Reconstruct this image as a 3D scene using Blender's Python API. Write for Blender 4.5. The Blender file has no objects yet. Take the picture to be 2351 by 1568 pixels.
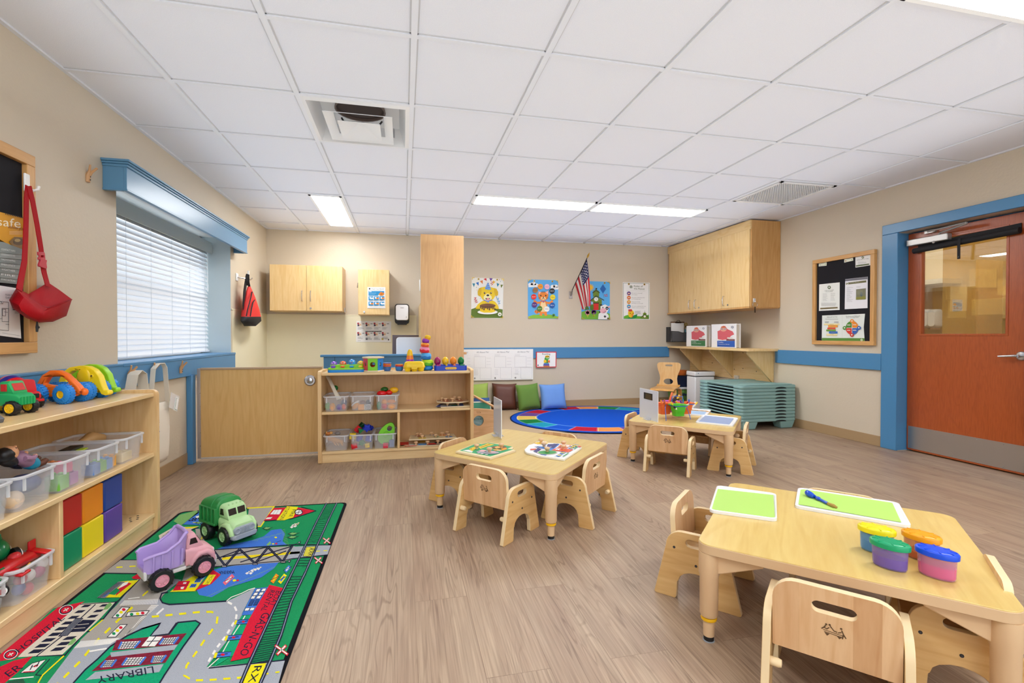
# Toddler classroom, built object by object (Blender 4.5, bpy)
import bpy, math, random
from mathutils import Vector, Matrix, noise as mnoise
from mathutils.geometry import tessellate_polygon
random.seed(7)
PI = math.pi
SC = bpy.context.scene
COL = SC.collection
R = math.radians
FPX, YAW, PIT, CX, CY, EYE = 1102.0, .2216, -.0121, 1175.5, 784.0, 1.057
_F = Vector((math.sin(YAW)*math.cos(PIT), math.cos(YAW)*math.cos(PIT), math.sin(PIT)))
_Rt = Vector((math.cos(YAW), -math.sin(YAW), 0))
_U = _Rt.cross(_F)
LP_STR = 25.0
CAMP = Vector((0, 0, EYE))
def ray(px, py): return _F + _Rt*((px-CX)/FPX) - _U*((py-CY)/FPX)
def atz(px, py, z):
 r = ray(px, py); return CAMP + r*((z-EYE)/r.z)
def atx(px, py, x):
 r = ray(px, py); return CAMP + r*(x/r.x)
def aty(px, py, y):
 r = ray(px, py); return CAMP + r*(y/r.y)
XL, XR, YB, YF, ZC = -1.735, 4.425, 6.77, -2.6, 2.44
def lin(c):
 if isinstance(c, str):
  c = c.lstrip('#'); c = tuple(int(c[i:i+2], 16) for i in (0, 2, 4))
 o = []
 for v in c[:3]:
  v /= 255.0
  o.append(v/12.92 if v <= .04045 else ((v+.055)/1.055)**2.4)
 return (o[0], o[1], o[2], 1.0)
_MC = {}
def _new(name):
 m = bpy.data.materials.new(name); m.use_nodes = True
 nt = m.node_tree; return m, nt, nt.nodes['Principled BSDF']
def mat(c, rough=.45, metal=0.0, alpha=1.0, spec=.5, coat=0.0, bump=0.0, bscale=200.0, emit=0.0, trans=0.0):
 key = (c, rough, metal, alpha, spec, coat, bump, bscale, emit, trans)
 if key in _MC: return _MC[key]
 m, nt, b = _new('mat_%d' % len(_MC))
 b.inputs['Base Color'].default_value = lin(c)
 b.inputs['Roughness'].default_value = rough
 b.inputs['Metallic'].default_value = metal
 b.inputs['Alpha'].default_value = alpha
 b.inputs['Specular IOR Level'].default_value = spec
 b.inputs['Coat Weight'].default_value = coat
 b.inputs['Transmission Weight'].default_value = trans
 if emit:
  b.inputs['Emission Color'].default_value = lin(c); b.inputs['Emission Strength'].default_value = emit
 if bump:
  tc = nt.nodes.new('ShaderNodeTexCoord'); n = nt.nodes.new('ShaderNodeTexNoise')
  n.inputs['Scale'].default_value = bscale; n.inputs['Detail'].default_value = 3
  bp = nt.nodes.new('ShaderNodeBump'); bp.inputs['Strength'].default_value = bump
  bp.inputs['Distance'].default_value = .004
  nt.links.new(tc.outputs['Object'], n.inputs['Vector']); nt.links.new(n.outputs['Fac'], bp.inputs['Height'])
  nt.links.new(bp.outputs['Normal'], b.inputs['Normal'])
 _MC[key] = m
 return m
def wood(c1, c2, axis='Z', scale=1.0, rough=.38, lines=.5, coat=.15, turn=0, staves=0):
 key = ('wood', c1, c2, axis, scale, rough, lines, turn, staves)
 if key in _MC: return _MC[key]
 m, nt, b = _new('wood_%d' % len(_MC)); N = nt.nodes.new; L = nt.links.new
 tc = N('ShaderNodeTexCoord'); mp = N('ShaderNodeMapping')
 s = [7*scale]*3; s['XYZ'.index(axis)] = .75*scale
 mp.vector_type = 'TEXTURE'; mp.inputs['Scale'].default_value = [1/v for v in s]; mp.inputs['Rotation'].default_value = (0, 0, turn)
 n1 = N('ShaderNodeTexNoise'); n1.inputs['Scale'].default_value = 1.0; n1.inputs['Detail'].default_value = 2; n1.inputs['Distortion'].default_value = .6
 ml = N('ShaderNodeMath'); ml.operation = 'MULTIPLY'; ml.inputs[1].default_value = 46
 sn = N('ShaderNodeMath'); sn.operation = 'SINE'
 mr = N('ShaderNodeMapRange'); mr.inputs['From Min'].default_value = .2; mr.inputs['From Max'].default_value = 1.0; mr.inputs['To Max'].default_value = lines
 n2 = N('ShaderNodeTexNoise'); n2.inputs['Scale'].default_value = 9; n2.inputs['Detail'].default_value = 4
 ad = N('ShaderNodeMath'); ad.operation = 'ADD'
 mx = N('ShaderNodeMix'); mx.data_type = 'RGBA'
 mx.inputs['A'].default_value = lin(c1); mx.inputs['B'].default_value = lin(c2)
 n2s = N('ShaderNodeMapRange'); n2s.inputs['From Min'].default_value = .3; n2s.inputs['From Max'].default_value = .7; n2s.inputs['To Max'].default_value = .55
 L(tc.outputs['Object'], mp.inputs['Vector']); L(mp.outputs['Vector'], n1.inputs['Vector']); L(mp.outputs['Vector'], n2.inputs['Vector'])
 L(n1.outputs['Fac'], ml.inputs[0]); L(ml.outputs[0], sn.inputs[0]); L(sn.outputs[0], mr.inputs['Value'])
 L(n2.outputs['Fac'], n2s.inputs['Value']); L(n2s.outputs['Result'], ad.inputs[0]); L(mr.outputs['Result'], ad.inputs[1])
 L(ad.outputs[0], mx.inputs['Factor']); col = mx.outputs['Result']
 if staves:
  sx = N('ShaderNodeSeparateXYZ'); L(tc.outputs['Object'], sx.inputs[0])
  dv = N('ShaderNodeMath'); dv.operation = 'MULTIPLY_ADD'; dv.inputs[1].default_value = 1/staves; dv.inputs[2].default_value = 50.3; L(sx.outputs['X'], dv.inputs[0])
  fl_ = N('ShaderNodeMath'); fl_.operation = 'FLOOR'; L(dv.outputs[0], fl_.inputs[0])
  oi = N('ShaderNodeObjectInfo'); ax = N('ShaderNodeMath'); ax.operation = 'ADD'; L(fl_.outputs[0], ax.inputs[0]); L(oi.outputs['Random'], ax.inputs[1])
  wn = N('ShaderNodeTexWhiteNoise'); wn.noise_dimensions = '1D'; L(ax.outputs[0], wn.inputs['W'])
  m2 = N('ShaderNodeMix'); m2.data_type = 'RGBA'; m2.blend_type = 'MULTIPLY'; m2.inputs['B'].default_value = (.80, .70, .62, 1); L(col, m2.inputs['A']); L(wn.outputs['Value'], m2.inputs['Factor']); col = m2.outputs['Result']
 L(col, b.inputs['Base Color'])
 b.inputs['Roughness'].default_value = rough; b.inputs['Coat Weight'].default_value = coat; b.inputs['Coat Roughness'].default_value = .25
 _MC[key] = m
 return m
def pile(c, var=.35, bump=.9, scale=900.0):
 """carpet yarn: a colour with fine tufted speckle and bump"""
 key = ('pile', c, var, bump, scale)
 if key in _MC: return _MC[key]
 m, nt, b = _new('pile_%d' % len(_MC)); N = nt.nodes.new; L = nt.links.new
 tc = N('ShaderNodeTexCoord'); n = N('ShaderNodeTexNoise'); n.inputs['Scale'].default_value = scale*.35; n.inputs['Detail'].default_value = 4
 mx = N('ShaderNodeMix'); mx.data_type = 'RGBA'
 l = lin(c)
 mx.inputs['A'].default_value = tuple(v*(1-var) for v in l[:3])+(1,); mx.inputs['B'].default_value = tuple(min(1, v*(1+var)) for v in l[:3])+(1,)
 bp = N('ShaderNodeBump'); bp.inputs['Strength'].default_value = bump; bp.inputs['Distance'].default_value = .003
 L(tc.outputs['Object'], n.inputs['Vector']); L(n.outputs['Fac'], mx.inputs['Factor']); L(mx.outputs['Result'], b.inputs['Base Color'])
 L(n.outputs['Fac'], bp.inputs['Height']); L(bp.outputs['Normal'], b.inputs['Normal'])
 b.inputs['Roughness'].default_value = .95; b.inputs['Specular IOR Level'].default_value = .1
 _MC[key] = m
 return m
class MB:
 def __init__(s, X=None):
  s.v = []; s.f = []; s.m = []; s.mats = []; s.X = X or Matrix()
 def mi(s, m):
  if m not in s.mats: s.mats.append(m)
  return s.mats.index(m)
 def add(s, vs, fs, m, X=None):
  T = s.X @ X if X is not None else s.X
  b = len(s.v); k = s.mi(m)
  s.v += [T @ Vector(p) for p in vs]
  for f in fs: s.f.append([b+i for i in f]); s.m.append(k)
  return s
 def box(s, c, d, m, rot=None, X=None):
  hx, hy, hz = d[0]/2, d[1]/2, d[2]/2
  vs = [(x, y, z) for x in (-hx, hx) for y in (-hy, hy) for z in (-hz, hz)]
  T = Matrix.Translation(c)
  if rot is not None: T = T @ (rot.to_4x4() if hasattr(rot, 'to_4x4') else Matrix.Rotation(rot, 4, 'Z'))
  if X is not None: T = X @ T
  return s.add(vs, [(0, 1, 3, 2), (4, 6, 7, 5), (0, 4, 5, 1), (2, 3, 7, 6), (0, 2, 6, 4), (1, 5, 7, 3)], m, T)
 def bx(s, x0, x1, y0, y1, z0, z1, m):
  return s.box(((x0+x1)/2, (y0+y1)/2, (z0+z1)/2), (x1-x0, y1-y0, z1-z0), m)
 def hull8(s, bot, top, m):
  """bot, top: lists of 4 points"""
  vs = list(bot)+list(top)
  return s.add(vs, [(3, 2, 1, 0), (4, 5, 6, 7), (0, 1, 5, 4), (1, 2, 6, 5), (2, 3, 7, 6), (3, 0, 4, 7)], m)
 def ring(s, rings, m, cap=True, closed=True, X=None):
  n = len(rings[0]); vs = [p for r in rings for p in r]; fs = []
  for i in range(len(rings)-1):
   for j in range(n if closed else n-1):
    k = (j+1) % n
    fs.append((i*n+j, i*n+k, (i+1)*n+k, (i+1)*n+j))
  if cap:
   fs.append(tuple(range(n))[::-1]); fs.append(tuple((len(rings)-1)*n+j for j in range(n)))
  return s.add(vs, fs, m, X)
 def lathe(s, prof, m, c=(0, 0, 0), n=24, X=None, sx=1, sy=1, cap=True):
  rings = [[(r*sx*math.cos(2*PI*j/n), r*sy*math.sin(2*PI*j/n), z) for j in range(n)] for r, z in prof]
  T = Matrix.Translation(c)
  if X is not None: T = X @ T
  return s.ring(rings, m, cap, True, T)
 def ball(s, c, r, m, n=16, rot=None, X=None):
  if not hasattr(r, '__len__'): r = (r, r, r)
  k = n//2
  rings = [[(r[0]*math.sin(PI*i/k)*math.cos(2*PI*j/n), r[1]*math.sin(PI*i/k)*math.sin(2*PI*j/n), -r[2]*math.cos(PI*i/k)) for j in range(n)] for i in [.04]+list(range(1, k))+[k-.04]]
  T = Matrix.Translation(c)
  if rot is not None: T = T @ rot.to_4x4()
  if X is not None: T = X @ T
  return s.ring(rings, m, True, True, T)
 def tube(s, pts, r, m, n=10, cap=True, flat=None):
  """tube along points; r number or list; flat=(a,b) elliptical section using fixed side vector"""
  P = [Vector(p) for p in pts]; rings = []; prev = None
  for i, p in enumerate(P):
   t = (P[min(i+1, len(P)-1)]-P[max(i-1, 0)]).normalized()
   if prev is None:
    a = Vector((0, 0, 1)) if abs(t.z) < .9 else Vector((1, 0, 0))
    u = t.cross(a).normalized()
   else:
    u = (prev-t*prev.dot(t)).normalized()
   prev = u; w = t.cross(u)
   rr = r[i] if hasattr(r, '__len__') else r
   fa, fb = flat or (1, 1)
   rings.append([p+(u*math.cos(2*PI*j/n)*fa+w*math.sin(2*PI*j/n)*fb)*rr for j in range(n)])
  return s.ring(rings, m, cap)
 def cyl(s, a, b, r, m, n=16, r2=None):
  return s.tube([a, b], [r, r if r2 is None else r2], m, n)
 def strap(s, pts, side, w, th, m):
  """flat band through points; side: width direction"""
  P = [Vector(p) for p in pts]; rings = []
  for i, p in enumerate(P):
   t = (P[min(i+1, len(P)-1)]-P[max(i-1, 0)]).normalized()
   sd = Vector(side[i] if isinstance(side, list) else side); sd = (sd-t*sd.dot(t)).normalized(); nn = t.cross(sd)
   rings.append([p-sd*w/2-nn*th/2, p+sd*w/2-nn*th/2, p+sd*w/2+nn*th/2, p-sd*w/2+nn*th/2])
  return s.ring(rings, m)
 def extrude(s, outer, holes, th, m, X=None, side=None):
  """outer, holes: 2D loops in XZ plane (x,z) extruded along Y by th (centred)"""
  loops = [outer]+list(holes)
  flat = [p for l in loops for p in l]
  tris = tessellate_polygon([[Vector((p[0], p[1], 0)) for p in l] for l in loops])
  n = len(flat); vs = [(p[0], -th/2, p[1]) for p in flat]+[(p[0], th/2, p[1]) for p in flat]
  fs = []
  for t in tris:
   a, b, c = (Vector(flat[i]) for i in t)
   if (b-a).cross(c-a) < 0: t = (t[0], t[2], t[1])
   fs.append(tuple(t)); fs.append(tuple(i+n for i in reversed(t)))
  s.add(vs, fs, m, X)
  k0 = 0; sf = []
  for li, l in enumerate(loops):
   ar = sum(l[i][0]*l[(i+1) % len(l)][1]-l[(i+1) % len(l)][0]*l[i][1] for i in range(len(l)))
   flip = (ar > 0) == (li > 0)
   for i in range(len(l)):
    j = (i+1) % len(l); q = (k0+i, k0+i+n, k0+j+n, k0+j)
    sf.append(q if not flip else q[::-1])
   k0 += len(l)
  b = len(s.v)-2*n; k = s.mi(side or m)
  for f in sf: s.f.append([b+i for i in f]); s.m.append(k)
  return s
 def build(s, name, parent=None, origin=None, bevel=0.0, seg=2, smooth=38, world=False, sub=0, merge=False):
  o0 = Vector(origin) if origin is not None else Vector((0, 0, 0))
  if parent is not None and world:
   inv = wmat(parent).inverted(); vs = [inv @ p for p in s.v]
  else: vs = [p-o0 for p in s.v]
  me = bpy.data.meshes.new(name); me.from_pydata([tuple(p) for p in vs], [], s.f)
  for m in s.mats: me.materials.append(m)
  me.polygons.foreach_set('material_index', s.m)
  me.polygons.foreach_set('use_smooth', [True]*len(s.f))
  me.update()
  if merge:
   import bmesh
   bm = bmesh.new(); bm.from_mesh(me); bmesh.ops.remove_doubles(bm, verts=bm.verts, dist=1e-5); bmesh.ops.recalc_face_normals(bm, faces=bm.faces); bm.to_mesh(me); bm.free()
  try: me.set_sharp_from_angle(angle=R(smooth))
  except Exception: pass
  o = bpy.data.objects.new(name, me); COL.objects.link(o)
  if parent is not None: o.parent = parent
  else: o.location = o0
  if bevel:
   b = o.modifiers.new('bevel', 'BEVEL'); b.width = bevel; b.segments = seg; b.limit_method = 'ANGLE'; b.angle_limit = R(40); b.harden_normals = False
  if sub:
   b = o.modifiers.new('sub', 'SUBSURF'); b.levels = sub; b.render_levels = sub
  return o
def wmat(o):
 M = Matrix.LocRotScale(o.location, o.rotation_euler, o.scale)
 return wmat(o.parent) @ M if o.parent else M
def rrect(w, h, r, n=5, cx=0, cy=0):
 """rounded rectangle loop; r number or 4 radii (br, tr, tl, bl)"""
 if not hasattr(r, '__len__'): r = (r, r, r, r)
 cs = [(w/2, -h/2, -PI/2, r[0]), (w/2, h/2, 0, r[1]), (-w/2, h/2, PI/2, r[2]), (-w/2, -h/2, PI, r[3])]
 o = []
 for x, y, a, rr in cs:
  if rr <= 0: o.append((cx+x, cy+y)); continue
  ox, oy = x-math.copysign(rr, x), y-math.copysign(rr, y)
  for i in range(n+1):
   t = a+PI/2*i/n; o.append((cx+ox+rr*math.cos(t), cy+oy+rr*math.sin(t)))
 return o
def slab(mb, loop, z0, z1, m, X=None):
 """vertical prism from an XY loop"""
 T = Matrix.Rotation(-PI/2, 4, 'X')
 Tz = Matrix.Translation((0, 0, (z0+z1)/2)) @ T
 if X is not None: Tz = X @ Tz
 mb.extrude(loop, [], z1-z0, m, Tz)
 return mb
def thing(name, label, cat, loc=(0, 0, 0), rotz=0.0, group=None):
 o = bpy.data.objects.new(name, None); COL.objects.link(o)
 o.empty_display_size = .05
 o.location = loc; o.rotation_euler = (0, 0, rotz)
 return tag(o, label, cat, group)
def tag(o, label, cat, group=None):
 o['label'] = label; o['category'] = cat
 if group: o['group'] = group
 return o
def struct(o):
 o['kind'] = 'structure'; return o
KIDS = lambda o: [c for c in COL.objects if c.parent == o]
def dup(root, loc, rotz=0.0, label=None, group=None):
 r = root.copy(); COL.objects.link(r); r.location = loc; r.rotation_euler = (0, 0, rotz)
 if label: r['label'] = label
 if group: r['group'] = group
 for ch in KIDS(root):
  c = ch.copy(); COL.objects.link(c); c.parent = r
  for g in KIDS(ch):
   d = g.copy(); COL.objects.link(d); d.parent = c
 return r
_TX = {}
def text_mesh(s):
 if s in _TX: return _TX[s]
 cu = bpy.data.curves.new('t', 'FONT'); cu.body = s; cu.resolution_u = 2
 ob = bpy.data.objects.new('t', cu); COL.objects.link(ob)
 dg = bpy.context.evaluated_depsgraph_get(); me = ob.evaluated_get(dg).to_mesh()
 vs = [(v.co.x, v.co.y) for v in me.vertices]; fs = [tuple(p.vertices) for p in me.polygons]
 ob.evaluated_get(dg).to_mesh_clear()
 bpy.data.objects.remove(ob); bpy.data.curves.remove(cu)
 _TX[s] = (vs, fs); return _TX[s]
class Art:
 """flat artwork laid on a plane: points in picture units are mapped by fn to the plane"""
 def __init__(s, mb, fn, normal, eps=.0004, base=0.0):
  s.mb = mb; s.fn = fn; s.n = Vector(normal); s.eps = eps; s.base = base; s.k = 0
 def _put(s, pts, tris, m, layer):
  if layer is None: s.k += 1; layer = s.k
  off = s.n*(s.base+layer*s.eps)
  vs = [s.fn(*p)+off for p in pts]
  if tris:
   fs = []
   for t in tris:
    nn = (vs[t[1]]-vs[t[0]]).cross(vs[t[2]]-vs[t[0]])
    fs.append(tuple(t) if nn.dot(s.n) >= 0 else tuple(reversed(t)))
   T = s.mb.X.inverted()
   s.mb.add([T @ v for v in vs], fs, m)
 def poly(s, pts, m, layer=None):
  tr = [tuple(t) for t in tessellate_polygon([[Vector((p[0], p[1], 0)) for p in pts]])]
  s._put(pts, tr, m, layer)
 def rect(s, x0, y0, x1, y1, m, layer=None): s.poly([(x0, y0), (x1, y0), (x1, y1), (x0, y1)], m, layer)
 def circ(s, x, y, rx, m, ry=None, n=20, a0=0, a1=2*PI, layer=None, rot=0):
  ry = rx if ry is None else ry
  full = abs(a1-a0-2*PI) < 1e-6
  q = [(rx*math.cos(a0+(a1-a0)*i/n), ry*math.sin(a0+(a1-a0)*i/n)) for i in range(n if full else n+1)]
  c, sn = math.cos(rot), math.sin(rot)
  s.poly([(x+u*c-v*sn, y+u*sn+v*c) for u, v in q], m, layer)
 def line(s, pts, w, m, layer=None, closed=False):
  if layer is None: s.k += 1; layer = s.k
  if closed: pts = list(pts)+[pts[0], pts[1]]
  P = [Vector(p) for p in pts]; Lf = []; Rg = []
  for i, p in enumerate(P):
   a = (p-P[i-1]).normalized() if i else None
   b = (P[i+1]-p).normalized() if i < len(P)-1 else None
   t = ((a or b)+(b or a)); t = t.normalized() if t.length > 1e-6 else (a or b)
   nn = Vector((-t.y, t.x)); base = a or b
   k = max(.45, abs(nn.dot(Vector((-base.y, base.x)))))
   Lf.append(p+nn*w/2/k); Rg.append(p-nn*w/2/k)
  pts2 = [tuple(q) for q in Lf]+[tuple(q) for q in Rg]; n = len(P); tr = []
  for i in range(n-1): tr += [(i, i+1, n+i+1), (i, n+i+1, n+i)]
  s._put(pts2, tr, m, layer)
 def dash(s, pts, w, m, on, off, layer=None):
  if layer is None: s.k += 1; layer = s.k
  P = [Vector(p) for p in pts]; cur = []; st = True; left = on
  for i in range(len(P)-1):
   a, b = P[i], P[i+1]; L = (b-a).length; t = 0
   if st and not cur: cur = [tuple(a)]
   while L-t > left:
    t += left; q = a.lerp(b, t/L)
    if st: cur.append(tuple(q)); s.line(cur, w, m, layer); cur = []
    else: cur = [tuple(q)]
    st = not st; left = on if st else off
   left -= L-t
   if st: cur.append(tuple(b))
  if st and len(cur) > 1: s.line(cur, w, m, layer)
 def text(s, st, p0, p1, up, m, layer=None):
  """p0 baseline start, p1 baseline end, up: vector of the letter height"""
  vs, fs = text_mesh(st)
  if not vs: return
  x0 = min(v[0] for v in vs); x1 = max(v[0] for v in vs)
  ax = Vector(p1)-Vector(p0); up = Vector(up); p0 = Vector(p0)
  pts = [tuple(p0+ax*((v[0]-x0)/(x1-x0))+up*(v[1]/.69)) for v in vs]
  tr = []
  for f in fs:
   for i in range(1, len(f)-1): tr.append((f[0], f[i], f[i+1]))
  s._put(pts, tr, m, layer)
 def lines(s, x0, y0, x1, dy, k, w, m, jag=.25, layer=None):
  """rows of fine print"""
  rr = random.Random(int(x0*7+y0*13))
  if layer is None: s.k += 1; layer = s.k
  for i in range(k):
   s.line([(x0, y0+dy*i), (x1-(x1-x0)*jag*rr.random(), y0+dy*i)], w, m, layer)
def crop(plane, x0, y0, sc):
 """picture units -> photo pixel -> point on the surface"""
 return lambda x, y: plane(x0+x/sc, y0+y/sc)
WHITE = mat('f4f4f2', .5); PAPER = mat('f2f2f0', .7); BLACK = mat('111114', .5); INK = mat('2a2a2e', .7); GREYINK = mat('9a9a9c', .7)
MAPLE_Z = wood('edcd98', 'dbae72', 'Z'); MAPLE_X = wood('edcd98', 'dbae72', 'X'); MAPLE_Y = wood('edcd98', 'dbae72', 'Y')
BLUE = mat('4a87b6', .35, bump=.03, bscale=60)
CHROME = mat('c8c8cc', .22, metal=1.0); STEEL = mat('b9b4ae', .38, metal=.9)
YEL = mat('f6cf10', .35); RED = mat('d8141c', .35); GRN = mat('1d9a4c', .35); LIME = mat('84cf1c', .35); ORG = mat('f58220', .35)
SKY = mat('1f8fe0', .35); NAVY = mat('1c3fc4', .35); PUR = mat('7a3fb8', .35); PINK = mat('f08fb4', .35)
# ROOM SHELL
def mat_floor():
 m, nt, b = _new('vinyl_plank'); N = nt.nodes.new; L = nt.links.new
 tc = N('ShaderNodeTexCoord'); sx = N('ShaderNodeSeparateXYZ'); cb = N('ShaderNodeCombineXYZ')
 L(tc.outputs['Object'], sx.inputs[0]);
 ad = N('ShaderNodeMath'); ad.operation = 'ADD'; ad.inputs[1].default_value = 10.0+.029
 ay = N('ShaderNodeMath'); ay.operation = 'ADD'; ay.inputs[1].default_value = 20.17
 L(sx.outputs['X'], ad.inputs[0]); L(sx.outputs['Y'], ay.inputs[0]); L(ay.outputs[0], cb.inputs['X']); L(ad.outputs[0], cb.inputs['Y'])
 br = N('ShaderNodeTexBrick'); br.offset = .37; br.offset_frequency = 2; br.squash = 1
 br.inputs['Scale'].default_value = 1.0; br.inputs['Brick Width'].default_value = 1.3; br.inputs['Row Height'].default_value = .2055
 br.inputs['Mortar Size'].default_value = .0011; br.inputs['Mortar Smooth'].default_value = .1; br.inputs['Bias'].default_value = 0
 br.inputs['Color1'].default_value = (0, 0, 0, 1); br.inputs['Color2'].default_value = (1, 1, 1, 1); br.inputs['Mortar'].default_value = (.5, .5, .5, 1)
 L(cb.outputs[0], br.inputs['Vector'])
 sc = N('ShaderNodeSeparateColor'); L(br.outputs['Color'], sc.inputs[0])
 w = N('ShaderNodeMath'); w.operation = 'MULTIPLY'; w.inputs[1].default_value = 37.0; L(sc.outputs[0], w.inputs[0])
 mp = N('ShaderNodeMapping'); mp.inputs['Scale'].default_value = (8.5, .7, 1); L(tc.outputs['Object'], mp.inputs['Vector'])
 n1 = N('ShaderNodeTexNoise'); n1.noise_dimensions = '4D'; n1.inputs['Scale'].default_value = 1; n1.inputs['Detail'].default_value = 2.5; n1.inputs['Distortion'].default_value = .35
 L(mp.outputs[0], n1.inputs['Vector']); L(w.outputs[0], n1.inputs['W'])
 ml = N('ShaderNodeMath'); ml.operation = 'MULTIPLY'; ml.inputs[1].default_value = 150; L(n1.outputs['Fac'], ml.inputs[0])
 sn = N('ShaderNodeMath'); sn.operation = 'SINE'; L(ml.outputs[0], sn.inputs[0])
 mr = N('ShaderNodeMapRange'); mr.inputs['From Min'].default_value = .55; mr.inputs['From Max'].default_value = 1; mr.inputs['To Max'].default_value = .75; L(sn.outputs[0], mr.inputs['Value'])
 pm = N('ShaderNodeTexNoise'); pm.noise_dimensions = '4D'; pm.inputs['Scale'].default_value = 1.4; pm.inputs['Detail'].default_value = 1
 mp3 = N('ShaderNodeMapping'); mp3.inputs['Scale'].default_value = (6, 1.0, 1); L(tc.outputs['Object'], mp3.inputs['Vector']); L(mp3.outputs[0], pm.inputs['Vector']); L(w.outputs[0], pm.inputs['W'])
 pr = N('ShaderNodeMapRange'); pr.inputs['From Min'].default_value = .42; pr.inputs['From Max'].default_value = .62; L(pm.outputs['Fac'], pr.inputs['Value'])
 lm = N('ShaderNodeMath'); lm.operation = 'MULTIPLY'; L(mr.outputs[0], lm.inputs[0]); L(pr.outputs[0], lm.inputs[1])
 mp2 = N('ShaderNodeMapping'); mp2.inputs['Scale'].default_value = (110, 2.6, 1); L(tc.outputs['Object'], mp2.inputs['Vector'])
 n2 = N('ShaderNodeTexNoise'); n2.noise_dimensions = '4D'; n2.inputs['Scale'].default_value = 1.5; n2.inputs['Detail'].default_value = 5; L(mp2.outputs[0], n2.inputs['Vector']); L(w.outputs[0], n2.inputs['W'])
 r2 = N('ShaderNodeMapRange'); r2.inputs['From Min'].default_value = .3; r2.inputs['From Max'].default_value = .72; L(n2.outputs['Fac'], r2.inputs['Value'])
 n3 = N('ShaderNodeTexNoise'); n3.noise_dimensions = '4D'; n3.inputs['Scale'].default_value = 1.0; n3.inputs['Detail'].default_value = 3
 mp4 = N('ShaderNodeMapping'); mp4.inputs['Scale'].default_value = (9, 1.3, 1); L(tc.outputs['Object'], mp4.inputs['Vector']); L(mp4.outputs[0], n3.inputs['Vector']); L(w.outputs[0], n3.inputs['W'])
 c1 = N('ShaderNodeMix'); c1.data_type = 'RGBA'; c1.inputs['A'].default_value = lin('bba389'); c1.inputs['B'].default_value = lin('98816c'); L(r2.outputs[0], c1.inputs['Factor'])
 c2 = N('ShaderNodeMix'); c2.data_type = 'RGBA'; c2.blend_type = 'MULTIPLY'; c2.inputs['B'].default_value = (.60, .56, .54, 1); L(c1.outputs['Result'], c2.inputs['A']); L(lm.outputs[0], c2.inputs['Factor'])
 c3 = N('ShaderNodeMix'); c3.data_type = 'RGBA'; c3.blend_type = 'MULTIPLY'; c3.inputs['B'].default_value = (.78, .70, .70, 1)
 r3 = N('ShaderNodeMapRange'); r3.inputs['From Min'].default_value = .42; r3.inputs['From Max'].default_value = .75; L(n3.outputs['Fac'], r3.inputs['Value'])
 L(c2.outputs['Result'], c3.inputs['A']); L(r3.outputs[0], c3.inputs['Factor'])
 c4 = N('ShaderNodeMix'); c4.data_type = 'RGBA'; c4.blend_type = 'MULTIPLY'; c4.inputs['B'].default_value = (.90, .90, .92, 1)
 L(c3.outputs['Result'], c4.inputs['A']); L(sc.outputs[0], c4.inputs['Factor'])
 c5 = N('ShaderNodeMix'); c5.data_type = 'RGBA'; c5.blend_type = 'MULTIPLY'; c5.inputs['B'].default_value = (.72, .68, .66, 1)
 L(c4.outputs['Result'], c5.inputs['A']); L(br.outputs['Fac'], c5.inputs['Factor']); L(c5.outputs['Result'], b.inputs['Base Color'])
 b.inputs['Roughness'].default_value = .42; b.inputs['Specular IOR Level'].default_value = .35
 bp = N('ShaderNodeBump'); bp.inputs['Strength'].default_value = .12; bp.inputs['Distance'].default_value = .002; L(n2.outputs['Fac'], bp.inputs['Height']); L(bp.outputs[0], b.inputs['Normal'])
 return m
def mat_wall(c, c2=None, bump=.25):
 m, nt, b = _new('wall_paint'); N = nt.nodes.new; L = nt.links.new
 tc = N('ShaderNodeTexCoord'); n = N('ShaderNodeTexNoise'); n.inputs['Scale'].default_value = 55; n.inputs['Detail'].default_value = 3
 n2 = N('ShaderNodeTexNoise'); n2.inputs['Scale'].default_value = .9; n2.inputs['Detail'].default_value = 1
 mx = N('ShaderNodeMix'); mx.data_type = 'RGBA'; mx.inputs['A'].default_value = lin(c); mx.inputs['B'].default_value = lin(c2 or c)
 bp = N('ShaderNodeBump'); bp.inputs['Strength'].default_value = bump; bp.inputs['Distance'].default_value = .004
 L(tc.outputs['Object'], n.inputs['Vector']); L(tc.outputs['Object'], n2.inputs['Vector']); L(n2.outputs['Fac'], mx.inputs['Factor'])
 L(mx.outputs['Result'], b.inputs['Base Color']); L(n.outputs['Fac'], bp.inputs['Height']); L(bp.outputs[0], b.inputs['Normal'])
 b.inputs['Roughness'].default_value = .5; b.inputs['Specular IOR Level'].default_value = .35
 return m
def mat_tile():
 m, nt, b = _new('ceiling_tile'); N = nt.nodes.new; L = nt.links.new
 tc = N('ShaderNodeTexCoord'); n = N('ShaderNodeTexNoise'); n.inputs['Scale'].default_value = 240; n.inputs['Detail'].default_value = 2
 mx = N('ShaderNodeMix'); mx.data_type = 'RGBA'; mx.inputs['A'].default_value = lin('dfe1e9'); mx.inputs['B'].default_value = lin('ebedf4')
 L(tc.outputs['Object'], n.inputs['Vector']); L(n.outputs['Fac'], mx.inputs['Factor']); L(mx.outputs['Result'], b.inputs['Base Color'])
 bp = N('ShaderNodeBump'); bp.inputs['Strength'].default_value = .2; bp.inputs['Distance'].default_value = .003; L(n.outputs['Fac'], bp.inputs['Height']); L(bp.outputs[0], b.inputs['Normal'])
 b.inputs['Roughness'].default_value = .9; b.inputs['Specular IOR Level'].default_value = .1
 return m
WALL = mat_wall('d3c7b3', 'd0c3ad'); WAINS = mat_wall('f0e9cc', 'ece4c4', .05); LOWER = mat_wall('d3c7b0', 'd0c3aa', .08)
mb = MB(); mb.bx(XL-.35, XR+.2, YF, YB+.15, -.12, 0, mat_floor()); struct(mb.build('floor'))
mb = MB(); TILE = mat_tile(); VX0, VX1, VY0, VY1 = -.568, .024, 2.993, 3.617
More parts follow.
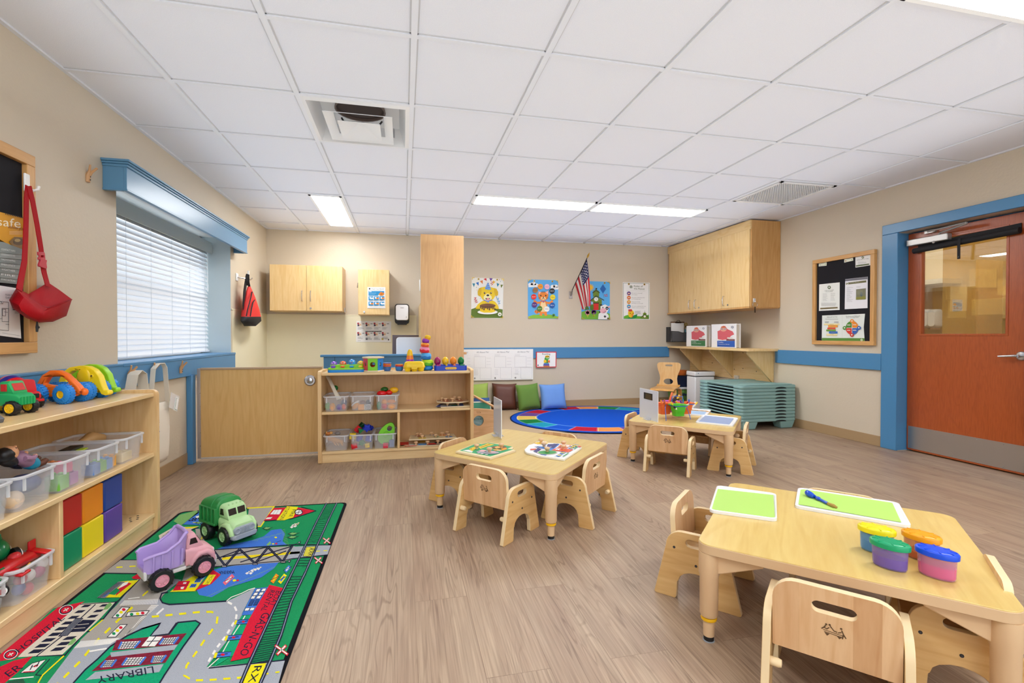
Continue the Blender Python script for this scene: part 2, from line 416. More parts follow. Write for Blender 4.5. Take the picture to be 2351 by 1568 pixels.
for a, b2, c, e in ((XL-.35, XR+.2, YF, VY0), (XL-.35, XR+.2, VY1, YB+.15), (XL-.35, VX0, VY0, VY1), (VX1, XR+.2, VY0, VY1)): mb.bx(a, b2, c, e, ZC+.006, ZC+.2, TILE)
struct(mb.build('ceiling'))
WY0, WY1, WZ0, WZ1 = 3.446, 5.455, .875, 2.06
mb = MB()
for y0, y1, z0, z1 in ((YF, WY0, 0, ZC+.01), (WY1, YB+.15, 0, ZC+.01), (WY0, WY1, 0, WZ0), (WY0, WY1, WZ1, ZC+.01)):
 mb.bx(XL-.3, XL, y0, y1, z0, z1, WALL)
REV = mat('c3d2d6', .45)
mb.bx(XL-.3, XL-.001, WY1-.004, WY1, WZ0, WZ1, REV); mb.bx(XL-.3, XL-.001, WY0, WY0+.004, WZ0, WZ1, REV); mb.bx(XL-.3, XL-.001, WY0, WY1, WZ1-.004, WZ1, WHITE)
struct(mb.build('wall_left'))
mb = MB(); mb.bx(XL, XR, YB, YB+.15, 0, ZC+.01, WALL); struct(mb.build('wall_back'))
DY0, DY1, DZ = 2.555, 3.515, 2.0
mb = MB()
for y0, y1, z0, z1 in ((YF, DY0, 0, ZC+.01), (DY1, YB+.15, 0, ZC+.01), (DY0, DY1, DZ, ZC+.01)):
 mb.bx(XR, XR+.14, y0, y1, z0, z1, WALL)
struct(mb.build('wall_right'))
mb = MB(); mb.bx(XL, XL+.004, WY1+.03, YB, 0, 1.335, WAINS); mb.bx(XL, .17, YB-.004, YB, 0, 1.335, WAINS)
mb.bx(XL, XL+.008, WY1+.0, YB, 1.325, 1.338, WAINS); mb.bx(XL, .17, YB-.008, YB, 1.325, 1.338, WAINS); mb.bx(XL, XL+.008, YB-.008, YB, 0, 1.33, WAINS)
struct(mb.build('trim_1'))
BASE = mat('a98d68', .5)
def base(name, pts, side):
 mb = MB(); (x0, y0), (x1, y1) = pts
 if side == 'x': mb.bx(min(x0, x0+.008), max(x0, x0+.008), y0, y1, 0, .1, BASE)
 elif side == '-x': mb.bx(x0-.008, x0, y0, y1, 0, .1, BASE)
 else: mb.bx(x0, x1, y0-.008, y0, 0, .1, BASE)
 struct(mb.build(name, bevel=.003))
base('baseboard_left', ((XL, YF), (XL, 4.40)), 'x'); base('baseboard_back', ((.7, YB), (XR, YB)), 'y'); base('baseboard_right', ((XR, DY1+.15), (XR, YB)), '-x')
mb = MB(); mb.bx(.67, 4.03, YB-.022, YB, .728, .886, BLUE); struct(mb.build('trim_2', bevel=.004))
mb = MB(); mb.bx(XR-.022, XR, 3.665, 4.99, .728, .886, BLUE); struct(mb.build('trim_3', bevel=.004))
mb = MB(); mb.bx(XL, XL+.03, YF, WY1+.03, .728, .872, BLUE); mb.bx(XL-.24, XL+.034, WY0+.0, WY1+.03, .862, .884, BLUE); mb.bx(XL, XL+.034, YF, WY0, .868, .884, BLUE)
struct(mb.build('trim_4', bevel=.004))
mb = MB(); mb.bx(XL, XL+.045, 4.40, 4.47, 0, .735, BLUE); struct(mb.build('trim_5', bevel=.006))
mb = MB(); slab(mb, [(.62, 6.76), (.62, 4.98), (2.9, 4.98), (3.62, 5.6), (3.62, 6.76)], .0, .006, pile('b59f84', .25)); struct(mb.build('trim_6'))
GX = [.05+.643*k for k in range(-2, 7)]; GY = [2.965+.685*k for k in range(-8, 6)]
GRID = mat('e2e4ea', .5)
mb = MB()
for x in GX: mb.bx(x-.014, x+.014, YF, YB, ZC-.004, ZC+.006, GRID)
for y in GY: mb.bx(XL, XR, y-.013, y+.013, ZC-.003, ZC+.006, GRID)
mb.bx(XL, XL+.022, YF, YB, ZC-.004, ZC+.006, GRID); mb.bx(XR-.022, XR, YF, YB, ZC-.004, ZC+.006, GRID); mb.bx(XL, XR, YB-.022, YB, ZC-.004, ZC+.006, GRID)
EDGE_SHADE = mat('cacacc', .8)  # grey strips beside the bars paint in the tile edge shading
for x in GX:
 for sgn in (-1, 1): mb.bx(x+sgn*.0175-.0035, x+sgn*.0175+.0035, YF, YB, ZC+.0035, ZC+.006, EDGE_SHADE)
for y in GY:
 for sgn in (-1, 1): mb.bx(XL, XR, y+sgn*.0165-.0035, y+sgn*.0165+.0035, ZC+.0035, ZC+.006, EDGE_SHADE)
struct(mb.build('trim_7'))
o = MB(); xw = XL-.285
for (a, b2, c, d) in ((WY0, WY1, WZ0, WZ0+.05), (WY0, WY1, WZ1-.05, WZ1), (WY0, WY0+.05, WZ0, WZ1), (WY1-.05, WY1, WZ0, WZ1), (WY0, WY1, 1.43, 1.48)):
 o.bx(xw-.03, xw+.02, a, b2, c, d, WHITE)
w1 = struct(o.build('window_1', bevel=.004))
o = MB(); o.bx(xw-.006, xw, WY0+.05, WY1-.05, WZ0+.05, WZ1-.05, mat('e8f2ff', .02, alpha=.12)); o.build('pane', w1)
o = MB(); o.bx(XL-4.2, XL-4.1, -1, 10, -.5, 4.5, mat('8f979f', .9)); struct(o.build('wall_sky_block'))  # made-up wall outside, added to block the sky and dim the window
SLAT = mat('f1f4f8', .35)
bl = thing('window_blind', 'white horizontal slat blind filling the recessed window', 'blind', (XL-.215, (WY0+WY1)/2, WZ0+.02))
mb = MB(); yb0, yb1 = WY0+.02, WY1-.02
nsl = 25
for k in range(nsl):
 z = .93+k*(1.90-.93)/(nsl-1); t = R(60)
 mb.box((XL-.215, (yb0+yb1)/2, z), (.05, yb1-yb0, .0028), SLAT, Matrix.Rotation(t, 3, 'Y'))
mb.build('slats', bl, world=True)
mb = MB(); mb.bx(XL-.25, XL-.175, yb0, yb1, 1.915, 1.985, mat('c9dade', .4)); mb.bx(XL-.17, XL-.163, yb0-.005, yb1+.005, 1.885, 2.0, mat('c9dade', .4)); mb.build('headrail', bl, world=True, bevel=.004)
mb = MB(); mb.bx(XL-.24, XL-.19, yb0, yb1, .895, .912, SLAT); mb.build('bottom_rail', bl, world=True, bevel=.003)
mb = MB()
for k in range(6):
 y = yb0+.12+k*(yb1-yb0-.24)/5
 mb.cyl((XL-.187, y, .9), (XL-.187, y, 1.93), .0013, mat('dde4ea', .6), 6)
mb.build('ladder_cords', bl, world=True)
mb = MB(); mb.cyl((XL-.18, yb1-.07, 1.56), (XL-.18, yb1-.07, 1.93), .004, mat('e8eef0', .3), 8); mb.cyl((XL-.18, yb1-.07, 1.50), (XL-.18, yb1-.07, 1.57), .007, mat('e8eef0', .3), 8); mb.build('wand', bl, world=True)
VAL = mat('5d92b8', .3, bump=.03, bscale=60)
va = thing('window_valance', 'blue painted box valance with crown moulding over the window', 'valance', (XL, 4.45, 1.92))
vx, vy0, vy1 = XL+.125, 3.31, 5.565
mb = MB(); mb.bx(vx-.018, vx, vy0, vy1, 1.925, 2.085, VAL); mb.bx(XL, vx-.018, vy0, vy0+.018, 1.925, 2.085, VAL); mb.bx(XL, vx-.018, vy1-.018, vy1, 1.925, 2.085, VAL); mb.build('board', va, world=True, bevel=.002)
mb = MB()
for i, (p, z0, z1) in enumerate(((.006, 2.062, 2.078), (.014, 2.078, 2.09), (.022, 2.09, 2.104))):
 mb.bx(XL, vx+p, vy0-p, vy1+p, z0, z1, VAL)
mb.build('crown_moulding', va, world=True, bevel=.003)
mb = MB(); mb.bx(vx-.022, vx+.004, vy0-.004, vy1+.004, 1.921, 1.932, VAL); mb.bx(XL, vx-.022, vy0-.004, vy0+.022, 1.921, 1.932, VAL); mb.bx(XL, vx-.022, vy1-.022, vy1+.004, 1.921, 1.932, VAL); mb.build('bottom_bead', va, world=True, bevel=.002)
EMIT = mat('ffffff', .5, emit=LP_STR)
def light(x0, x1, y0, y1, label):
 t = thing('ceiling_light', label, 'ceiling light', ((x0+x1)/2, (y0+y1)/2, ZC-.01), group='flat light panels in the ceiling grid')
 mb = MB(); f = .022
 for a, b2, c, d in ((x0, x1, y0, y0+f), (x0, x1, y1-f, y1), (x0, x0+f, y0, y1), (x1-f, x1, y0, y1)): mb.bx(a, b2, c, d, ZC-.010, ZC+.005, WHITE)
 mb.build('frame', t, world=True)
 mb = MB(); mb.bx(x0+f, x1-f, y0+f, y1-f, ZC-.006, ZC+.004, EMIT); mb.build('diffuser', t, world=True)
light(.69, 1.965, 4.68, 5.01, 'long lit ceiling panel nearest the wooden pillar, left of the pair by the back wall')
light(1.985, 3.26, 4.68, 5.01, 'long lit ceiling panel in front of the tall right-hand cabinets, right of the pair')
light(-.91, -.60, 5.03, 6.38, 'lit ceiling panel running towards the back wall above the two-door cabinet')
light(1.985, 3.26, 1.26, 1.585, 'bright ceiling panel at the upper right corner nearest the camera')
light(-.9, -.6, .3, 1.57, 'lit ceiling panel behind the camera on the window side')
light(1.985, 3.26, -1.45, -1.12, 'lit ceiling panel behind the camera on the door side')
light(.05, 1.33, -1.45, -1.12, 'lit ceiling panel behind the camera in the middle of the room')
vt = thing('air_vent', 'square white ceiling air diffuser with nested pyramid louvres', 'vent', (-.272, 3.305, ZC-.02))
VW = mat('e6e6e6', .4); DUCT = mat('4a3c36', .8)
vx0, vy0_, s2 = -.272, 3.305, .30
def pyr(mb, so, zo, si, zi, m, th=.004):
 o4 = [(-so, -so*1.06), (so, -so*1.06), (so, so*1.06), (-so, so*1.06)]; i4 = [(-si, -si*1.06), (si, -si*1.06), (si, si*1.06), (-si, si*1.06)]
 rings = [[(vx0+x, vy0_+y, zo) for x, y in o4], [(vx0+x, vy0_+y, zi) for x, y in i4], [(vx0+x, vy0_+y, zi+th) for x, y in i4], [(vx0+x, vy0_+y, zo+th) for x, y in o4]]
 rings.append(rings[0]); mb.ring(rings, m, cap=False)
mb = MB(); pyr(mb, .31, ZC-.004, .285, ZC-.012, VW); pyr(mb, .285, ZC-.012, .245, ZC+.10, VW)
mb.build('outer_cone', vt, world=True)
mb = MB(); mb.bx(vx0-.25, vx0+.25, vy0_-.27, vy0_+.27, ZC+.10, ZC+.105, VW); mb.lathe([(.15, ZC+.096), (.15, ZC+.099)], DUCT, (vx0, vy0_-.02, 0), 28)
mb.lathe([(.155, ZC+.10), (.16, ZC+.080), (.15, ZC+.080), (.148, ZC+.10)], mat('6c5a50', .5), (vx0, vy0_-.02, 0), 28, cap=False); mb.build('duct_opening', vt, world=True)
mb = MB(); pyr(mb, .205, ZC-.030, .150, ZC-.004, VW); mb.build('middle_cone', vt, world=True)
mb = MB(); pyr(mb, .128, ZC-.046, .02, ZC+.006, VW); mb.bx(vx0-.021, vx0+.021, vy0_-.022, vy0_+.022, ZC+.005, ZC+.009, VW); mb.build('inner_cone', vt, world=True)
mb = MB()
for sx in (-1, 1):
 mb = MB(); mb.cyl((vx0+sx*.2, vy0_+.2, ZC+.01), (vx0+sx*.2, vy0_+.2, ZC+.075), .012, CHROME, 8); mb.build('hanger', vt, world=True)
 mb = MB(); mb.cyl((vx0+sx*.1, vy0_+.05, ZC+.01), (vx0+sx*.13, vy0_+.1, ZC+.075), .006, BLACK, 8); mb.build('hanger', vt, world=True)
rg = thing('return_grille', 'white perforated return air grille in the ceiling by the tall cabinets', 'vent', (3.583, 3.967, ZC-.01))
mb = MB(); x0, x1, y0, y1 = 3.285, 3.885, 3.665, 4.31
for a, b2, c, d in ((x0, x1, y0, y0+.03), (x0, x1, y1-.03, y1), (x0, x0+.03, y0, y1), (x1-.03, x1, y0, y1)): mb.bx(a, b2, c, d, ZC-.012, ZC+.004, VW)
mb.build('frame', rg, world=True)
mb = MB(); mb.bx(x0, x1, y0, y1, ZC, ZC+.005, mat('dededf', .8))
for i in range(28): xx = x0+.03+i*(x1-x0-.06)/27; mb.bx(xx-.0055, xx+.0055, y0, y1, ZC-.006, ZC-.002, VW)
for i in range(28): yy = y0+.03+i*(y1-y0-.06)/27; mb.bx(x0, x1, yy-.0055, yy+.0055, ZC-.006, ZC-.002, VW)
mb.build('grid', rg, world=True)
FRB = mat('4a87b6', .3)
DOORW = wood('b0531f', '96410f', 'Z', 2.2, .35, .25, .35)
d = MB()
for y0, y1, z0, z1 in ((DY1-.0, DY1+.148, 0, 2.0), (DY0-.15, DY0, 0, 2.0), (DY0-.15, DY1+.148, 2.0, 2.09)):
 d.bx(XR-.02, XR+.16, y0, y1, z0, z1, FRB)
for y0, y1, z0, z1 in ((DY1-.02, DY1+.0, 0, 1.985), (DY0, DY0+.02, 0, 1.985), (DY0, DY1, 1.985, 2.0)):
 d.bx(XR+.135, XR+.16, y0, y1, z0, z1, FRB)
struct(d.build('trim_8', bevel=.004))
xd = XR+.1   # room side face of the leaf
dr = struct(thing('door_1', 'reddish brown wooden door with a square glass light', 'door', (xd+.02, (DY0+DY1)/2, 0)))
gy0, gy1, gz0, gz1 = 2.768, 3.398, 1.067, 1.90
mb = MB()
lf = [(DY0+.003, .012), (DY1-.003, .012), (DY1-.003, 1.985), (DY0+.003, 1.985)]
T = Matrix.Translation((xd+.022, 0, 0)) @ Matrix.Rotation(PI/2, 4, 'Z')
mb.extrude(lf, [[(gy0, gz0), (gy1, gz0), (gy1, gz1), (gy0, gz1)]], .044, DOORW, T); mb.build('leaf', dr, world=True, bevel=.002)
mb = MB()
for a, b2, c, e in ((gy0-.012, gy1+.012, gz0-.012, gz0+.006), (gy0-.012, gy1+.012, gz1-.006, gz1+.012), (gy0-.012, gy0+.006, gz0, gz1), (gy1-.006, gy1+.012, gz0, gz1)): mb.bx(xd-.004, xd+.03, a, b2, c, e, DOORW)
mb.build('glazing_bead', dr, world=True, bevel=.002)
def mat_glass():
 m, nt, b = _new('door_glass'); N = nt.nodes.new; L = nt.links.new; out = nt.nodes['Material Output']
 tr = N('ShaderNodeBsdfTransparent'); tr.inputs['Color'].default_value = (.94, .96, .95, 1); gl = N('ShaderNodeBsdfGlossy'); gl.inputs['Roughness'].default_value = .01
 mx = N('ShaderNodeMixShader'); mx.inputs[0].default_value = .16; L(tr.outputs[0], mx.inputs[1]); L(gl.outputs[0], mx.inputs[2]); L(mx.outputs[0], out.inputs['Surface'])
 return m
mb = MB(); mb.bx(xd+.018, xd+.024, gy0, gy1, gz0, gz1, mat_glass()); mb.build('glass', dr, world=True)
mb = MB(); mb.bx(xd-.003, xd, DY0+.03, DY1-.018, .028, .23, STEEL)
for i in range(6):
 for z in (.042, .216): mb.ball((xd-.003, DY0+.045+i*(DY1-DY0-.08)/5, z), .004, CHROME, 8)
mb.build('kick_plate', dr, world=True)
lv = MB(); lv.lathe([(.034, 0), (.034, .008), (.028, .014), (.012, .016), (.012, .05), (0.001, .05)], CHROME, X=Matrix.Translation((xd, 2.672, .905)) @ Matrix.Rotation(-PI/2, 4, 'Y'))
lv.tube([(xd-.046, 2.672, .905), (xd-.05, 2.69, .905), (xd-.05, 2.74, .901), (xd-.046, 2.79, .897)], [.011, .0105, .009, .008], CHROME, 12); lv.build('lever_handle', dr, world=True)
ALU = mat('b7b4b0', .35, metal=.6)
cl = thing('door_closer', 'silver hydraulic closer with folding arm at the top of the door', 'door closer', (xd, 3.2, 1.9))
mb = MB(); mb.bx(xd-.055, xd, 3.15, 3.49, 1.868, 1.925, ALU); mb.build('body', cl, world=True, bevel=.006)
mb = MB(); mb.bx(xd-.02, XR+.13, 3.27, 3.36, 1.958, 1.985, ALU); mb.tube([(xd-.05, 3.31, 1.968), (xd-.12, 2.98, 1.965)], .007, ALU, 8); mb.tube([(xd-.03, 3.25, 1.905), (xd-.035, 3.22, 1.94), (xd-.12, 2.97, 1.955)], .008, ALU, 8); mb.ball((xd-.12, 2.97, 1.96), .013, ALU, 8); mb.ball((xd-.058, 3.255, 1.865), .012, ALU, 10)
mb.build('arm', cl, world=True)
RS = mat('17171b', .75)
rs = thing('roller_shade', 'rolled up black fabric shade with a dangling strap above the door glass', 'shade', (xd-.03, 3.08, 1.87))
mb = MB(); mb.tube([(xd-.03, 2.675, 1.845), (xd-.03, 3.44, 1.820)], .024, RS, 14); mb.build('roll', rs, world=True)
mb = MB(); mb.strap([(xd-.006, 2.68, 1.878), (xd-.006, 3.42, 1.850)], (0, 0, 1), .05, .006, RS); mb.build('backing', rs, world=True)
mb = MB(); mb.strap([(xd-.02, 3.06, 1.865), (xd-.055, 3.06, 1.855), (xd-.060, 3.06, 1.81), (xd-.054, 3.063, 1.69)], (0, 1, 0), .022, .003, RS)
a = Art(mb, lambda u, v: Vector((xd-.056+.0035*(v), 3.073-.0115*u-.0015, 1.70+.10*v)), (-1, 0, 0), .0006)
a.text('NIGHTLOCK', (.35, .05), (.35, .75), (-.28, 0), mat('d8d8d8', .7)); a.text('lockdown shade', (.85, .05), (.85, .9), (-.2, 0), mat('d8d8d8', .7)); mb.build('strap', rs, world=True)
YW = mat('d2a75c', .6)
mb = MB(); XB = XR+1.35
mb.bx(XB, XB+.1, .6, 6.2, 0, ZC, mat('cdb894', .6)); mb.bx(XB-.01, XB, .6, 6.2, .0, 1.55, mat('b58a4c', .6)); mb.bx(XB-.011, XB, .6, 6.2, .0, 1.22, mat('a8793c', .6))
struct(mb.build('wall_corridor'))
mb = MB(); mb.bx(XR+.14, XB+.1, .6, 6.2, -.12, 0, mat('a89078', .5)); struct(mb.build('floor_corridor'))
mb = MB(); mb.bx(XR+.14, XB+.1, .6, 6.2, ZC, ZC+.1, mat('e8d8b0', .8)); struct(mb.build('ceiling_corridor'))
mb = MB(); mb.bx(XR+.14, XB+.1, 6.1, 6.2, 0, ZC, YW); mb.bx(XR+.14, XB+.1, .6, .7, 0, ZC, YW); struct(mb.build('wall_corridor_end'))
CARD = mat('ecdcb8', .6)
XC = XB-.012
def cpt(x, y, d=0): return atx(2040+x/4.357, 480+y/4.357, XC-d)
def cpaper(x0, y0, x1, y1, lab, kind):
 P = [cpt(x0, y1, .004), cpt(x1, y1, .004), cpt(x1, y0, .004), cpt(x0, y0, .004)]
 mb = MB(); mb.hull8([p+Vector((.004, 0, 0)) for p in P], P, CARD); pm = mat('cf9a66', .7)
 a = Art(mb, lambda u, v: P[0].lerp(P[1], u).lerp(P[3].lerp(P[2], u), v), (-1, 0, 0), .0008)
 if kind:
  for cx_, cy_ in ((.3, .35), (.4, .75), (.72, .5)):
   for q in range(14): a.circ(cx_+.09*math.cos(q*.45), cy_+.16*math.sin(q*.45), .012, pm, .02, 6, layer=1)
 else:
  for q in range(7): a.circ(.3+.06*q, .3+.4*(q % 3)/2, .035, pm, .035, 8, layer=1)
 tag(mb.build('drawing', origin=P[0]), lab, 'drawing')
cpaper(808, 600, 1080, 785, 'cream drawing of wreaths pinned on the amber wall beyond the door', True)
cpaper(570, 755, 780, 905, 'faint orange drawing low on the amber wall beyond the door glass', False)
cpaper(1088, 705, 1300, 860, 'cream sheet at the right edge of the door glass', False)
p = cpt(980, 1065); q = cpt(1300, 890); mb = MB(); mb.bx(XC-.2, XC, q.y, p.y, p.z, q.z, CARD); tag(mb.build('corridor_cabinet', origin=p, bevel=.003), 'pale wall cabinet beyond the door glass at its right side', 'cabinet')
p, q = cpt(602, 1090), cpt(778, 905); t = thing('wash_poster', 'small cream poster with rows of pictures seen through the door glass', 'poster', p)
mb = MB(); mb.bx(XC-.012, XC, q.y, p.y, p.z, q.z, CARD); mb.build('sheet', t, world=True)
for k in range(3):
 c_q, c_p = cpt(742, 912+k*42), cpt(650, 945+k*42)
 mb = MB(); mb.bx(XC-.016, XC-.012, c_q.y, c_p.y, c_p.z, c_q.z, mat('cfd8dc', .6)); mb.build('picture', t, world=True)
for x0, lab in ((378, 'white wall dispenser nearest the left edge of the door glass'), (455, 'second white wall dispenser beyond the door glass')):
 p, q = cpt(x0, 1190), cpt(x0+85, 1000); t = thing('soap_dispenser', lab, 'dispenser', ((XC-.05), (p.y+q.y)/2, p.z))
 mb = MB(); T = Matrix.Translation((XC, (p.y+q.y)/2, (p.z+q.z)/2)) @ Matrix.Rotation(-PI/2, 4, 'Y')
 mb.ring([[(v[0]*s, v[1]*s, z) for v in rrect(q.z-p.z, p.y-q.y, .03)] for z, s in ((0, 1), (.07, 1), (.1, .8))], mat('f2f2f4', .25), X=T); mb.build('body', t, world=True)
 mb = MB(); mb.bx(XC-.08, XC, q.y+.02, p.y-.02, p.z-.015, p.z, mat('bb8866', .5)); mb.build('base', t, world=True)
p, q = cpt(300, 760, .25), cpt(545, 690, .25); mb = MB(); mb.bx(XC-.25, XC, q.y, p.y+.5, q.z-.05, q.z, mat('e6dcc6', .5)); tag(mb.build('corridor_shelf', origin=(XC-.1, p.y, q.z-.05)), 'cream ledge shelf beyond the left edge of the door glass', 'shelf')
def mat_reflection():  # amber tint standing in for a reflection in the door glass
 m, nt, b = _new('amber_reflection'); N = nt.nodes.new; L = nt.links.new; out = nt.nodes['Material Output']
 tr = N('ShaderNodeBsdfTransparent'); tr.inputs['Color'].default_value = (.95, .80, .50, 1); df = N('ShaderNodeBsdfDiffuse'); df.inputs['Color'].default_value = lin('e6bf62')
 mx = N('ShaderNodeMixShader'); mx.inputs[0].default_value = .30; L(tr.outputs[0], mx.inputs[1]); L(df.outputs[0], mx.inputs[2]); L(mx.outputs[0], out.inputs['Surface'])
 return m
yf = atx(2165, 650, xd+.03).y
mb = MB(); mb.bx(xd+.026, xd+.028, gy0, yf, gz0, gz1, mat_reflection()); mb.build('amber_reflection', dr, world=True)  # extra pane that paints the amber reflection over part of the glass
# FURNITURE
CABW = wood('eacb92', 'ddb676', 'Z', 1.0, .35, .35); CABX = wood('eacb92', 'ddb676', 'X', 1.0, .35, .35); CABY = wood('eacb92', 'ddb676', 'Y', 1.0, .35, .35)
CABD = wood('d3a468', 'c3914f', 'Z', 1.0, .35, .35)
def pull(mb, c, h, out, m=CHROME):
 """bow handle: centre c, height h, outward vector"""
 c = Vector(c); o = Vector(out); u = Vector((0, 0, h/2))
 mb.tube([c-u, c-u+o*.7, c-u*.4+o, c+u*.4+o, c+u+o*.7, c+u], .0045, m, 8)
def wall_cabinet(name, label, x0, x1, yf, z0, z1, doors, hand):
 t = thing(name, label, 'cabinet', ((x0+x1)/2, YB, z0))
 mb = MB(); mb.bx(x0, x1, yf+.02, YB, z0, z1, CABW); mb.build('body', t, world=True, bevel=.002)
 w = (x1-x0)/doors
 for i in range(doors):
  mb = MB(); mb.bx(x0+w*i+.0015, x0+w*(i+1)-.0015, yf, yf+.019, z0+.006, z1, CABW); dd = mb.build('door', t, world=True, bevel=.002)
  if hand:
   mb = MB(); hx = x0+w*(i+1)-.05 if i == 0 else x0+w*i+.05
   pull(mb, (hx, yf, z0+.19), .13, (0, -.03, 0)); mb.build('handle', dd, world=True)
 return t
cA = wall_cabinet('wall_cabinet', 'maple wall cabinet with two doors and bow handles in the changing corner', -1.61, -.76, 6.42, 1.362, 1.935, 2, True)
mb = MB(); mb.cyl((-1.135, 6.42, 1.40), (-1.135, 6.41, 1.40), .012, CHROME, 12); mb.build('lock', cA, world=True); mb = MB(); mb.cyl((-.757, 6.60, 1.42), (-.752, 6.60, 1.36), .012, CHROME, 8); mb.build('hasp', cA, world=True)
cB = wall_cabinet('wall_cabinet', 'narrow single-door maple wall cabinet with a handwashing notice taped on', -.575, -.185, 6.48, 1.325, 1.915, 1, False)
mb = MB(); mb.cyl((-.50, 6.48, 1.365), (-.50, 6.465, 1.365), .012, CHROME, 12); mb.build('lock', cB, world=True); mb = MB(); mb.cyl((-.578, 6.55, 1.745), (-.585, 6.55, 1.68), .01, CHROME, 8); mb.build('hasp', cB, world=True)
pl = thing('wooden_pillar', 'tall flat maple panel standing between the changing corner and the posters', 'panel', (.43, 5.52, 0))
PILW = wood('d0a572', 'c19560', 'Z', 1.0, .35, .35)
mb = MB(); mb.bx(.187, .672, 5.5, 5.54, 0, 2.20, PILW); mb.build('front_panel', pl, world=True, bevel=.002)
mb = MB(); mb.bx(.20, .24, 5.54, YB, 0, 1.46, CABY); mb.build('side_partition', pl, world=True, bevel=.002)
mb = MB(); mb.bx(.172, .188, 5.505, 5.535, 1.56, 1.69, WHITE); tag(mb.build('door_sensor', origin=(.18, 5.52, 1.56), bevel=.006), 'white oval sensor on the left edge of the tall wooden panel', 'sensor')
ct = thing('changing_counter', 'blue painted counter back with a capped top behind the toy shelf', 'counter', (-.32, 5.4, 0))
mb = MB(); mb.bx(-.80, .185, 5.2, 5.23, 0, .838, BLUE); mb.bx(-.80, -.77, 5.23, 5.9, 0, .838, BLUE); mb.build('back_panel', ct, world=True, bevel=.003)
mb = MB(); mb.bx(-.83, .186, 5.18, 5.26, .838, .862, BLUE); mb.build('cap', ct, world=True, bevel=.004)
mb = MB(); mb.bx(-.693, -.689, 5.196, 5.2, 0, .84, mat('24404f', .6)); mb.build('panel_joint', ct, world=True)
mb = MB(); mb.bx(-.80, .18, 5.26, 5.9, .74, .77, BLUE); mb.build('worktop', ct, world=True)
mb = MB(); T = Matrix.Translation((.08, 5.60, .90)); mb.extrude(rrect(.32, .27, .03, 5), [], .02, mat('dfe2e6', .3), T)
mb.extrude(rrect(.33, .28, .034, 5), [rrect(.315, .265, .028, 5)], .024, WHITE, T); mb.bx(-.04, .16, 5.595, 5.615, .765, .78, WHITE); tag(mb.build('white_panel', origin=(.08, 5.6, .77)), 'white rounded plastic panel standing behind the blue counter', 'panel')
mb = MB(); mb.bx(-.13, .17, 5.72, 5.74, .77, 1.065, mat('6d5f60', .6)); tag(mb.build('grey_board', origin=(.02, 5.73, .77), bevel=.002), 'dark grey board standing behind the white panel on the counter', 'board')
gt = thing('low_gate', 'low maple half gate with a round silver latch beside the toy shelf', 'gate', (-1.2, 4.48, 0))
GATEW = wood('e0b878', 'd3a661', 'Z', .9, .4, .35)
mb = MB(); mb.bx(-1.655, -.70, 4.46, 4.495, .04, .775, GATEW); mb.build('door_panel', gt, world=True, bevel=.002)
mb = MB(); EDG = mat('a89a92', .4); mb.bx(-1.675, -1.65, 4.452, 4.50, .035, .785, mat('b5aaa4', .35, metal=.5)); mb.bx(-1.655, -.70, 4.452, 4.50, .772, .788, mat('b59a7c', .5)); mb.bx(-1.655, -.70, 4.456, 4.50, .028, .042, mat('c9c2ba', .4)); mb.build('edge_frame', gt, world=True, bevel=.002)
mb = MB(); T = Matrix.Translation((-.797, 4.46, .667)) @ Matrix.Rotation(PI/2, 4, 'X')
mb.lathe([(.047, 0), (.047, .006), (.040, .012), (.027, .012), (.025, .02), (.022, .022), (.0, .022)], CHROME, X=T, n=28); mb.build('latch', gt, world=True)
for z in (.14, .25, .36, .47, .58, .69): mb = MB(); mb.cyl((-1.652, 4.452, z), (-1.652, 4.449, z), .004, CHROME, 8); mb.build('hinge_screw', gt, world=True)
SHW = wood('edcf9c', 'e0ba82', 'X', 1.0, .33, .3); SHV = wood('e9c690', 'dbb078', 'Z', 1.0, .36, .35); SHB = wood('d9b07c', 'cda06a', 'Z', .8, .45, .4)
def low_shelf(label, loc, rotz, W, D, div):
 """front faces local -Y; origin front-left corner on the floor"""
 t = thing('toy_shelf', label, 'shelf', loc, rotz)
 for x in (0, W-.028):
  mb = MB(); T = Matrix.Translation((x+.014, D/2, .3825)) @ Matrix.Rotation(PI/2, 4, 'Z')
  mb.extrude(rrect(D, .765, (.012, .03, .03, .012), 5), [], .028, SHV, T); mb.build('side_panel', t, bevel=.005, seg=3)
 for nm, z0, z1 in (('top', .726, .748), ('middle_shelf', .402, .424), ('bottom_shelf', .072, .095)):
  mb = MB(); mb.bx(.028, W-.028, .012, D-.012, z0, z1, SHW); mb.build(nm, t, bevel=.003)
 mb = MB(); mb.bx(.028, W-.028, D-.014, D-.006, .02, .73, SHB); mb.build('back_panel', t)
 mb = MB(); mb.bx(.028, W-.028, D-.02, D-.002, .748, .765, SHW); mb.build('back_lip', t, bevel=.004)
 mb = MB(); mb.bx(div-.011, div+.011, .018, D-.014, .095, .402, SHV); mb.build('divider', t, bevel=.003)
 mb = MB(); mb.bx(.028, W-.028, .022, .042, .0, .072, SHW); mb.build('kick_board', t, bevel=.002)
 return t
S2 = low_shelf('low maple toy shelf in the middle of the room, beside the gate', (-.692, 4.19, 0), 0, 1.29, .36, .646)
S2M = Matrix.Translation((-.692, 4.19, 0))
S1 = low_shelf('long maple toy shelf along the window wall, beside the road map rug', (-1.31, 1.70, 0), R(90), 1.29, .40, .545)
for x, y in ((1.2, .10), (1.23, .08), (1.20, .065), (1.17, .085), (1.145, .07), (1.175, .055)): mb = MB(); mb.lathe([(.006, .0950), (.006, .0955)], INK, (x, y, 0), 10); mb.build('peg_hole', S1)
uc = thing('upper_cabinet', 'large maple wall cabinet with three doors reaching the ceiling, upper right', 'cabinet', (4.2, 5.85, 1.40))
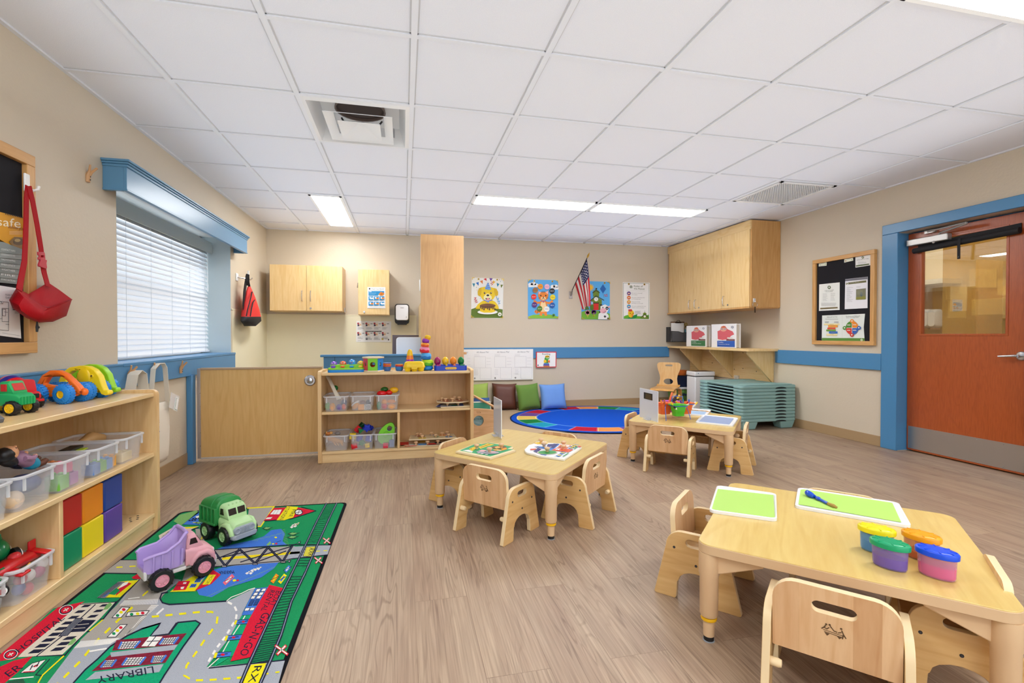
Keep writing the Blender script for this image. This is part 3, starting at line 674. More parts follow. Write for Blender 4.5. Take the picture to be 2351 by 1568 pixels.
UX, UY0, UY1, UZ0 = 4.0, 4.935, YB-.005, 1.385
mb = MB(); mb.bx(UX+.02, XR-.002, UY0, UY1, UZ0+.012, ZC-.01, CABD); mb.build('body', uc, world=True, bevel=.002)
mb = MB(); mb.bx(UX, XR-.002, UY0+.012, UY1, UZ0, UZ0+.022, CABD); mb.build('base_rail', uc, world=True, bevel=.002)
mb = MB(); mb.bx(UX+.005, UX+.025, UY0, UY1, 2.32, ZC-.01, CABY); mb.build('top_rail', uc, world=True, bevel=.002)
ys = [UY0+.01, 5.46, 6.08, UY1-.05]
for i in range(3):
 mb = MB(); mb.bx(UX, UX+.02, ys[i]+.002, ys[i+1]-.002, UZ0+.022, 2.325, CABW); dd = mb.build('door', uc, world=True, bevel=.002)
 hy = (5.40, 6.01, 6.15)[i]
 mb = MB(); pull(mb, (UX, hy, UZ0+.115), .12, (-.03, 0, 0))
 mb.build('handle', dd, world=True)
 if i < 2:
  mb = MB(); mb.cyl((UX, hy-.075, UZ0+.06), (UX-.008, hy-.075, UZ0+.06), .011, CHROME, 10); mb.build('lock', dd, world=True)
kr = thing('key_ring', 'ring of keys hanging from a clear hook on the end of the large upper cabinet', 'keys', (4.06, UY0-.01, 1.42))
mb = MB(); mb.bx(4.045, 4.075, UY0-.008, UY0, 1.455, 1.50, mat('e8e8ea', .2, alpha=.8)); mb.tube([(4.06, UY0-.008, 1.465), (4.06, UY0-.02, 1.455), (4.06, UY0-.022, 1.468)], .003, WHITE, 6); mb.build('hook', kr, world=True, bevel=.003)
mb = MB(); mb.tube([(4.06+.032*math.sin(a*PI/8), UY0-.016, 1.425-.032*math.cos(a*PI/8)) for a in range(17)], .002, CHROME, 6, cap=False); mb.bx(4.053, 4.067, UY0-.018, UY0-.014, 1.33, 1.40, mat('4a3a2a', .4, metal=.7)); mb.build('ring_and_key', kr, world=True)
ws = thing('wall_shelf', 'maple wall shelf on three triangular brackets below the large upper cabinet', 'shelf', (4.2, 5.85, .88))
mb = MB(); slab(mb, [(XR-.002, 4.945), (XR-.002, YB-.003), (4.0, YB-.003), (4.0, 5.0), (4.012, 4.965), (4.05, 4.945)], .868, .898, CABY); mb.build('top', ws, world=True, bevel=.005)
mb = MB(); mb.bx(XR-.024, XR-.002, 5.03, YB-.003, .47, .868, CABY); mb.build('back_panel', ws, world=True, bevel=.002)
for y in (5.03, 5.75, 6.45):
 mb = MB(); mb.add([(4.04, y, .868), (XR-.02, y, .868), (XR-.02, y, .48), (4.04, y, .845), (4.04, y+.02, .868), (XR-.02, y+.02, .868), (XR-.02, y+.02, .48), (4.04, y+.02, .845)],
  [(0, 3, 2, 1), (4, 5, 6, 7), (0, 1, 5, 4), (1, 2, 6, 5), (2, 3, 7, 6), (3, 0, 4, 7)], CABW); mb.build('bracket', ws, world=True, bevel=.001)
for y, z in ((5.55, .83), (5.72, .60), (5.55, .62), (5.35, .80), (5.30, .6), (6.2, .66)): mb = MB(); mb.cyl((XR-.024, y, z), (XR-.027, y, z), .006, INK, 8); mb.build('screw', ws, world=True)
TTOP = wood('e2c679', 'd6b262', 'Y', .9, .3, .35, .3, turn=R(-42)); TEDGE = mat('d9b88f', .4); TLEG = mat('dfbd93', .4); RINGM = mat('f2bb12', .35)
def quadloop(P, r=.055, n=6):
 """rounded quadrilateral from four corners"""
 o = []
 for i in range(4):
  a, b, c = Vector(P[i-1]), Vector(P[i]), Vector(P[(i+1) % 4])
  u, v = (a-b).normalized(), (c-b).normalized(); ang = u.angle(v); tl = r/math.tan(ang/2)
  p0, p1 = b+u*tl, b+v*tl; ce = b+(u+v).normalized()*(r/math.sin(ang/2))
  a0 = math.atan2(*(p0-ce).yx); a1 = math.atan2(*(p1-ce).yx)
  d = (a1-a0+PI) % (2*PI)-PI
  for k in range(n+1): t = a0+d*k/n; o.append((ce.x+r*math.cos(t), ce.y+r*math.sin(t)))
 return o
def table(label, c, hx, hy, zt=.345):
 """square table turned 45 degrees; hx, hy half diagonals"""
 t = thing('activity_table', label, 'table', (c[0], c[1], 0), group=None)
 P = [(-hx, 0), (0, -hy), (hx, 0), (0, hy)]
 lp = quadloop(P, .05);
 mb = MB(); slab(mb, quadloop([(p[0]*.997, p[1]*.997) for p in P], .049), zt-.006, zt, TTOP); slab(mb, lp, zt-.034, zt-.003, TEDGE)
 mb.build('tabletop', t, bevel=.0025)
 for i, p in enumerate(P):
  l = Vector((p[0], p[1], 0)); L0 = l*(1-.052/l.length) ; x, y = L0.x, L0.y
  mb = MB(); mb.lathe([(.034, zt-.034), (.034, .235), (.031, .228), (.030, .095), (.027, .088), (.0195, .086), (.018, .018)], TLEG, (x, y, 0), 24)
  lg = mb.build('leg', t)
  mb = MB(); mb.lathe([(.019, .072), (.0255, .074), (.027, .079), (.0255, .084), (.019, .086)], RINGM, (x, y, 0), 24); mb.build('height_ring', lg)
  mb = MB(); mb.lathe([(.017, .002), (.0175, .018), (.012, .0185)], BLACK, (x, y, 0), 16); mb.lathe([(.02, 0), (.02, .003), (.001, .003)], mat('9aa0a8', .3), (x, y, 0), 16); mb.build('foot', lg)
  mb = MB()
  for q in (P[i-1], P[(i+1) % 4]):
   u = (Vector((q[0], q[1], 0))-l).normalized(); nn = Vector((-u.y, u.x, 0)); a = L0+u*.02; b = L0+u*.17
   z = Vector((0, 0, 1)); h0, h1 = .075, .015
   v = [a+nn*.012+z*(zt-.034), a-nn*.012+z*(zt-.034), b-nn*.012+z*(zt-.034), b+nn*.012+z*(zt-.034)]
   w = [a+nn*.012+z*(zt-.034-h0), a-nn*.012+z*(zt-.034-h0), b-nn*.012+z*(zt-.034-h1), b+nn*.012+z*(zt-.034-h1)]
   mb.hull8(w, v, TLEG)
  mb.build('corner_brace', lg, bevel=.004)
 return t
T1 = table('square maple table with two knob puzzles and a small white stand on it', (.745, 2.965), .583, .635)
T2 = table('square maple table holding the marker caddy, in front of the stacked cots', (2.38, 3.71), .552, .61)
T3 = table('large near square maple table with green paper trays and paint cups', (1.552, 1.465), .573, .575)
CHB = wood('ecc79a', 'dcaf7e', 'Z', 1.1, .3, .4, .3, staves=.062); CHS = wood('e3bd80', 'd1a262', 'Y', .9, .3, .4, .3); CHE = mat('ecd3a6', .5)
def chair_logo(mb, T, z, y):
 a = Art(mb, lambda u, v: T @ Vector((u, y, z+v)), (0, -1, 0), .0004, .0004); m = mat('5d4327', .7)
 for p in ([(-.024, .004), (.024, .001)], [(-.022, -.001), (.022, -.004)]): a.line(p, .0016, m, 1)
 for x in (-.015, .013): a.poly([(x-.006, -.003), (x+.006, -.004), (x, -.011)], m, 1)
 a.line([(-.028, .005), (-.022, .011), (-.016, .008), (-.010, .014)], .0026, m, 1); a.line([(-.022, .011), (-.018, .018)], .003, m, 1)
 a.line([(-.004, .014), (.001, .008), (.008, .007)], .0026, m, 1); a.line([(-.004, .014), (-.008, .019)], .003, m, 1)
 a.line([(.018, .016), (.022, .006), (.028, -.004)], .0028, m, 1); a.line([(.022, .006), (.02, -.008)], .0026, m, 1); a.line([(.018, .010), (.010, .006)], .0022, m, 1)
 for x, yy in ((-.017, .021), (-.009, .022), (.017, .02)): a.circ(x, yy, .0028, m, n=10, layer=1)
def make_chair(label):
 """origin: floor centre, facing local +Y"""
 t = thing('toddler_chair', label, 'chair')
 W, Dp, H, TH = .345, .33, .272, .022
 hb, ht = Dp/2, .118
 out = [(-hb+.006, 0), (-hb+.083, 0)]
 aw, ah = .078, .115   # arch
 out += [(-hb+.089, .006), (-aw+.006, .07)]
 for k in range(9): a = PI-PI*k/8; out.append((aw*.86*math.cos(a), ah-.04+.042*math.sin(a)))
 out += [(aw-.006, .07), (hb-.089, .006), (hb-.083, 0), (hb-.006, 0), (hb, .006)]
 r = .062
 for k in range(7): a = PI/2*k/6; out.append((ht-r+r*math.cos(a)*1.0, H-r+r*math.sin(a)))
 for k in range(7): a = PI/2+PI/2*k/6; out.append((-ht+r+r*math.cos(a), H-r+r*math.sin(a)))
 out += [(-hb, .006)]
 hole = rrect(.082, .030, .0149, 6, 0, .232)
 for s in (-1, 1):
  mb = MB(); T = Matrix.Translation((s*(W/2-TH/2), 0, 0)) @ Matrix.Rotation(PI/2, 4, 'Z')
  mb.extrude(out, [hole], TH, CHS, T, CHE); sp = mb.build('side_panel', t, bevel=.004, seg=3)
  for y, z in ((-.085, .205), (.09, .185), (.0, .150)): mb = MB(); mb.cyl((s*W/2, y, z), (s*(W/2+.001), y, z), .0052, INK, 10); mb.cyl((s*W/2, y, z), (s*(W/2+.0014), y, z), .003, mat('55555c', .3, metal=.8), 8); mb.build('screw', sp)
  mb = MB(); mb.lathe([(.012, 0), (.0125, .02), (.010, .028), (.004, .029), (.0, .024)], CHE, X=Matrix.Translation((s*(W/2-TH), -.118, .118)) @ Matrix.Rotation(-s*PI/2, 4, 'Y'), n=16); mb.build('peg', sp)
 bw = W-2*TH-.004
 o = rrect(bw, .205, (.004, .06, .06, .004), 7, 0, .1025); o2 = rrect(.105, .033, .0164, 7, 0, .150)
 T = Matrix.Translation((0, -.088, .158)) @ Matrix.Rotation(R(-4), 4, 'X').inverted()
 mb = MB(T); mb.extrude(o, [o2], .02, CHB, None, CHE)
 bk = mb.build('backrest', t, bevel=.004, seg=3)
 mb = MB(); chair_logo(mb, T, .085, -.0103)
 mb.build('burnt_mark', bk)
 mb = MB(); slab(mb, rrect(bw, .21, .012, 3, 0, .02), .150, .168, CHS); mb.build('seat', t, bevel=.004)
 mb = MB(); mb.bx(-bw/2, bw/2, .105, .122, .10, .150, CHS); mb.build('front_rail', t, bevel=.003)
 return t
def fang(fx, fy): return math.atan2(fy, fx)-PI/2
first = None
for (x, y, fx, fy, lab) in (
 (.492, 2.572, .765, .66, 'toddler chair, back to the camera, at the puzzle table'),
 (1.010, 2.668, -.70, .73, 'toddler chair on the front right side of the puzzle table, nearest leg covered'),
 (.39, 3.135, .72, -.68, 'toddler chair at the far left side of the puzzle table, nearest the middle toy shelf'),
 (1.01, 3.205, -.72, -.70, 'toddler chair behind the puzzle table, only its top edge showing above the tabletop'),
 (2.045, 3.405, .675, .739, 'toddler chair with its back to the camera at the marker caddy table'),
 (2.565, 3.355, -.73, .68, 'toddler chair on the right side of the marker caddy table, nearest the cots'),
 (2.055, 3.885, .69, -.72, 'toddler chair on the far left of the marker caddy table, by the blue oval rug'),
 (2.60, 3.93, -.70, -.71, 'toddler chair behind the marker caddy table, almost hidden by the tabletop'),
 (1.245, 1.79, .68, -.73, 'toddler chair at the far left corner of the paint cup table'),
 (1.222, 1.148, .74, .67, 'nearest toddler chair, back to the camera, at the paint cup table'),
 (1.815, 1.685, -.74, -.67, 'toddler chair behind the paint cup table, top edge above the larger green tray'),
 (1.668, 1.152, -.67, .74, 'toddler chair tucked under the right end of the paint cup table')):
 if first is None: first = make_chair(lab); first.location = (x, y, 0); first.rotation_euler = (0, 0, fang(fx, fy)); first['group'] = 'toddler chairs around the three tables'
 else: dup(first, (x, y, 0), fang(fx, fy), lab)
bc = thing('bentwood_chair', 'bent plywood child chair with cut-out back near the back wall', 'chair', (3.626, 6.168, 0), R(-42)); bc.scale = (1.12, 1.45, 1.0)
BW = wood('dfa95c', 'd2954a', 'Y', .8, .28, .35, .4); BWB = wood('e6bd80', 'd9a563', 'Z', .9, .28, .35, .4)
def outline_back():
 o = []
 for x, z in ((-.115, .0), (-.118, .03), (-.110, .07), (-.106, .11), (-.114, .16), (-.130, .21), (-.146, .26), (-.150, .30)): o.append((x, z))
 for k in range(7): a = PI-PI/2*k/6; o.append((-.105+.045*math.cos(a), .305+.038*math.sin(a)))
 L_ = o[:]
 return L_+[(-x, z) for x, z in reversed(L_)]
T = Matrix.Translation((0, .135, .325)) @ Matrix.Rotation(R(-6), 4, 'X')
mb = MB(T); mb.extrude(outline_back(), [rrect(.09, .024, .0119, 5, 0, .298), [(.058*math.cos(a*PI/10), .065+.042*math.sin(a*PI/10)) for a in range(20)]], .012, BWB, None, CHE); mb.build('backrest', bc, bevel=.003)
mb = MB(); mb.strap([(0, .145, .345), (0, .128, .325), (0, .09, .315), (0, 0, .315), (0, -.10, .32), (0, -.15, .315), (0, -.165, .295)], (1, 0, 0), .29, .013, BW); mb.build('seat', bc, bevel=.003)
for s in (-1, 1):
 mb = MB(); mb.strap([(s*.115, -.06, .306), (s*.135, -.10, .30), (s*.145, -.135, .27), (s*.148, -.155, .15), (s*.15, -.17, 0)], (1, 0, 0), .045, .014, BW); mb.build('leg', bc, bevel=.003)
 mb = MB(); mb.strap([(s*.115, .05, .306), (s*.135, .10, .30), (s*.145, .135, .27), (s*.148, .155, .15), (s*.15, .18, 0)], (1, 0, 0), .045, .014, BW); mb.build('leg', bc, bevel=.003)
# WALL PIECES
def panel(name, label, cat, cr, plane, nrm, loop, m, art=None, th=.004, gap=.0005, group=None, parent=None, eps=.0005, edge=None):
 """flat sheet: loop in picture units on plane; th thick, art(a) draws on it"""
 f = crop(plane, *cr); n = Vector(nrm); mb = MB()
 P = [f(*p) for p in loop]; ce = sum(P, Vector())/len(P)
 nn = Vector()
 for i in range(len(P)): nn += (P[i]-ce).cross(P[(i+1) % len(P)]-ce)
 if nn.dot(n) < 0: P = P[::-1]
 k = len(P); vs = [p+n*gap for p in P]+[p+n*(gap+th) for p in P]
 fs = [tuple(range(k))[::-1], tuple(range(k, 2*k))]+[(i, (i+1) % k, k+(i+1) % k, k+i) for i in range(k)]
 mb.add(vs, fs, m)
 if art: art(Art(mb, f, nrm, eps, gap+th))
 if parent is not None: return mb.build(name, parent, world=True)
 zmin = min(P, key=lambda p: p.z)
 o = mb.build(name, origin=(ce.x, ce.y, zmin.z)); tag(o, label, cat, group); return o
backw = lambda px, py: aty(px, py, YB)
rightw = lambda px, py: atx(px, py, XR)
leftw = lambda px, py: atx(px, py, XL)
CA = (1050, 560, 4.6128)
c_ = lambda h, r=.6: mat(h, r)
GOLD = mat('c9a948', .35, metal=.6)
def eyelets(a, pts, corners):
 for x, y in pts: a.circ(x, y, 10, GOLD); a.circ(x, y, 5, INK)
 for (x, y, sx, sy) in corners: a.poly([(x, y), (x+sx*28, y), (x+sx*28, y+sy*7), (x+sx*7, y+sy*7), (x+sx*7, y+sy*24), (x, y+sy*24)], GOLD)
def dog(a):
 yl, dy, olive, gold = c_('eccb1c'), c_('d9b312'), c_('5f7a1e'), c_('f6df4a')
 a.poly([(147, 692), (240, 658), (480, 694), (476, 785), (144, 781)], olive)
 for x0, y0, x1, y1, x2, y2, h in ((158, 418, 188, 419, 175, 458, '2e8ca8'), (196, 412, 226, 404, 224, 444, '2a6fc0'), (238, 396, 268, 384, 268, 425, 'e07a2c'), (276, 372, 306, 362, 310, 392, 'c62a34'), (338, 362, 374, 366, 352, 396, '6b3fa0'), (376, 388, 402, 402, 374, 428, 'eebb3a'), (414, 414, 444, 424, 424, 456, '2e8ca8'), (456, 432, 484, 434, 462, 468, '6d7a1e')):
  a.poly([(x0, y0), (x1, y1), (x2, y2)], c_(h))
 a.poly([(190, 690), (215, 640), (255, 610), (292, 592), (360, 592), (402, 615), (425, 645), (440, 690)], yl)
 a.poly([(246, 462), (320, 450), (388, 468), (395, 520), (398, 555), (378, 588), (322, 606), (270, 592), (244, 556), (248, 516)], yl)
 for p in ([(252, 462), (228, 470), (214, 505), (216, 542), (234, 556), (250, 540), (256, 500)], [(384, 468), (412, 474), (430, 508), (430, 540), (412, 556), (396, 540), (388, 500)]): a.poly(p, dy)
 a.circ(320, 570, 44, c_('f7eeb0'), 34); a.circ(320, 548, 26, c_('f7eeb0'), 22)
 for x in (287, 355): a.circ(x, 521, 9, c_('5a3a1e'), 10); a.circ(x+2, 518, 3, WHITE, layer=40)
 a.circ(321, 545, 15, BLACK, 10); a.circ(320, 575, 24, INK, 18, a0=0, a1=PI); a.circ(322, 584, 14, c_('ea8ca0'), 10)
 a.poly([(289, 478), (322, 405), (356, 484), (322, 488)], c_('6aa7e0'))
 for k in range(3): a.line([(297+k*9, 470-k*22), (346-k*7, 462-k*22)], 7, c_('5d6fc4'))
 a.line([(278, 596), (320, 606), (366, 594)], 9, c_('7b7fd0')); a.poly([(306, 600), (336, 600), (330, 628), (318, 610), (308, 622)], c_('7b8fe0'))
 a.circ(318, 722, 107, c_('f2f2ee'), 24); a.poly([(236, 652), (402, 652), (400, 715), (360, 728), (280, 728), (240, 715)], c_('f2cf1c'))
 a.circ(319, 656, 84, c_('7a4f2e'), 24)
 for k in range(9): x = 242+k*19; a.line([(x, 660), (x, 684+10*(k % 3))], 13, c_('5f3a22'))
 for p in ([(176, 570), (196, 572), (180, 590), (206, 596), (186, 608), (212, 616), (188, 624)],): a.line(p, 6, c_('c23c38'))
 for p in ([(412, 560), (422, 592), (434, 572), (428, 612), (446, 604), (436, 634), (452, 630)],): a.line(p, 6, c_('5aa3d8'))
 a.line([(352, 400), (374, 408), (350, 420), (372, 428), (356, 440)], 5, c_('c23c38'))
 for x, y, h in ((200, 462, '2e8ca8'), (228, 480, 'e07a2c'), (440, 380, 'c23c38'), (454, 400, '2e8ca8'), (410, 500, 'eebb3a'), (206, 490, 'eebb3a'), (240, 580, '5aa3d8')): a.circ(x, y, 4, c_(h), n=8, layer=41)
 for x, y in ((216, 672), (412, 672)): a.circ(x, y, 22, yl, 15)
 a.circ(446, 746, 20, c_('eef0e4')); a.poly([(434, 742), (456, 742), (448, 756)], olive)
 eyelets(a, [(222, 374), (418, 382)], [(152, 357, 1, 1), (488, 370, -1, 1), (145, 780, 1, -1), (480, 788, -1, -1)])
panel('poster', 'puppy with a birthday cake poster, leftmost of the four animal posters on the back wall', 'poster', CA, backw, (0, -1, 0), [(152, 356), (489, 370), (481, 790), (144, 781)], c_('eeeee8'), dog, group=None)
def cat(a):
 og, crm, dk = c_('f08a30'), c_('f8d9a0'), c_('b5602a')
 a.poly([(748, 790), (752, 768), (800, 752), (880, 746), (980, 748), (1040, 762), (1066, 772), (1066, 790)], c_('86c03c'))
 for x, y, r in ((775, 432, 26), (805, 428, 30), (835, 438, 24), (1010, 452, 24), (1040, 452, 26), (1055, 468, 18)): a.circ(x, y, r, WHITE, r*.8, layer=2)
 a.rect(752, 436, 856, 458, WHITE, 3); a.rect(988, 462, 1064, 484, WHITE, 3)
 a.line([(872, 712), (838, 724), (822, 706)], 30, og); a.line([(830, 696), (826, 726)], 8, dk); a.line([(846, 706), (846, 738)], 8, dk)
 a.poly([(880, 600), (936, 600), (952, 660), (946, 736), (952, 758), (926, 764), (918, 740), (898, 740), (894, 764), (868, 756), (874, 720), (868, 660)], og)
 a.poly([(886, 616), (930, 616), (942, 670), (932, 720), (886, 720), (876, 670)], crm)
 for p in ([(878, 622), (840, 624), (808, 600)], [(936, 622), (976, 628), (1008, 604)]): a.line(p, 22, og)
 a.poly([(856, 502), (886, 510), (930, 510), (960, 494), (962, 548), (950, 586), (908, 604), (866, 588), (852, 550)], og)
 for p in ([(858, 502), (884, 514), (862, 536)], [(960, 496), (934, 514), (956, 534)]): a.poly(p, c_('f7b9b0'))
 for x in (894, 908, 922): a.line([(x, 500), (x, 518)], 5, c_('3c2a1c'))
 for x in (882, 934): a.circ(x, 548, 7, BLACK, 8)
 a.circ(908, 578, 26, crm, 18); a.circ(908, 566, 9, c_('6d3a22'), 6); a.line([(890, 586), (908, 578), (926, 586)], 5, c_('4a2a1c'))
 for s in (-1, 1):
  for k in (-6, 4): a.line([(908+s*34, 576+k*.4), (908+s*56, 572+k*1.6)], 2, c_('4a2a1c'))
 a.line([(884, 602), (908, 610), (934, 600)], 7, c_('7b7fd0')); a.circ(910, 616, 6, c_('d8303a'))
 for x, y, h, t, w in ((822, 491, 'a4703c', 'Brown', INK), (876, 453, 'f39a1e', 'Orange', INK), (946, 455, 'efb7cf', 'Pink', c_('b0708c')), (1000, 499, '25252a', 'Black', WHITE), (806, 561, 'e8291c', 'Red', WHITE), (1006, 566, 'f2dc22', 'Yellow', INK), (814, 645, '5c2a7c', 'Purple', WHITE), (1002, 650, '1c58a8', 'Blue', WHITE), (868, 686, '55801c', 'Green', WHITE), (944, 690, 'f4f4f0', 'White', INK)):
  a.circ(x, y, 28, c_(h), 29, layer=30); a.text(t, (x-18, y+5), (x+18, y+3), (0, -9), w, 31)
 a.circ(1016, 754, 15, c_('5f9a3c'), layer=30); a.circ(1016, 756, 9, c_('24443c'), layer=31)
 eyelets(a, [(812, 394), (1002, 398)], [(747, 378, 1, 1), (1066, 384, -1, 1), (750, 790, 1, -1), (1066, 790, -1, -1)])
panel('poster', 'orange cat poster ringed with named colour dots, second from left on the back wall', 'poster', CA, backw, (0, -1, 0), [(746, 377), (1067, 384), (1067, 793), (748, 791)], c_('5cb0ec'), cat)
def cow(a):
 gr, ol, olr = c_('74b632'), c_('6f8a26'), c_('33402a')
 a.poly([(1312, 798), (1314, 720), (1380, 700), (1470, 706), (1560, 720), (1614, 742), (1614, 800)], gr)
 a.circ(1408, 462, 26, c_('f6c32c'));
 for k in range(12): an = k*PI/6; a.line([(1408+28*math.cos(an), 462+28*math.sin(an)), (1408+38*math.cos(an), 462+38*math.sin(an))], 8, c_('f6c32c'), 4)
 a.poly([(1540, 428), (1574, 478), (1540, 526), (1508, 476)], c_('1d66b8')); a.line([(1540, 526), (1552, 566)], 2, INK)
 for x, y in ((1560, 540), (1580, 536), (1566, 552), (1582, 552)): a.circ(x, y, 6, c_('d8303a'), n=8, layer=5)
 a.poly([(1436, 560), (1500, 560), (1500, 500), (1468, 482), (1436, 500)], ol); a.line([(1430, 520), (1468, 492), (1506, 520)], 9, olr)
 a.poly([(1416, 702), (1416, 594), (1466, 556), (1528, 594), (1528, 702)], ol); a.line([(1406, 602), (1466, 550), (1552, 598)], 9, olr)
 for k in range(4): a.line([(1418, 620+k*20), (1526, 620+k*20)], 2.5, c_('5a721c'), 9)
 a.circ(1467, 586, 22, c_('f0eee2')); a.circ(1467, 586, 17, WHITE); a.line([(1467, 586), (1467, 572)], 3, INK); a.line([(1467, 586), (1476, 590)], 3, INK)
 a.rect(1440, 632, 1492, 700, c_('d82a22')); a.rect(1436, 622, 1496, 632, c_('3c2a1c')); a.rect(1413, 612, 1434, 640, c_('a8d4f0')); a.rect(1402, 648, 1438, 698, c_('5a801c'))
 a.line([(1468, 486), (1468, 468)], 3, INK); a.poly([(1458, 476), (1466, 466), (1478, 470), (1474, 484), (1462, 484)], INK)
 a.poly([(1352, 700), (1330, 690), (1364, 640), (1396, 692)], c_('4a7a2a'))
 for x, y, h in ((1376, 728, 'ee9ab6'), (1442, 722, '6a2c8c')):
  a.line([(x, y), (x, 780)], 5, c_('c9c832'));
  for q in range(6): a.circ(x+14*math.cos(q*1.05), y+12*math.sin(q*1.05), 13, c_(h), layer=20)
  a.line([(x-14, 756), (x, 764), (x+14, 756)], 6, c_('c9c832'), 21)
 a.poly([(1486, 798), (1492, 742), (1520, 720), (1570, 726), (1598, 756), (1600, 800)], WHITE)
 a.poly([(1512, 660), (1560, 640), (1592, 660), (1596, 700), (1576, 734), (1536, 738), (1512, 706)], WHITE)
 a.poly([(1510, 656), (1500, 640), (1524, 640), (1536, 652)], INK); a.poly([(1588, 664), (1612, 652), (1606, 676), (1592, 680)], c_('f4b4bc'))
 a.circ(1580, 682, 15, INK, 18); a.circ(1580, 684, 5, WHITE); a.circ(1536, 674, 6, INK); a.circ(1540, 708, 36, c_('f1b8c4'), 28); a.circ(1560, 714, 5, c_('b86a7c')); a.line([(1536, 724), (1552, 726), (1566, 720)], 3, INK)
 a.poly([(1544, 768), (1556, 756), (1572, 768), (1558, 784)], INK); a.circ(1590, 790, 10, INK); a.line([(1500, 712), (1504, 732)], 10, INK)
 eyelets(a, [(1554, 415)], [(1612, 402, -1, 1), (1314, 798, 1, -1), (1612, 800, -1, -1)])
panel('poster', 'poster of a cow and a green schoolhouse, third from left behind the small flag', 'poster', CA, backw, (0, -1, 0), [(1316, 392), (1614, 402), (1614, 802), (1312, 799)], c_('58b2ee'), cow)
def rules(a):
 ol = c_('5f6a3a')
 a.line([(1758, 414), (2028, 420), (2026, 794), (1758, 790)], 3, c_('4c6a44'), closed=True)
 a.circ(1838, 455, 20, c_('dfe0d8')); a.circ(1838, 455, 12, ol); a.poly([(1830, 452), (1846, 452), (1838, 462)], WHITE)
 a.text('Rules of', (1868, 456), (1962, 458), (0, -18), ol); a.text('the Roost', (1868, 482), (1982, 486), (0, -18), ol); a.line([(1790, 494), (1990, 500)], 1.5, c_('b8b8ae'))
 for k, (h, t1, t2) in enumerate((('5a2a82', 'Be kind to yourself', 'and others'), ('e8762a', 'Use your listening ears', 'and looking eyes'), ('e8a018', 'Keep your hands', 'and feet to yourself'), ('2a96cc', 'Use your walking feet and', 'inside voice in school'))):
  y = 524+k*46; a.circ(1814, y, 20, c_(h), layer=10); a.circ(1814, y+3, 11, c_('f0e4c8'), 10, layer=11); a.circ(1814, y+8, 8, c_('c84a4a'), 5, layer=12)
  a.text(t1, (1842, y+1), (1842+len(t1)*6, y+3), (0, -9), GREYINK, 10); a.text(t2, (1842, y+17), (1842+len(t2)*6, y+19), (0, -9), GREYINK, 10)
 a.poly([(1760, 790), (1762, 766), (1800, 752), (1860, 760), (1950, 768), (2026, 750), (2024, 794)], c_('62b22c')); a.poly([(1790, 792), (1830, 770), (1904, 742), (1898, 776), (1870, 792)], c_('0e8a3c'))
 a.circ(1836, 734, 32, c_('f2c81c'), 34); a.circ(1834, 752, 24, c_('f2c81c'), 28)
 for x in (1814, 1828, 1838): a.circ(x, 704, 8, c_('e04a3c'), 13, layer=20)
 a.circ(1828, 735, 5, BLACK); a.circ(1858, 735, 5, BLACK); a.poly([(1832, 744), (1868, 744), (1850, 760)], c_('ee8a1c')); a.circ(1850, 768, 6, c_('e04a3c'), 8)
 a.lines(1876, 714, 1944, 8, 4, 2.5, GREYINK)
 a.poly([(1934, 790), (1952, 768), (1980, 748), (2008, 768), (2022, 790)], c_('6f8a26')); a.poly([(1962, 756), (1962, 736), (1980, 724), (1998, 736), (1998, 756)], c_('6f8a26')); a.line([(1936, 778), (1980, 748), (2022, 778)], 6, c_('33402a')); a.circ(1980, 768, 12, c_('f0eee2')); a.line([(1980, 724), (1980, 708)], 3, INK)
 eyelets(a, [(1812, 426), (1976, 430)], [])
panel('poster', 'white rules poster with four coloured dots, rightmost poster on the back wall', 'poster', CA, backw, (0, -1, 0), [(1752, 405), (2036, 412), (2036, 802), (1750, 798)], c_('f4f4f2'), rules)
def about(xo, k):
 def f(a):
  g = c_('c9c9cc'); tx = c_('8f8f94')
  a.text('All About Me!', (xo+36, 1158-k*2), (xo+164, 1156-k*2), (0, -17), tx)
  a.lines(xo+10, 1174-k*2, xo+70, 14, 2, 2.5, g, .1)
  for x0, y0, x1, y1 in ((xo+10, 1198, xo+130, 1314), (xo+72, 1314, xo+190, 1432)): a.line([(x0, y0-k*3), (x1, y0-k*3), (x1, y1-k*3), (x0, y1-k*3)], 2.2, g, closed=True)
  a.lines(xo+140, 1212-k*2, xo+188, 34, 3, 2, g, .1); a.lines(xo+10, 1336-k*3, xo+60, 13, 5, 2, g, .3)
  a.circ(xo+16, 1426-k*3, 8, INK, n=12); a.circ(xo+16, 1426-k*3, 3, WHITE)
 return f
offw = lambda d: (lambda px, py: aty(px, py, YB-d))
for i, (x0, x1, yb, lab) in enumerate(((74, 168, 1446, 'All About Me sheet half hidden by the wooden panel, leftmost of the four'), (164, 384, 1446, 'All About Me sheet second from the left on the blue rail'), (380, 592, 1442, 'All About Me sheet third from the left on the blue rail'), (588, 802, 1438, 'All About Me sheet at the right end of the row, beside the reading sign'))):
 xx = (-52, 168, 384, 598)[i]
 lp = [(x0, 1118-i), (x1, 1117-i*1.5), (x1, yb-3), (x0, yb)]
 if i == 0: lp = [(30, 1118), (x1, 1117), (x1, 1446), (30, 1446)]
 panel('paper_sheet', lab, 'paper', CA, offw(.023+.001*i), (0, -1, 0), lp, PAPER, about(xx, i) if i else (lambda a: (a.text('Me!', (76, 1158), (112, 1158), (0, -17), c_('8f8f94')), a.lines(104, 1212, 140, 34, 3, 2, c_('c9c9cc'), .1))), th=.002, group='All About Me sheets on the blue rail')
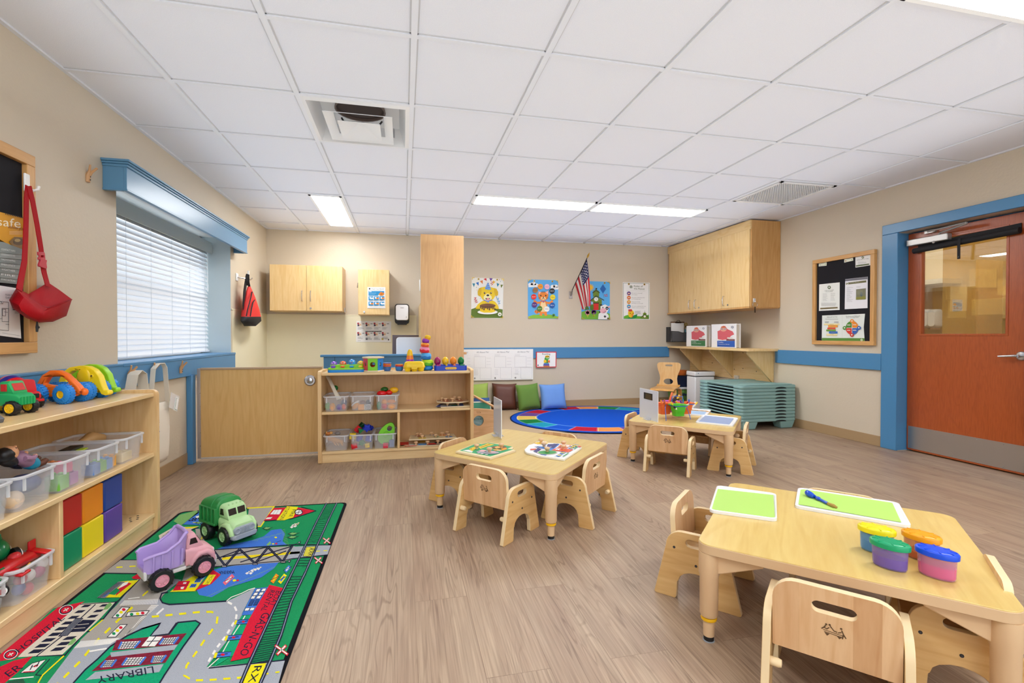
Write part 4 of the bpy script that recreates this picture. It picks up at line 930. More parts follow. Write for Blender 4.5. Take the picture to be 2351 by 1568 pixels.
def reading(a):
 a.poly([(842, 1150), (1040, 1150), (1038, 1298), (842, 1300)], WHITE)
 a.text('Reading', (898, 1174), (982, 1174), (0, -18), BLACK)
 for y, x0, x1, h in ((1270, 912, 970, '1c74c0'), (1283, 908, 972, '6a2c9c'), (1297, 910, 974, 'c8762a')): a.line([(x0, y), (x1, y)], 12, c_(h), 3)
 a.poly([(924, 1262), (922, 1210), (940, 1190), (972, 1196), (972, 1220), (958, 1226), (962, 1262)], c_('3c9a3a')); a.circ(955, 1206, 20, c_('52b04a')); a.circ(948, 1206, 6, WHITE); a.circ(964, 1206, 6, WHITE); a.circ(949, 1207, 2.5, BLACK); a.circ(965, 1207, 2.5, BLACK)
 a.circ(950, 1192, 24, c_('f2c81c'), 12); a.line([(930, 1194), (974, 1194)], 5, c_('222222')); a.poly([(912, 1232), (938, 1226), (944, 1254), (914, 1258)], c_('f2c81c')); a.poly([(958, 1230), (978, 1232), (976, 1258), (954, 1252)], c_('e8742a'))
 a.circ(852, 1284, 5, INK, 8)
panel('reading_sign', 'small red framed reading sign on the blue rail of the back wall', 'sign', CA, offw(.024), (0, -1, 0), [(832, 1142), (1048, 1140), (1046, 1306), (833, 1308)], c_('d6202c', .4), reading, th=.006)
fl = thing('wall_flag', 'small American flag hanging from a pole on a wall bracket', 'flag', (2.28, YB-.02, 1.55))
def flp(x, y, yy): return aty(1050+x/4.6128, 560+y/4.6128, yy)
mb = MB(); p0, p1 = flp(1205, 515, YB-.05), flp(1376, 145, YB-.52); mb.cyl(p0, p1, .006, mat('2a2320', .4)); mb.build('pole', fl, world=True)
mb = MB(); p2 = p1+(p1-p0).normalized()*.09; q = (p1-p0).normalized()
mb.tube([p1, p1+q*.02, p1+q*.05, p2], [.008, .013, .012, .001], mat('b5892e', .35, metal=.8), 10); mb.build('finial', fl, world=True)
mb = MB(); b0 = flp(1200, 540, YB); mb.box((b0.x, YB-.004, b0.z), (.055, .008, .11), STEEL); mb.cyl(b0+Vector((0, -.005, -.01)), p0+q*.05, .012, STEEL, 10); mb.build('bracket', fl, world=True, bevel=.002)
mb = MB(); FR, FW, FB = mat('c4202e', .8), mat('eeeae6', .8), mat('2f3566', .8)
def flagpt(u, v):
 """u along pole from the tip (0) to lower edge (1); v outwards from pole (0..1) hanging down"""
 tip, low = Vector((1372, 160)), Vector((1246, 428))
 top = tip.lerp(low, u)
 fa, fb = Vector((1412, 650)), Vector((1330, 690))
 end = fa.lerp(fb, u)+Vector((-6*math.sin(u*14), 10*math.sin(u*9)))
 mid = top.lerp(end, .45)+Vector((16-12*u, 0))
 p = top*(1-v)**2+mid*2*v*(1-v)+end*v*v
 d = YB-.50+.44*u*(1-.3*v)+.03*math.sin(u*20+v*2)*v
 return flp(p.x, p.y, d)
nu, nv = 9, 22
for i in range(nu):
 for j in range(nv):
  u0, u1, v0, v1 = i/nu, (i+1)/nu, j/nv, (j+1)/nv
  m = FB if (i < 5 and j < 9) else (FR if i % 2 == 0 else FW)
  mb.add([flagpt(u0, v0), flagpt(u1, v0), flagpt(u1, v1), flagpt(u0, v1)], [(0, 1, 2, 3)], m)
for i in range(5):
 for j in range(5):
  c0 = flagpt((i+.5)/9.2, (j+.9)/22*1.55)
  mb.add([c0+Vector((0, -.004, 0))+Vector((math.cos(a*PI/5+PI/2), 0, math.sin(a*PI/5+PI/2)))*(.016 if a % 2 == 0 else .0065) for a in range(10)], [tuple(range(10))], FW)
cl_ = mb.build('cloth', fl, world=True, smooth=80)
CBv = (520, 500, 4.0534)
def wash(a):
 bl, og = c_('1c8ac4'), c_('e88a2a')
 a.text('Wash Your Hands!', (1346, 667), (1466, 668), (0, -11), c_('3c4a3a')); a.circ(1332, 661, 7, INK, 8); a.line([(1346, 676), (1440, 676)], 2, GREYINK)
 a.rect(1322, 682, 1468, 725, bl); a.rect(1328, 686, 1350, 691, WHITE); a.lines(1328, 700, 1396, 7, 3, 2, c_('8cc4e4'))
 for p in ((1440, 700), (1430, 712), (1456, 706), (1448, 716)): a.circ(p[0], p[1], 13, og, 9, layer=8)
 a.circ(1420, 722, 10, WHITE, 4); a.circ(1462, 722, 9, WHITE, 4)
 for r in range(2):
  for k in range(3):
   x, y = 1322+k*51, 731+r*50
   a.rect(x, y, x+45, y+36, bl, 10); a.poly([(x+14, y+14), (x+45, y+10), (x+45, y+26), (x+18, y+26)], og if (k+r) % 3 else c_('eaf2f4'), 11); a.circ(x+16, y+14, 7, c_('e8eef0'), 9, layer=12); a.line([(x+4, y+40), (x+34, y+40)], 2, GREYINK, 10)
 a.rect(1316, 836, 1474, 840, c_('c8cccc'))
panel('handwashing_notice', 'white and blue handwashing notice taped to the narrow wall cabinet', 'notice', CBv, lambda px, py: aty(px, py, 6.479), (0, -1, 0), [(1312, 645), (1479, 646), (1478, 843), (1311, 842)], PAPER, wash, th=.0015)
def proc(a):
 for r in range(2):
  for k in range(4):
   x, y = 1218+k*76, 974+r*88
   a.rect(x, y, x+40, y+36, c_('efe6d8'), 2); a.circ(x+8, y+10, 10, c_('b0404a'), 9, layer=3); a.poly([(x+6, y+24), (x+30, y+12), (x+38, y+22), (x+14, y+34)], c_('e0b08c'), 4); a.poly([(x+2, y+20), (x+16, y+18), (x+18, y+34), (x+2, y+36)], c_('2c3550'), 5)
   a.lines(x+46, y+10, x+68, 5, 2, 2.4, INK, .2); a.lines(x+4, y+46, x+66, 6, 4, 2, GREYINK, .5)
 a.rect(1294, 1052, 1442, 1062, INK, 6); a.text('STANDARD PRECAUTIONS', (1300, 1060), (1436, 1060), (0, -6), c_('d8d8d8'), 7)
 for x, h in ((1296, '555560'), (1444, 'c9b44a')): a.rect(x, 1118, x+18, 1136, c_(h), 6)
 a.lines(1316, 1122, 1360, 7, 3, 2, GREYINK, .2); a.lines(1370, 1122, 1434, 7, 3, 2, GREYINK, .2); a.lines(1470, 1122, 1500, 7, 2, 2, GREYINK, .2); a.circ(1508, 1134, 5, INK, 8); a.line([(1222, 1142), (1250, 1142)], 2, GREYINK)
panel('procedure_chart', 'white diapering procedure chart with small photos below the narrow wall cabinet', 'notice', CBv, offw(.006), (0, -1, 0), [(1210, 960), (1533, 964), (1531, 1157), (1206, 1155)], PAPER, proc, th=.0015)
pt = thing('towel_dispenser', 'white and black paper towel dispenser on the changing corner wall', 'dispenser', (-.02, YB, 1.21))
x0, x1, z0, z1 = -.118, .072, 1.218, 1.486; T = Matrix.Translation(((x0+x1)/2, YB-.003, (z0+z1)/2)) @ Matrix.Rotation(PI/2, 4, 'X')
mb = MB(); w_, h_ = x1-x0, z1-z0
mb.ring([[(p[0]*s, p[1]*s, z) for p in rrect(w_, h_, .035)] for z, s in ((0, 1), (.10, 1), (.115, .97))], BLACK, X=T); mb.build('back_shell', pt, world=True)
mb = MB(); T2_ = Matrix.Translation(((x0+x1)/2, YB-.003, (z0+z1)/2+.016)) @ Matrix.Rotation(PI/2, 4, 'X')
mb.ring([[(p[0]*s, p[1]*s, z) for p in rrect(w_-.02, h_-.055, .03)] for z, s in ((.10, 1), (.14, .985), (.155, .93))], mat('f0f0f2', .2), X=T2_); mb.build('front_cover', pt, world=True)
mb = MB(); mb.bx(-.045, .0, YB-.161, YB-.155, 1.428, 1.434, mat('8a8a90', .4)); mb.bx(.03, .036, YB-.16, YB-.156, 1.30, 1.315, mat('66666a', .4)); mb.build('marks', pt, world=True)
mb = MB(); mb.bx(-.085, .04, YB-.14, YB-.04, 1.205, 1.225, BLACK); mb.build('paper_slot', pt, world=True, bevel=.004)
hk = thing('coat_hook', 'white wall hook with a chrome arm holding the red and black backpack', 'hook', (XL, 5.66, 1.64))
mb = MB(); mb.bx(XL, XL+.012, 5.60, 5.66, 1.64, 1.72, WHITE); mb.build('plate', hk, world=True, bevel=.005)
mb = MB(); mb.tube([(XL+.01, 5.63, 1.68), (XL+.05, 5.65, 1.672), (XL+.085, 5.70, 1.672), (XL+.10, 5.76, 1.668), (XL+.105, 5.80, 1.69)], .007, CHROME, 8); mb.bx(XL+.085, XL+.10, 5.70, 5.72, 1.665, 1.76, WHITE); mb.build('arm', hk, world=True)
bp = thing('backpack', 'red and black sling backpack hanging from the white hook by the window', 'bag', (XL+.1, 5.78, 1.2))
BR, BB = mat('d42a26', .7, bump=.2, bscale=300), mat('1c1b1f', .75, bump=.2, bscale=300)
def bpk(px, py, d=.10): return atx(520+px/4.0534, 500+py/4.0534, XL+d)
secs = [(212, 640, .008), (222, 690, .03), (230, 740, .045), (236, 800, .058), (240, 860, .068), (244, 920, .075), (240, 960, .07)]
def bag_rings(sel, grow=1.0):
 rings = []
 wl = {640: (205, 216), 690: (190, 238), 740: (182, 256), 800: (172, 272), 860: (165, 286), 920: (158, 298), 960: (152, 302), 990: (176, 270), 1008: (200, 235)}
 for y in sel:
  l, r = wl[y]; a, b2 = bpk(l, y), bpk(r, y); c = (a+b2)/2; hw = (b2-a)/2*grow
  th = .012+.055*min(1, (y-630)/260); th = th if y < 980 else th*.8
  rings.append([c+hw*math.cos(t*PI/8)+Vector((1, 0, 0))*th*grow*math.sin(t*PI/8) for t in range(16)])
 return rings
mb = MB(); mb.ring(bag_rings([640, 690, 740, 800, 860, 920]), BR); mb.build('body', bp, world=True, smooth=80)
mb = MB(); mb.ring(bag_rings([920, 960, 990, 1008], 1.01), BB); mb.build('black_base', bp, world=True, smooth=80)
def on_bag(px, py, off=.07): return bpk(px, py, .10+off)
mb = MB(); mb.tube([on_bag(x, y, o) for x, y, o in ((238, 690, .035), (228, 740, .05), (212, 800, .062), (195, 860, .068), (185, 912, .07))], .006, BB, 6); mb.build('zip', bp, world=True)
mb = MB(); mb.tube([on_bag(x, y, o) for x, y, o in ((262, 765, .04), (246, 790, .055), (232, 850, .066), (222, 915, .07))], .006, BB, 6); mb.build('zip', bp, world=True)
mb = MB(); mb.strap([bpk(188, 560, .10), bpk(180, 600, .09), bpk(168, 690, .085), bpk(162, 800, .085), bpk(165, 900, .09)], (0, 1, 0), .055, .01, BB); mb.build('strap', bp, world=True)
mb = MB(); mb.strap([bpk(196, 630, .11), bpk(190, 590, .11), bpk(186, 550, .10), bpk(192, 524, .10), bpk(202, 530, .11), bpk(204, 600, .11), bpk(212, 640, .10)], (1, 0, 0), .022, .006, BB); mb.build('hanging_loop', bp, world=True)
PEGW = mat('c99a6a', .45)
def peg(p, label):
 t = MB(); x, y, z = p
 t.tube([(x+.004, y, z-.035), (x+.006, y, z), (x+.012, y, z+.02)], [.012, .013, .010], PEGW, 8)
 t.tube([(x+.008, y, z-.005), (x+.022, y+.005, z+.022), (x+.045, y+.012, z+.05)], [.009, .007, .006], PEGW, 8)
 t.tube([(x+.010, y, z+.01), (x+.018, y-.006, z+.035), (x+.024, y-.012, z+.06)], [.008, .006, .005], PEGW, 8)
 for q in (-.022, -.005): t.ball((x+.017, y, z+q), .0035, INK, 8)
 o = t.build('coat_peg', origin=(x, y, z)); tag(o, label, 'peg', 'wooden coat pegs on the window wall')
peg((XL, 3.165, 1.955), 'wooden two-pronged peg on the wall left of the window valance')
peg((XL+.03, 4.22, .80), 'empty wooden peg on the blue rail near the gate')
peg((XL+.03, 3.79, .81), 'wooden peg on the blue rail holding the tote bag with a tag')
peg((XL+.03, 3.50, .81), 'wooden peg on the blue rail holding canvas straps behind the toy cars')
mb = MB(); mb.bx(.672, .705, 5.505, 5.53, .842, .868, PEGW); tag(mb.build('coat_peg', origin=(.69, 5.52, .85), bevel=.004), 'short wooden peg on the right edge of the tall wooden panel', 'peg')
CV = mat('e6dccb', .85, bump=.25, bscale=500)
tb = thing('tote_bag', 'cream canvas tote bag with a clear tag hanging beside the long shelf', 'bag', (XL+.06, 3.85, .2))
mb = MB(); Y0, Y1 = 3.67, 3.995
rings = []
for z, a, b2, th in ((.585, 3.68, 3.965, .010), (.52, 3.675, 3.965, .022), (.40, 3.675, 3.96, .032), (.28, 3.68, 3.945, .034), (.20, 3.69, 3.935, .03), (.165, 3.71, 3.935, .012)):
 n = 20; rings.append([(XL+.055+th*math.sin(t*2*PI/n)*(1+.15*math.sin(t*3)), (a+b2)/2+(b2-a)/2*math.copysign(abs(math.cos(t*2*PI/n))**.6, math.cos(t*2*PI/n)), z) for t in range(n)])
mb.ring(rings[::-1], CV); mb.build('sack', tb, world=True, smooth=80)
mb = MB(); mb.strap([(XL+.065, 3.70, .58), (XL+.065, 3.71, .70), (XL+.062, 3.74, .83), (XL+.062, 3.80, .862), (XL+.062, 3.87, .862), (XL+.064, 3.90, .83), (XL+.066, 3.915, .70), (XL+.068, 3.93, .58)], (1, .0, 0), .03, .004, CV); mb.build('handle', tb, world=True)
mb = MB(); mb.box((XL+.10, 3.95, .575), (.004, .13, .11), mat('f4f4f6', .15, alpha=.45), Matrix.Rotation(R(-20), 3, 'X')); mb.build('clear_sleeve', tb, world=True)
mb = MB(); mb.box((XL+.104, 3.975, .555), (.003, .05, .10), PAPER, Matrix.Rotation(R(-20), 3, 'X')); mb.box((XL+.1055, 3.975, .555), (.003, .038, .085), mat('7f9a8c', .7), Matrix.Rotation(R(-20), 3, 'X')); mb.box((XL+.1065, 3.975, .555), (.003, .034, .08), PAPER, Matrix.Rotation(R(-20), 3, 'X')); mb.build('name_tag', tb, world=True)
mb = MB()
a = Art(mb, lambda u, v: Vector((XL+.092, 3.735+u, v)), (1, 0, 0), .0003)
for z, st, h in ((.46, '2', 'c8403c'), (.425, 'a', 'a890e0'), (.39, 'b', '2a3fb0')): a.text(st, (0, z), (.018, z), (0, .022), mat(h, .7), 1)
mb.build('print', tb, world=True)
tb2 = thing('canvas_straps', 'cream canvas bag straps on a peg behind the green toy car', 'bag', (XL+.06, 3.5, .3))
mb = MB()
for dx in (0, .03): mb.strap([(XL+.05+dx, 3.435, .45), (XL+.055+dx, 3.44, .72), (XL+.06+dx, 3.46, .81), (XL+.06+dx, 3.51, .835), (XL+.06+dx, 3.565, .81), (XL+.06+dx, 3.585, .70), (XL+.055+dx, 3.59, .45)], (1, 0, 0), .03, .004, CV)
mb.build('strap', tb2, world=True)
mb = MB(); mb.bx(XL+.035, XL+.10, 3.40, 3.62, .2, .47, CV); mb.build('sack', tb2, world=True, bevel=.02, seg=3)
CC = (1860, 560, 6.535); OAK = wood('d9a869', 'c48f4e', 'Z', 1.2, .4, .4); OAKY = wood('d9a869', 'c48f4e', 'Y', 1.2, .4, .4); FELT = mat('14131a', .95)
def board(name, label, x, sgn, y0, y1, z0, z1, fw, th):
 t = thing(name, label, 'notice board', (x, (y0+y1)/2, z0))
 xa, xb = sorted((x, x+sgn*th))
 for a, b2, c, d, m in ((y0, y1, z0, z0+fw, OAKY), (y0, y1, z1-fw, z1, OAKY), (y0, y0+fw, z0+fw, z1-fw, OAK), (y1-fw, y1, z0+fw, z1-fw, OAK)):
  mb = MB(); mb.bx(xa, xb, a, b2, c, d, m); mb.build('frame_rail', t, world=True, bevel=.003)
 xc, xd_ = sorted((x, x+sgn*.012)); mb = MB(); mb.bx(xc, xd_, y0+fw*.9, y1-fw*.9, z0+fw*.9, z1-fw*.9, FELT); mb.build('felt', t, world=True)
 return t
board('notice_board', 'black felt notice board in an oak frame beside the door', XR, -1, 3.725, 4.44, .962, 1.885, .042, .034)
rb = lambda px, py: atx(px, py, XR-.0125)
NV = (-1, 0, 0); GB = c_('55663a')
def p_slip(a): a.circ(152, 316, 6, c_('6a8a3a')); a.line([(170, 296), (215, 290)], 3, GREYINK); a.circ(232, 302, 6, c_('7aa04a'))
panel('paper_slip', 'small name slip at the top left of the notice board by the door', 'paper', CC, rb, NV, [(132, 282), (250, 266), (248, 326), (130, 338)], c_('e6ead8'), p_slip, th=.001)
def p_slip2(a): a.circ(536, 256, 9, c_('a06a2a'), 8); a.line([(560, 230), (605, 222)], 3, GREYINK); a.circ(625, 235, 6, c_('7aa04a'))
panel('paper_slip', 'small name slip at the top middle of the notice board by the door', 'paper', CC, rb, NV, [(514, 222), (644, 198), (648, 250), (512, 280)], c_('e6ead8'), p_slip2, th=.001)
def p_top(a): a.circ(792, 203, 18, GB); a.circ(792, 203, 9, c_('d8dcc8')); a.text('SAMPLE MENU OF CARE', (700, 250), (880, 226), (0, -12), c_('5a5f55')); a.lines(722, 270, 862, 13, 4, 2.5, GREYINK); a.poly([(692, 322), (890, 294), (890, 312), (692, 342)], GB)
panel('paper_sheet', 'white notice pinned in the top right corner of the notice board by the door', 'paper', CC, rb, NV, [(680, 190), (908, 154), (904, 320), (682, 355)], PAPER, p_top, th=.001)
def p_sick(a): a.circ(288, 652, 25, GB); a.circ(288, 650, 12, c_('e4e6da')); a.text('SIGNS OF ILLNESS', (222, 710), (358, 696), (0, -12), c_('4a4f45')); a.text('IN CHILDREN', (240, 724), (342, 716), (0, -10), c_('4a4f45')); a.lines(192, 748, 280, 17, 7, 2.6, GREYINK, .4); a.lines(312, 740, 392, 17, 7, 2.6, GREYINK, .4); a.lines(170, 888, 405, 13, 4, 3, GREYINK, .1); a.poly([(158, 960), (418, 946), (418, 964), (158, 980)], c_('6f5f34'))
panel('paper_sheet', 'white illness notice on the left of the notice board by the door', 'paper', CC, rb, NV, [(138, 608), (445, 576), (443, 990), (134, 1005)], c_('eef0ea'), p_sick, th=.001)
def p_plan(a):
 a.poly([(528, 532), (864, 494), (864, 530), (528, 562)], c_('74747c')); a.poly([(540, 582), (845, 546), (845, 576), (540, 612)], c_('6b683c')); a.circ(564, 594, 15, c_('e8e8dc')); a.circ(564, 594, 9, GB); a.text('Classroom Schedule', (592, 590), (740, 574), (0, -9), c_('e8e8e0'))
 a.lines(552, 655, 650, 15, 15, 2.6, GREYINK, .6); a.lines(700, 640, 790, 12, 2, 2.4, GREYINK, .4)
 a.poly([(696, 682), (838, 666), (838, 830), (694, 838)], c_('7d7c62')); a.poly([(694, 800), (838, 780), (838, 830), (694, 838)], c_('8c8a3a')); a.circ(776, 756, 20, c_('5f6a6a'), 36); a.lines(712, 706, 800, 22, 3, 4, c_('b0b09c'))
panel('paper_sheet', 'white schedule in a plastic sleeve on the right of the notice board by the door', 'paper', CC, rb, NV, [(528, 530), (866, 492), (862, 962), (520, 980)], c_('eeeef2'), p_plan, th=.001)
def p_cycle(a):
 a.poly([(180, 1410), (480, 1412), (818, 1414), (820, 1472), (176, 1462)], c_('5a8c34')); a.line([(484, 1072), (484, 1410)], 2, c_('c8ccc4')); a.circ(776, 1440, 17, c_('dfe8d4')); a.poly([(764, 1436), (790, 1436), (778, 1450)], c_('5a8c34'))
 a.text('Balanced Learning', (258, 1104), (412, 1098), (0, -15), c_('5a5f55')); a.lines(234, 1122, 440, 13, 2, 3, GREYINK, .1); a.text('The Primrose Balanced', (540, 1096), (750, 1086), (0, -14), c_('5a5f55')); a.text('Early Learning Cycle', (552, 1114), (735, 1106), (0, -13), c_('5a5f55'))
 for x0, x1 in ((228, 298), (368, 436)): a.lines(x0, 1168, x1, 12, 2, 4, c_('77777a'), .2)
 for x0, y0, x1, y1, h in ((212, 1196, 448, 1216, 'f0dfa0'), (276, 1218, 418, 1252, 'f2a23c'), (264, 1256, 386, 1280, 'e2452c'), (248, 1284, 390, 1310, '6fa43c'), (290, 1312, 418, 1344, '2f6fc4'), (250, 1348, 412, 1378, 'f2e2a8')): a.rect(x0, y0, x1, y1, c_(h), 8); a.lines((x0+x1)/2-34, (y0+y1)/2, (x0+x1)/2+34, 9, 1, 4, c_('a08c60'), .1, 9)
 for a0, h in ((PI, '4f8a34'), (1.5*PI, 'ee8a1c'), (.5*PI, 'd83a2c'), (0, '2f62b8')):
  q = [(638, 1260)]+[(638+96*math.cos(a0+PI/2*i/8), 1260+104*math.sin(a0+PI/2*i/8)) for i in range(9)]; a.poly(q, c_(h), 12)
 a.line([(638, 1156), (638, 1364)], 5, PAPER, 13); a.line([(542, 1260), (734, 1260)], 5, PAPER, 13)
 for x, y, h in ((638, 1158, 'f08c1e'), (742, 1260, '2f62b8'), (636, 1366, 'c8322c'), (528, 1262, '4f8a34')): a.circ(x, y, 29, c_(h), layer=14); a.circ(x, y-3, 11, c_('e8e4d8'), layer=15)
 for x, y in ((592, 1216), (680, 1212), (592, 1296), (680, 1294)): a.lines(x-26, y-4, x+26, 9, 2, 5, c_('f0ead8'), .1, 16)
panel('learning_cycle_poster', 'wide learning cycle poster with a four-colour wheel, bottom of the notice board by the door', 'poster', CC, rb, NV, [(182, 1074), (824, 1048), (806, 1250), (820, 1472), (176, 1462)], c_('e6ece6'), p_cycle, th=.0015)
CD = (0, 320, 3.133); lb = lambda px, py: atx(px, py, XL+.0135)
board('notice_board', 'black felt notice board in an oak frame at the left edge of the photo', XL, 1, 1.95, 2.727, .975, 1.905, .052, .034)
PV = (1, 0, 0)
def p_safe(a):
 a.text('safe', (-42, 618), (128, 636), (0, -62), c_('f6ead0')); a.text('school plan', (36, 636), (158, 656), (4, -22), c_('7a2c1c')); a.lines(44, 662, 160, 9, 3, 3, c_('f0c890'), .3)
 a.poly([(40, 735), (80, 700), (172, 705), (172, 795), (120, 792), (60, 760)], c_('8a6a3a')); a.circ(110, 735, 40, c_('5f4c34'), 26); a.circ(100, 725, 22, c_('b59a64'), 12)
 for k in range(14): a.line([(10+k*12, 528+k*2.6), (12+k*12, 540+k*2.6)], 5, INK, 9)
panel('safety_booklet', 'yellow spiral safety booklet pinned on the left notice board', 'booklet', CD, lb, PV, [(-70, 508), (160, 568), (176, 796), (120, 794), (40, 755), (-70, 690)], c_('d99a1c'), p_safe, th=.01)
tabs = ['CONTACT INFO', 'LOCKDOWN/CODE RED', 'CHILD/KIDNAPPING', 'EMERGENCY', 'WEATHER', 'FIRE', 'EVACUATION']
for k, tt in enumerate(tabs):
 y0 = 738+k*36
 def p_tab(a, y0=y0, tt=tt, k=k):
  a.text(tt, (4, y0+58+k*0), (104, y0+72), (0, -13), c_('e4e8e6'))
 panel('tab_sheet', ('first', 'second', 'third', 'fourth', 'fifth', 'sixth', 'seventh')[k]+' grey tabbed sheet from the top, below the yellow booklet', 'paper', CD, lambda px, py, k=k: atx(px, py, XL+.0140+.0028*(7-k)), PV, [(-70, y0-10), (20, y0), (166, y0+56), (164, y0+92), (20, y0+78), (-70, y0+68)], c_('8e9794' if k % 2 else '808a88', .35), p_tab, th=.002, group='grey tabbed sheets on the left notice board')
def p_floor(a):
 g = c_('6a6a6e')
 a.text('OLDER TODDLER', (34, 1122), (126, 1134), (0, -12), g); a.text('CLASSROOM', (34, 1142), (106, 1152), (0, -12), g)
 for p in ([(-40, 1160), (56, 1172), (56, 1376), (-40, 1366)], [(8, 1214), (56, 1218), (56, 1312), (8, 1310)], [(10, 1220), (32, 1222), (32, 1270), (10, 1268)]): a.line(p, 3, g, closed=True)
 for p in ([(-20, 1290), (8, 1290)], [(20, 1240), (46, 1244)], [(30, 1330), (56, 1332)], [(-10, 1180), (10, 1182)]): a.line(p, 3, g)
 a.circ(4, 1170, 9, g, 8); a.circ(4, 1170, 6, PAPER, 5); a.line([(76, 1224), (126, 1232)], 5, INK); a.lines(90, 1240, 126, 8, 2, 2, g); a.line([(0, 1392), (126, 1412)], 2, GREYINK)
panel('floor_plan', 'white sheet with a classroom floor plan low on the left notice board', 'paper', CD, lb, PV, [(-70, 1040), (128, 1072), (150, 1432), (-70, 1402)], PAPER, p_floor, th=.001)
ah = thing('adhesive_hook', 'white adhesive hook on the oak frame holding the red waist bag', 'hook', (XL+.034, 2.705, 1.62))
def wb(px, py, d): return atx(px/3.133, 320+py/3.133, XL+d)
mb = MB(); p = wb(186, 312, .036); mb.box((XL+.039, p.y, p.z), (.01, .032, .085), WHITE); mb.build('plate', ah, world=True, bevel=.005)
mb = MB(); mb.tube([(XL+.044, p.y, p.z-.02), (XL+.062, p.y+.004, p.z-.034), (XL+.078, p.y+.008, p.z-.026), (XL+.082, p.y+.009, p.z-.01)], .006, WHITE, 8); mb.build('hook_tip', ah, world=True)
wbg = thing('waist_bag', 'red waist bag with a buckled strap hanging beside the left notice board', 'bag', (XL+.1, 2.75, 1.05))
RB = mat('a80816', .65, spec=.2, bump=.3, bscale=250)
mb = MB(); mb.strap([wb(200, 335, .07), wb(190, 430, .068), wb(188, 560, .065), wb(184, 720, .065), wb(176, 880, .07), wb(150, 1010, .085), wb(138, 1085, .10)], (0, 1, .1), .028, .003, RB); mb.build('strap', wbg, world=True)
mb = MB(); mb.strap([wb(208, 336, .072), wb(236, 450, .07), wb(268, 620, .07), wb(294, 780, .07), wb(304, 860, .07)], (0, 1, -.25), .029, .003, RB); mb.strap([wb(308, 900, .07), wb(318, 960, .07), wb(332, 1010, .075), wb(345, 1060, .085)], (0, 1, -.1), .032, .003, RB); mb.build('strap', wbg, world=True)
mb = MB(); BK = mat('c03a48', .4)
q = Matrix.Rotation(R(8), 3, 'X')
for y, w_, h_ in ((822, .04, .016), (858, .042, .012)): mb.box(wb(294 if y < 840 else 298, y, .075), (.008, w_, h_), BK, q)
for dx in (-16, 16): mb.box(wb(300+dx, 838, .075), (.008, .006, .03), BK, q)
pc = wb(306, 893, .075); mb.extrude([(-.02, .022), (.02, .022), (.018, .006), (.024, -.012), (.022, -.02), (-.022, -.02), (-.024, -.012), (-.018, .006)], [], .011, BK, Matrix.Translation(pc) @ Matrix.Rotation(PI/2, 4, 'Z') @ Matrix.Rotation(R(8), 4, 'Y')); mb.build('buckle', wbg, world=True, bevel=.002)
mb = MB()
def pouch(px, py, d): return wb(px, py, d)
left = [(68, 1155), (110, 1090), (150, 1085), (215, 1112)]
top_in = [(128, 1075, .03), (210, 1098, .03), (300, 1060, .03), (345, 1030, .05), (400, 1060, .03)]
ringsA = []
outl = lambda f: None
def loop(pts, d, sag=0): return [pouch(x, y, d) for x, y in pts]
L0 = [(66, 1155), (118, 1068), (205, 1112), (270, 1075), (345, 1028), (430, 1085), (518, 1150), (478, 1270), (380, 1312), (280, 1318), (190, 1285), (90, 1215)]
Lm = [(70, 1158), (120, 1078), (215, 1135), (300, 1195), (345, 1210), (430, 1180), (514, 1152), (474, 1268), (380, 1310), (280, 1314), (190, 1280), (94, 1212)]
cx0, cy0 = 300, 1215
def shrink(Lp, s, dx=0, dy=0): return [(cx0+dx+(x-cx0)*s, cy0+dy+(y-cy0)*s) for x, y in Lp]
mb.ring([loop(shrink(L0, .93), .02), loop(L0, .06), loop(shrink(Lm, 1.0), .10), loop(shrink(Lm, .93, 0, 4), .15), loop(shrink(Lm, .70, -4, 18), .185), loop(shrink(Lm, .35, -8, 26), .198)][::-1], RB)
mb.build('pouch', wbg, world=True, smooth=50)
mb = MB(); mb.tube([pouch(212, 1138, .115), pouch(290, 1196, .125), pouch(345, 1212, .13), pouch(430, 1186, .12), pouch(516, 1152, .105)], .003, mat('8f0c18', .6), 6); mb.build('zip_seam', wbg, world=True)
mb = MB(); mb.tube([pouch(266, 1310, .12), pouch(268, 1350, .12), pouch(266, 1385, .12)], [.002, .006, .004], BLACK, 6); mb.ball(pouch(275, 1352, .122), .006, BLACK, 8); mb.build('zip_pull', wbg, world=True)
a_ = MB(); aa = Art(a_, lambda x, y: pouch(x, y, .157), (1, 0, 0), .0004);
aa.line([(135, 1108), (150, 1122), (140, 1130), (160, 1138), (168, 1130)], 4, mat('5a1030', .7)); aa.line([(165, 1158), (180, 1142), (190, 1165), (205, 1150)], 4, mat('5a1030', .7)); a_.build('ink_name', wbg, world=True)
# ROAD MAP RUG
RZ = .006
flr = lambda px, py: atz(px, py, RZ)
RUG0 = [(-1.305, 3.225), (-.352, 3.175), (-.372, 1.30), (-1.300, 1.33)]
G1, G2, GR, GR2 = pile('1d8f58', .3), pile('17a070', .3), pile('a6abb4', .22), pile('a9a49c', .2)
BK_, RD_, YL_, BL_, WH_, CRM = pile('23253a', .3), pile('d11f38', .3), pile('eede1e', .25), pile('4377cf', .3), pile('eceae4', .15), pile('dcd3c0', .2)
LG_ = pile('7fb36a', .25); PNK = pile('e4687c', .25); ORG_ = pile('ee8a22', .25); DG_ = pile('2c5a44', .3); BRK = pile('7c2236', .7, .9, 260)
rug = thing('road_map_rug', 'green and grey town road map play rug beside the long toy shelf', 'rug', (-.83, 2.25, 0))
mb = MB(); slab(mb, quadloop(RUG0, .035), 0, RZ-.001, pile('15161c', .3)); mb.build('border', rug, world=True)
mb = MB()
inner = [(-1.290, 3.208), (-.368, 3.160), (-.388, 1.31), (-1.286, 1.345)]
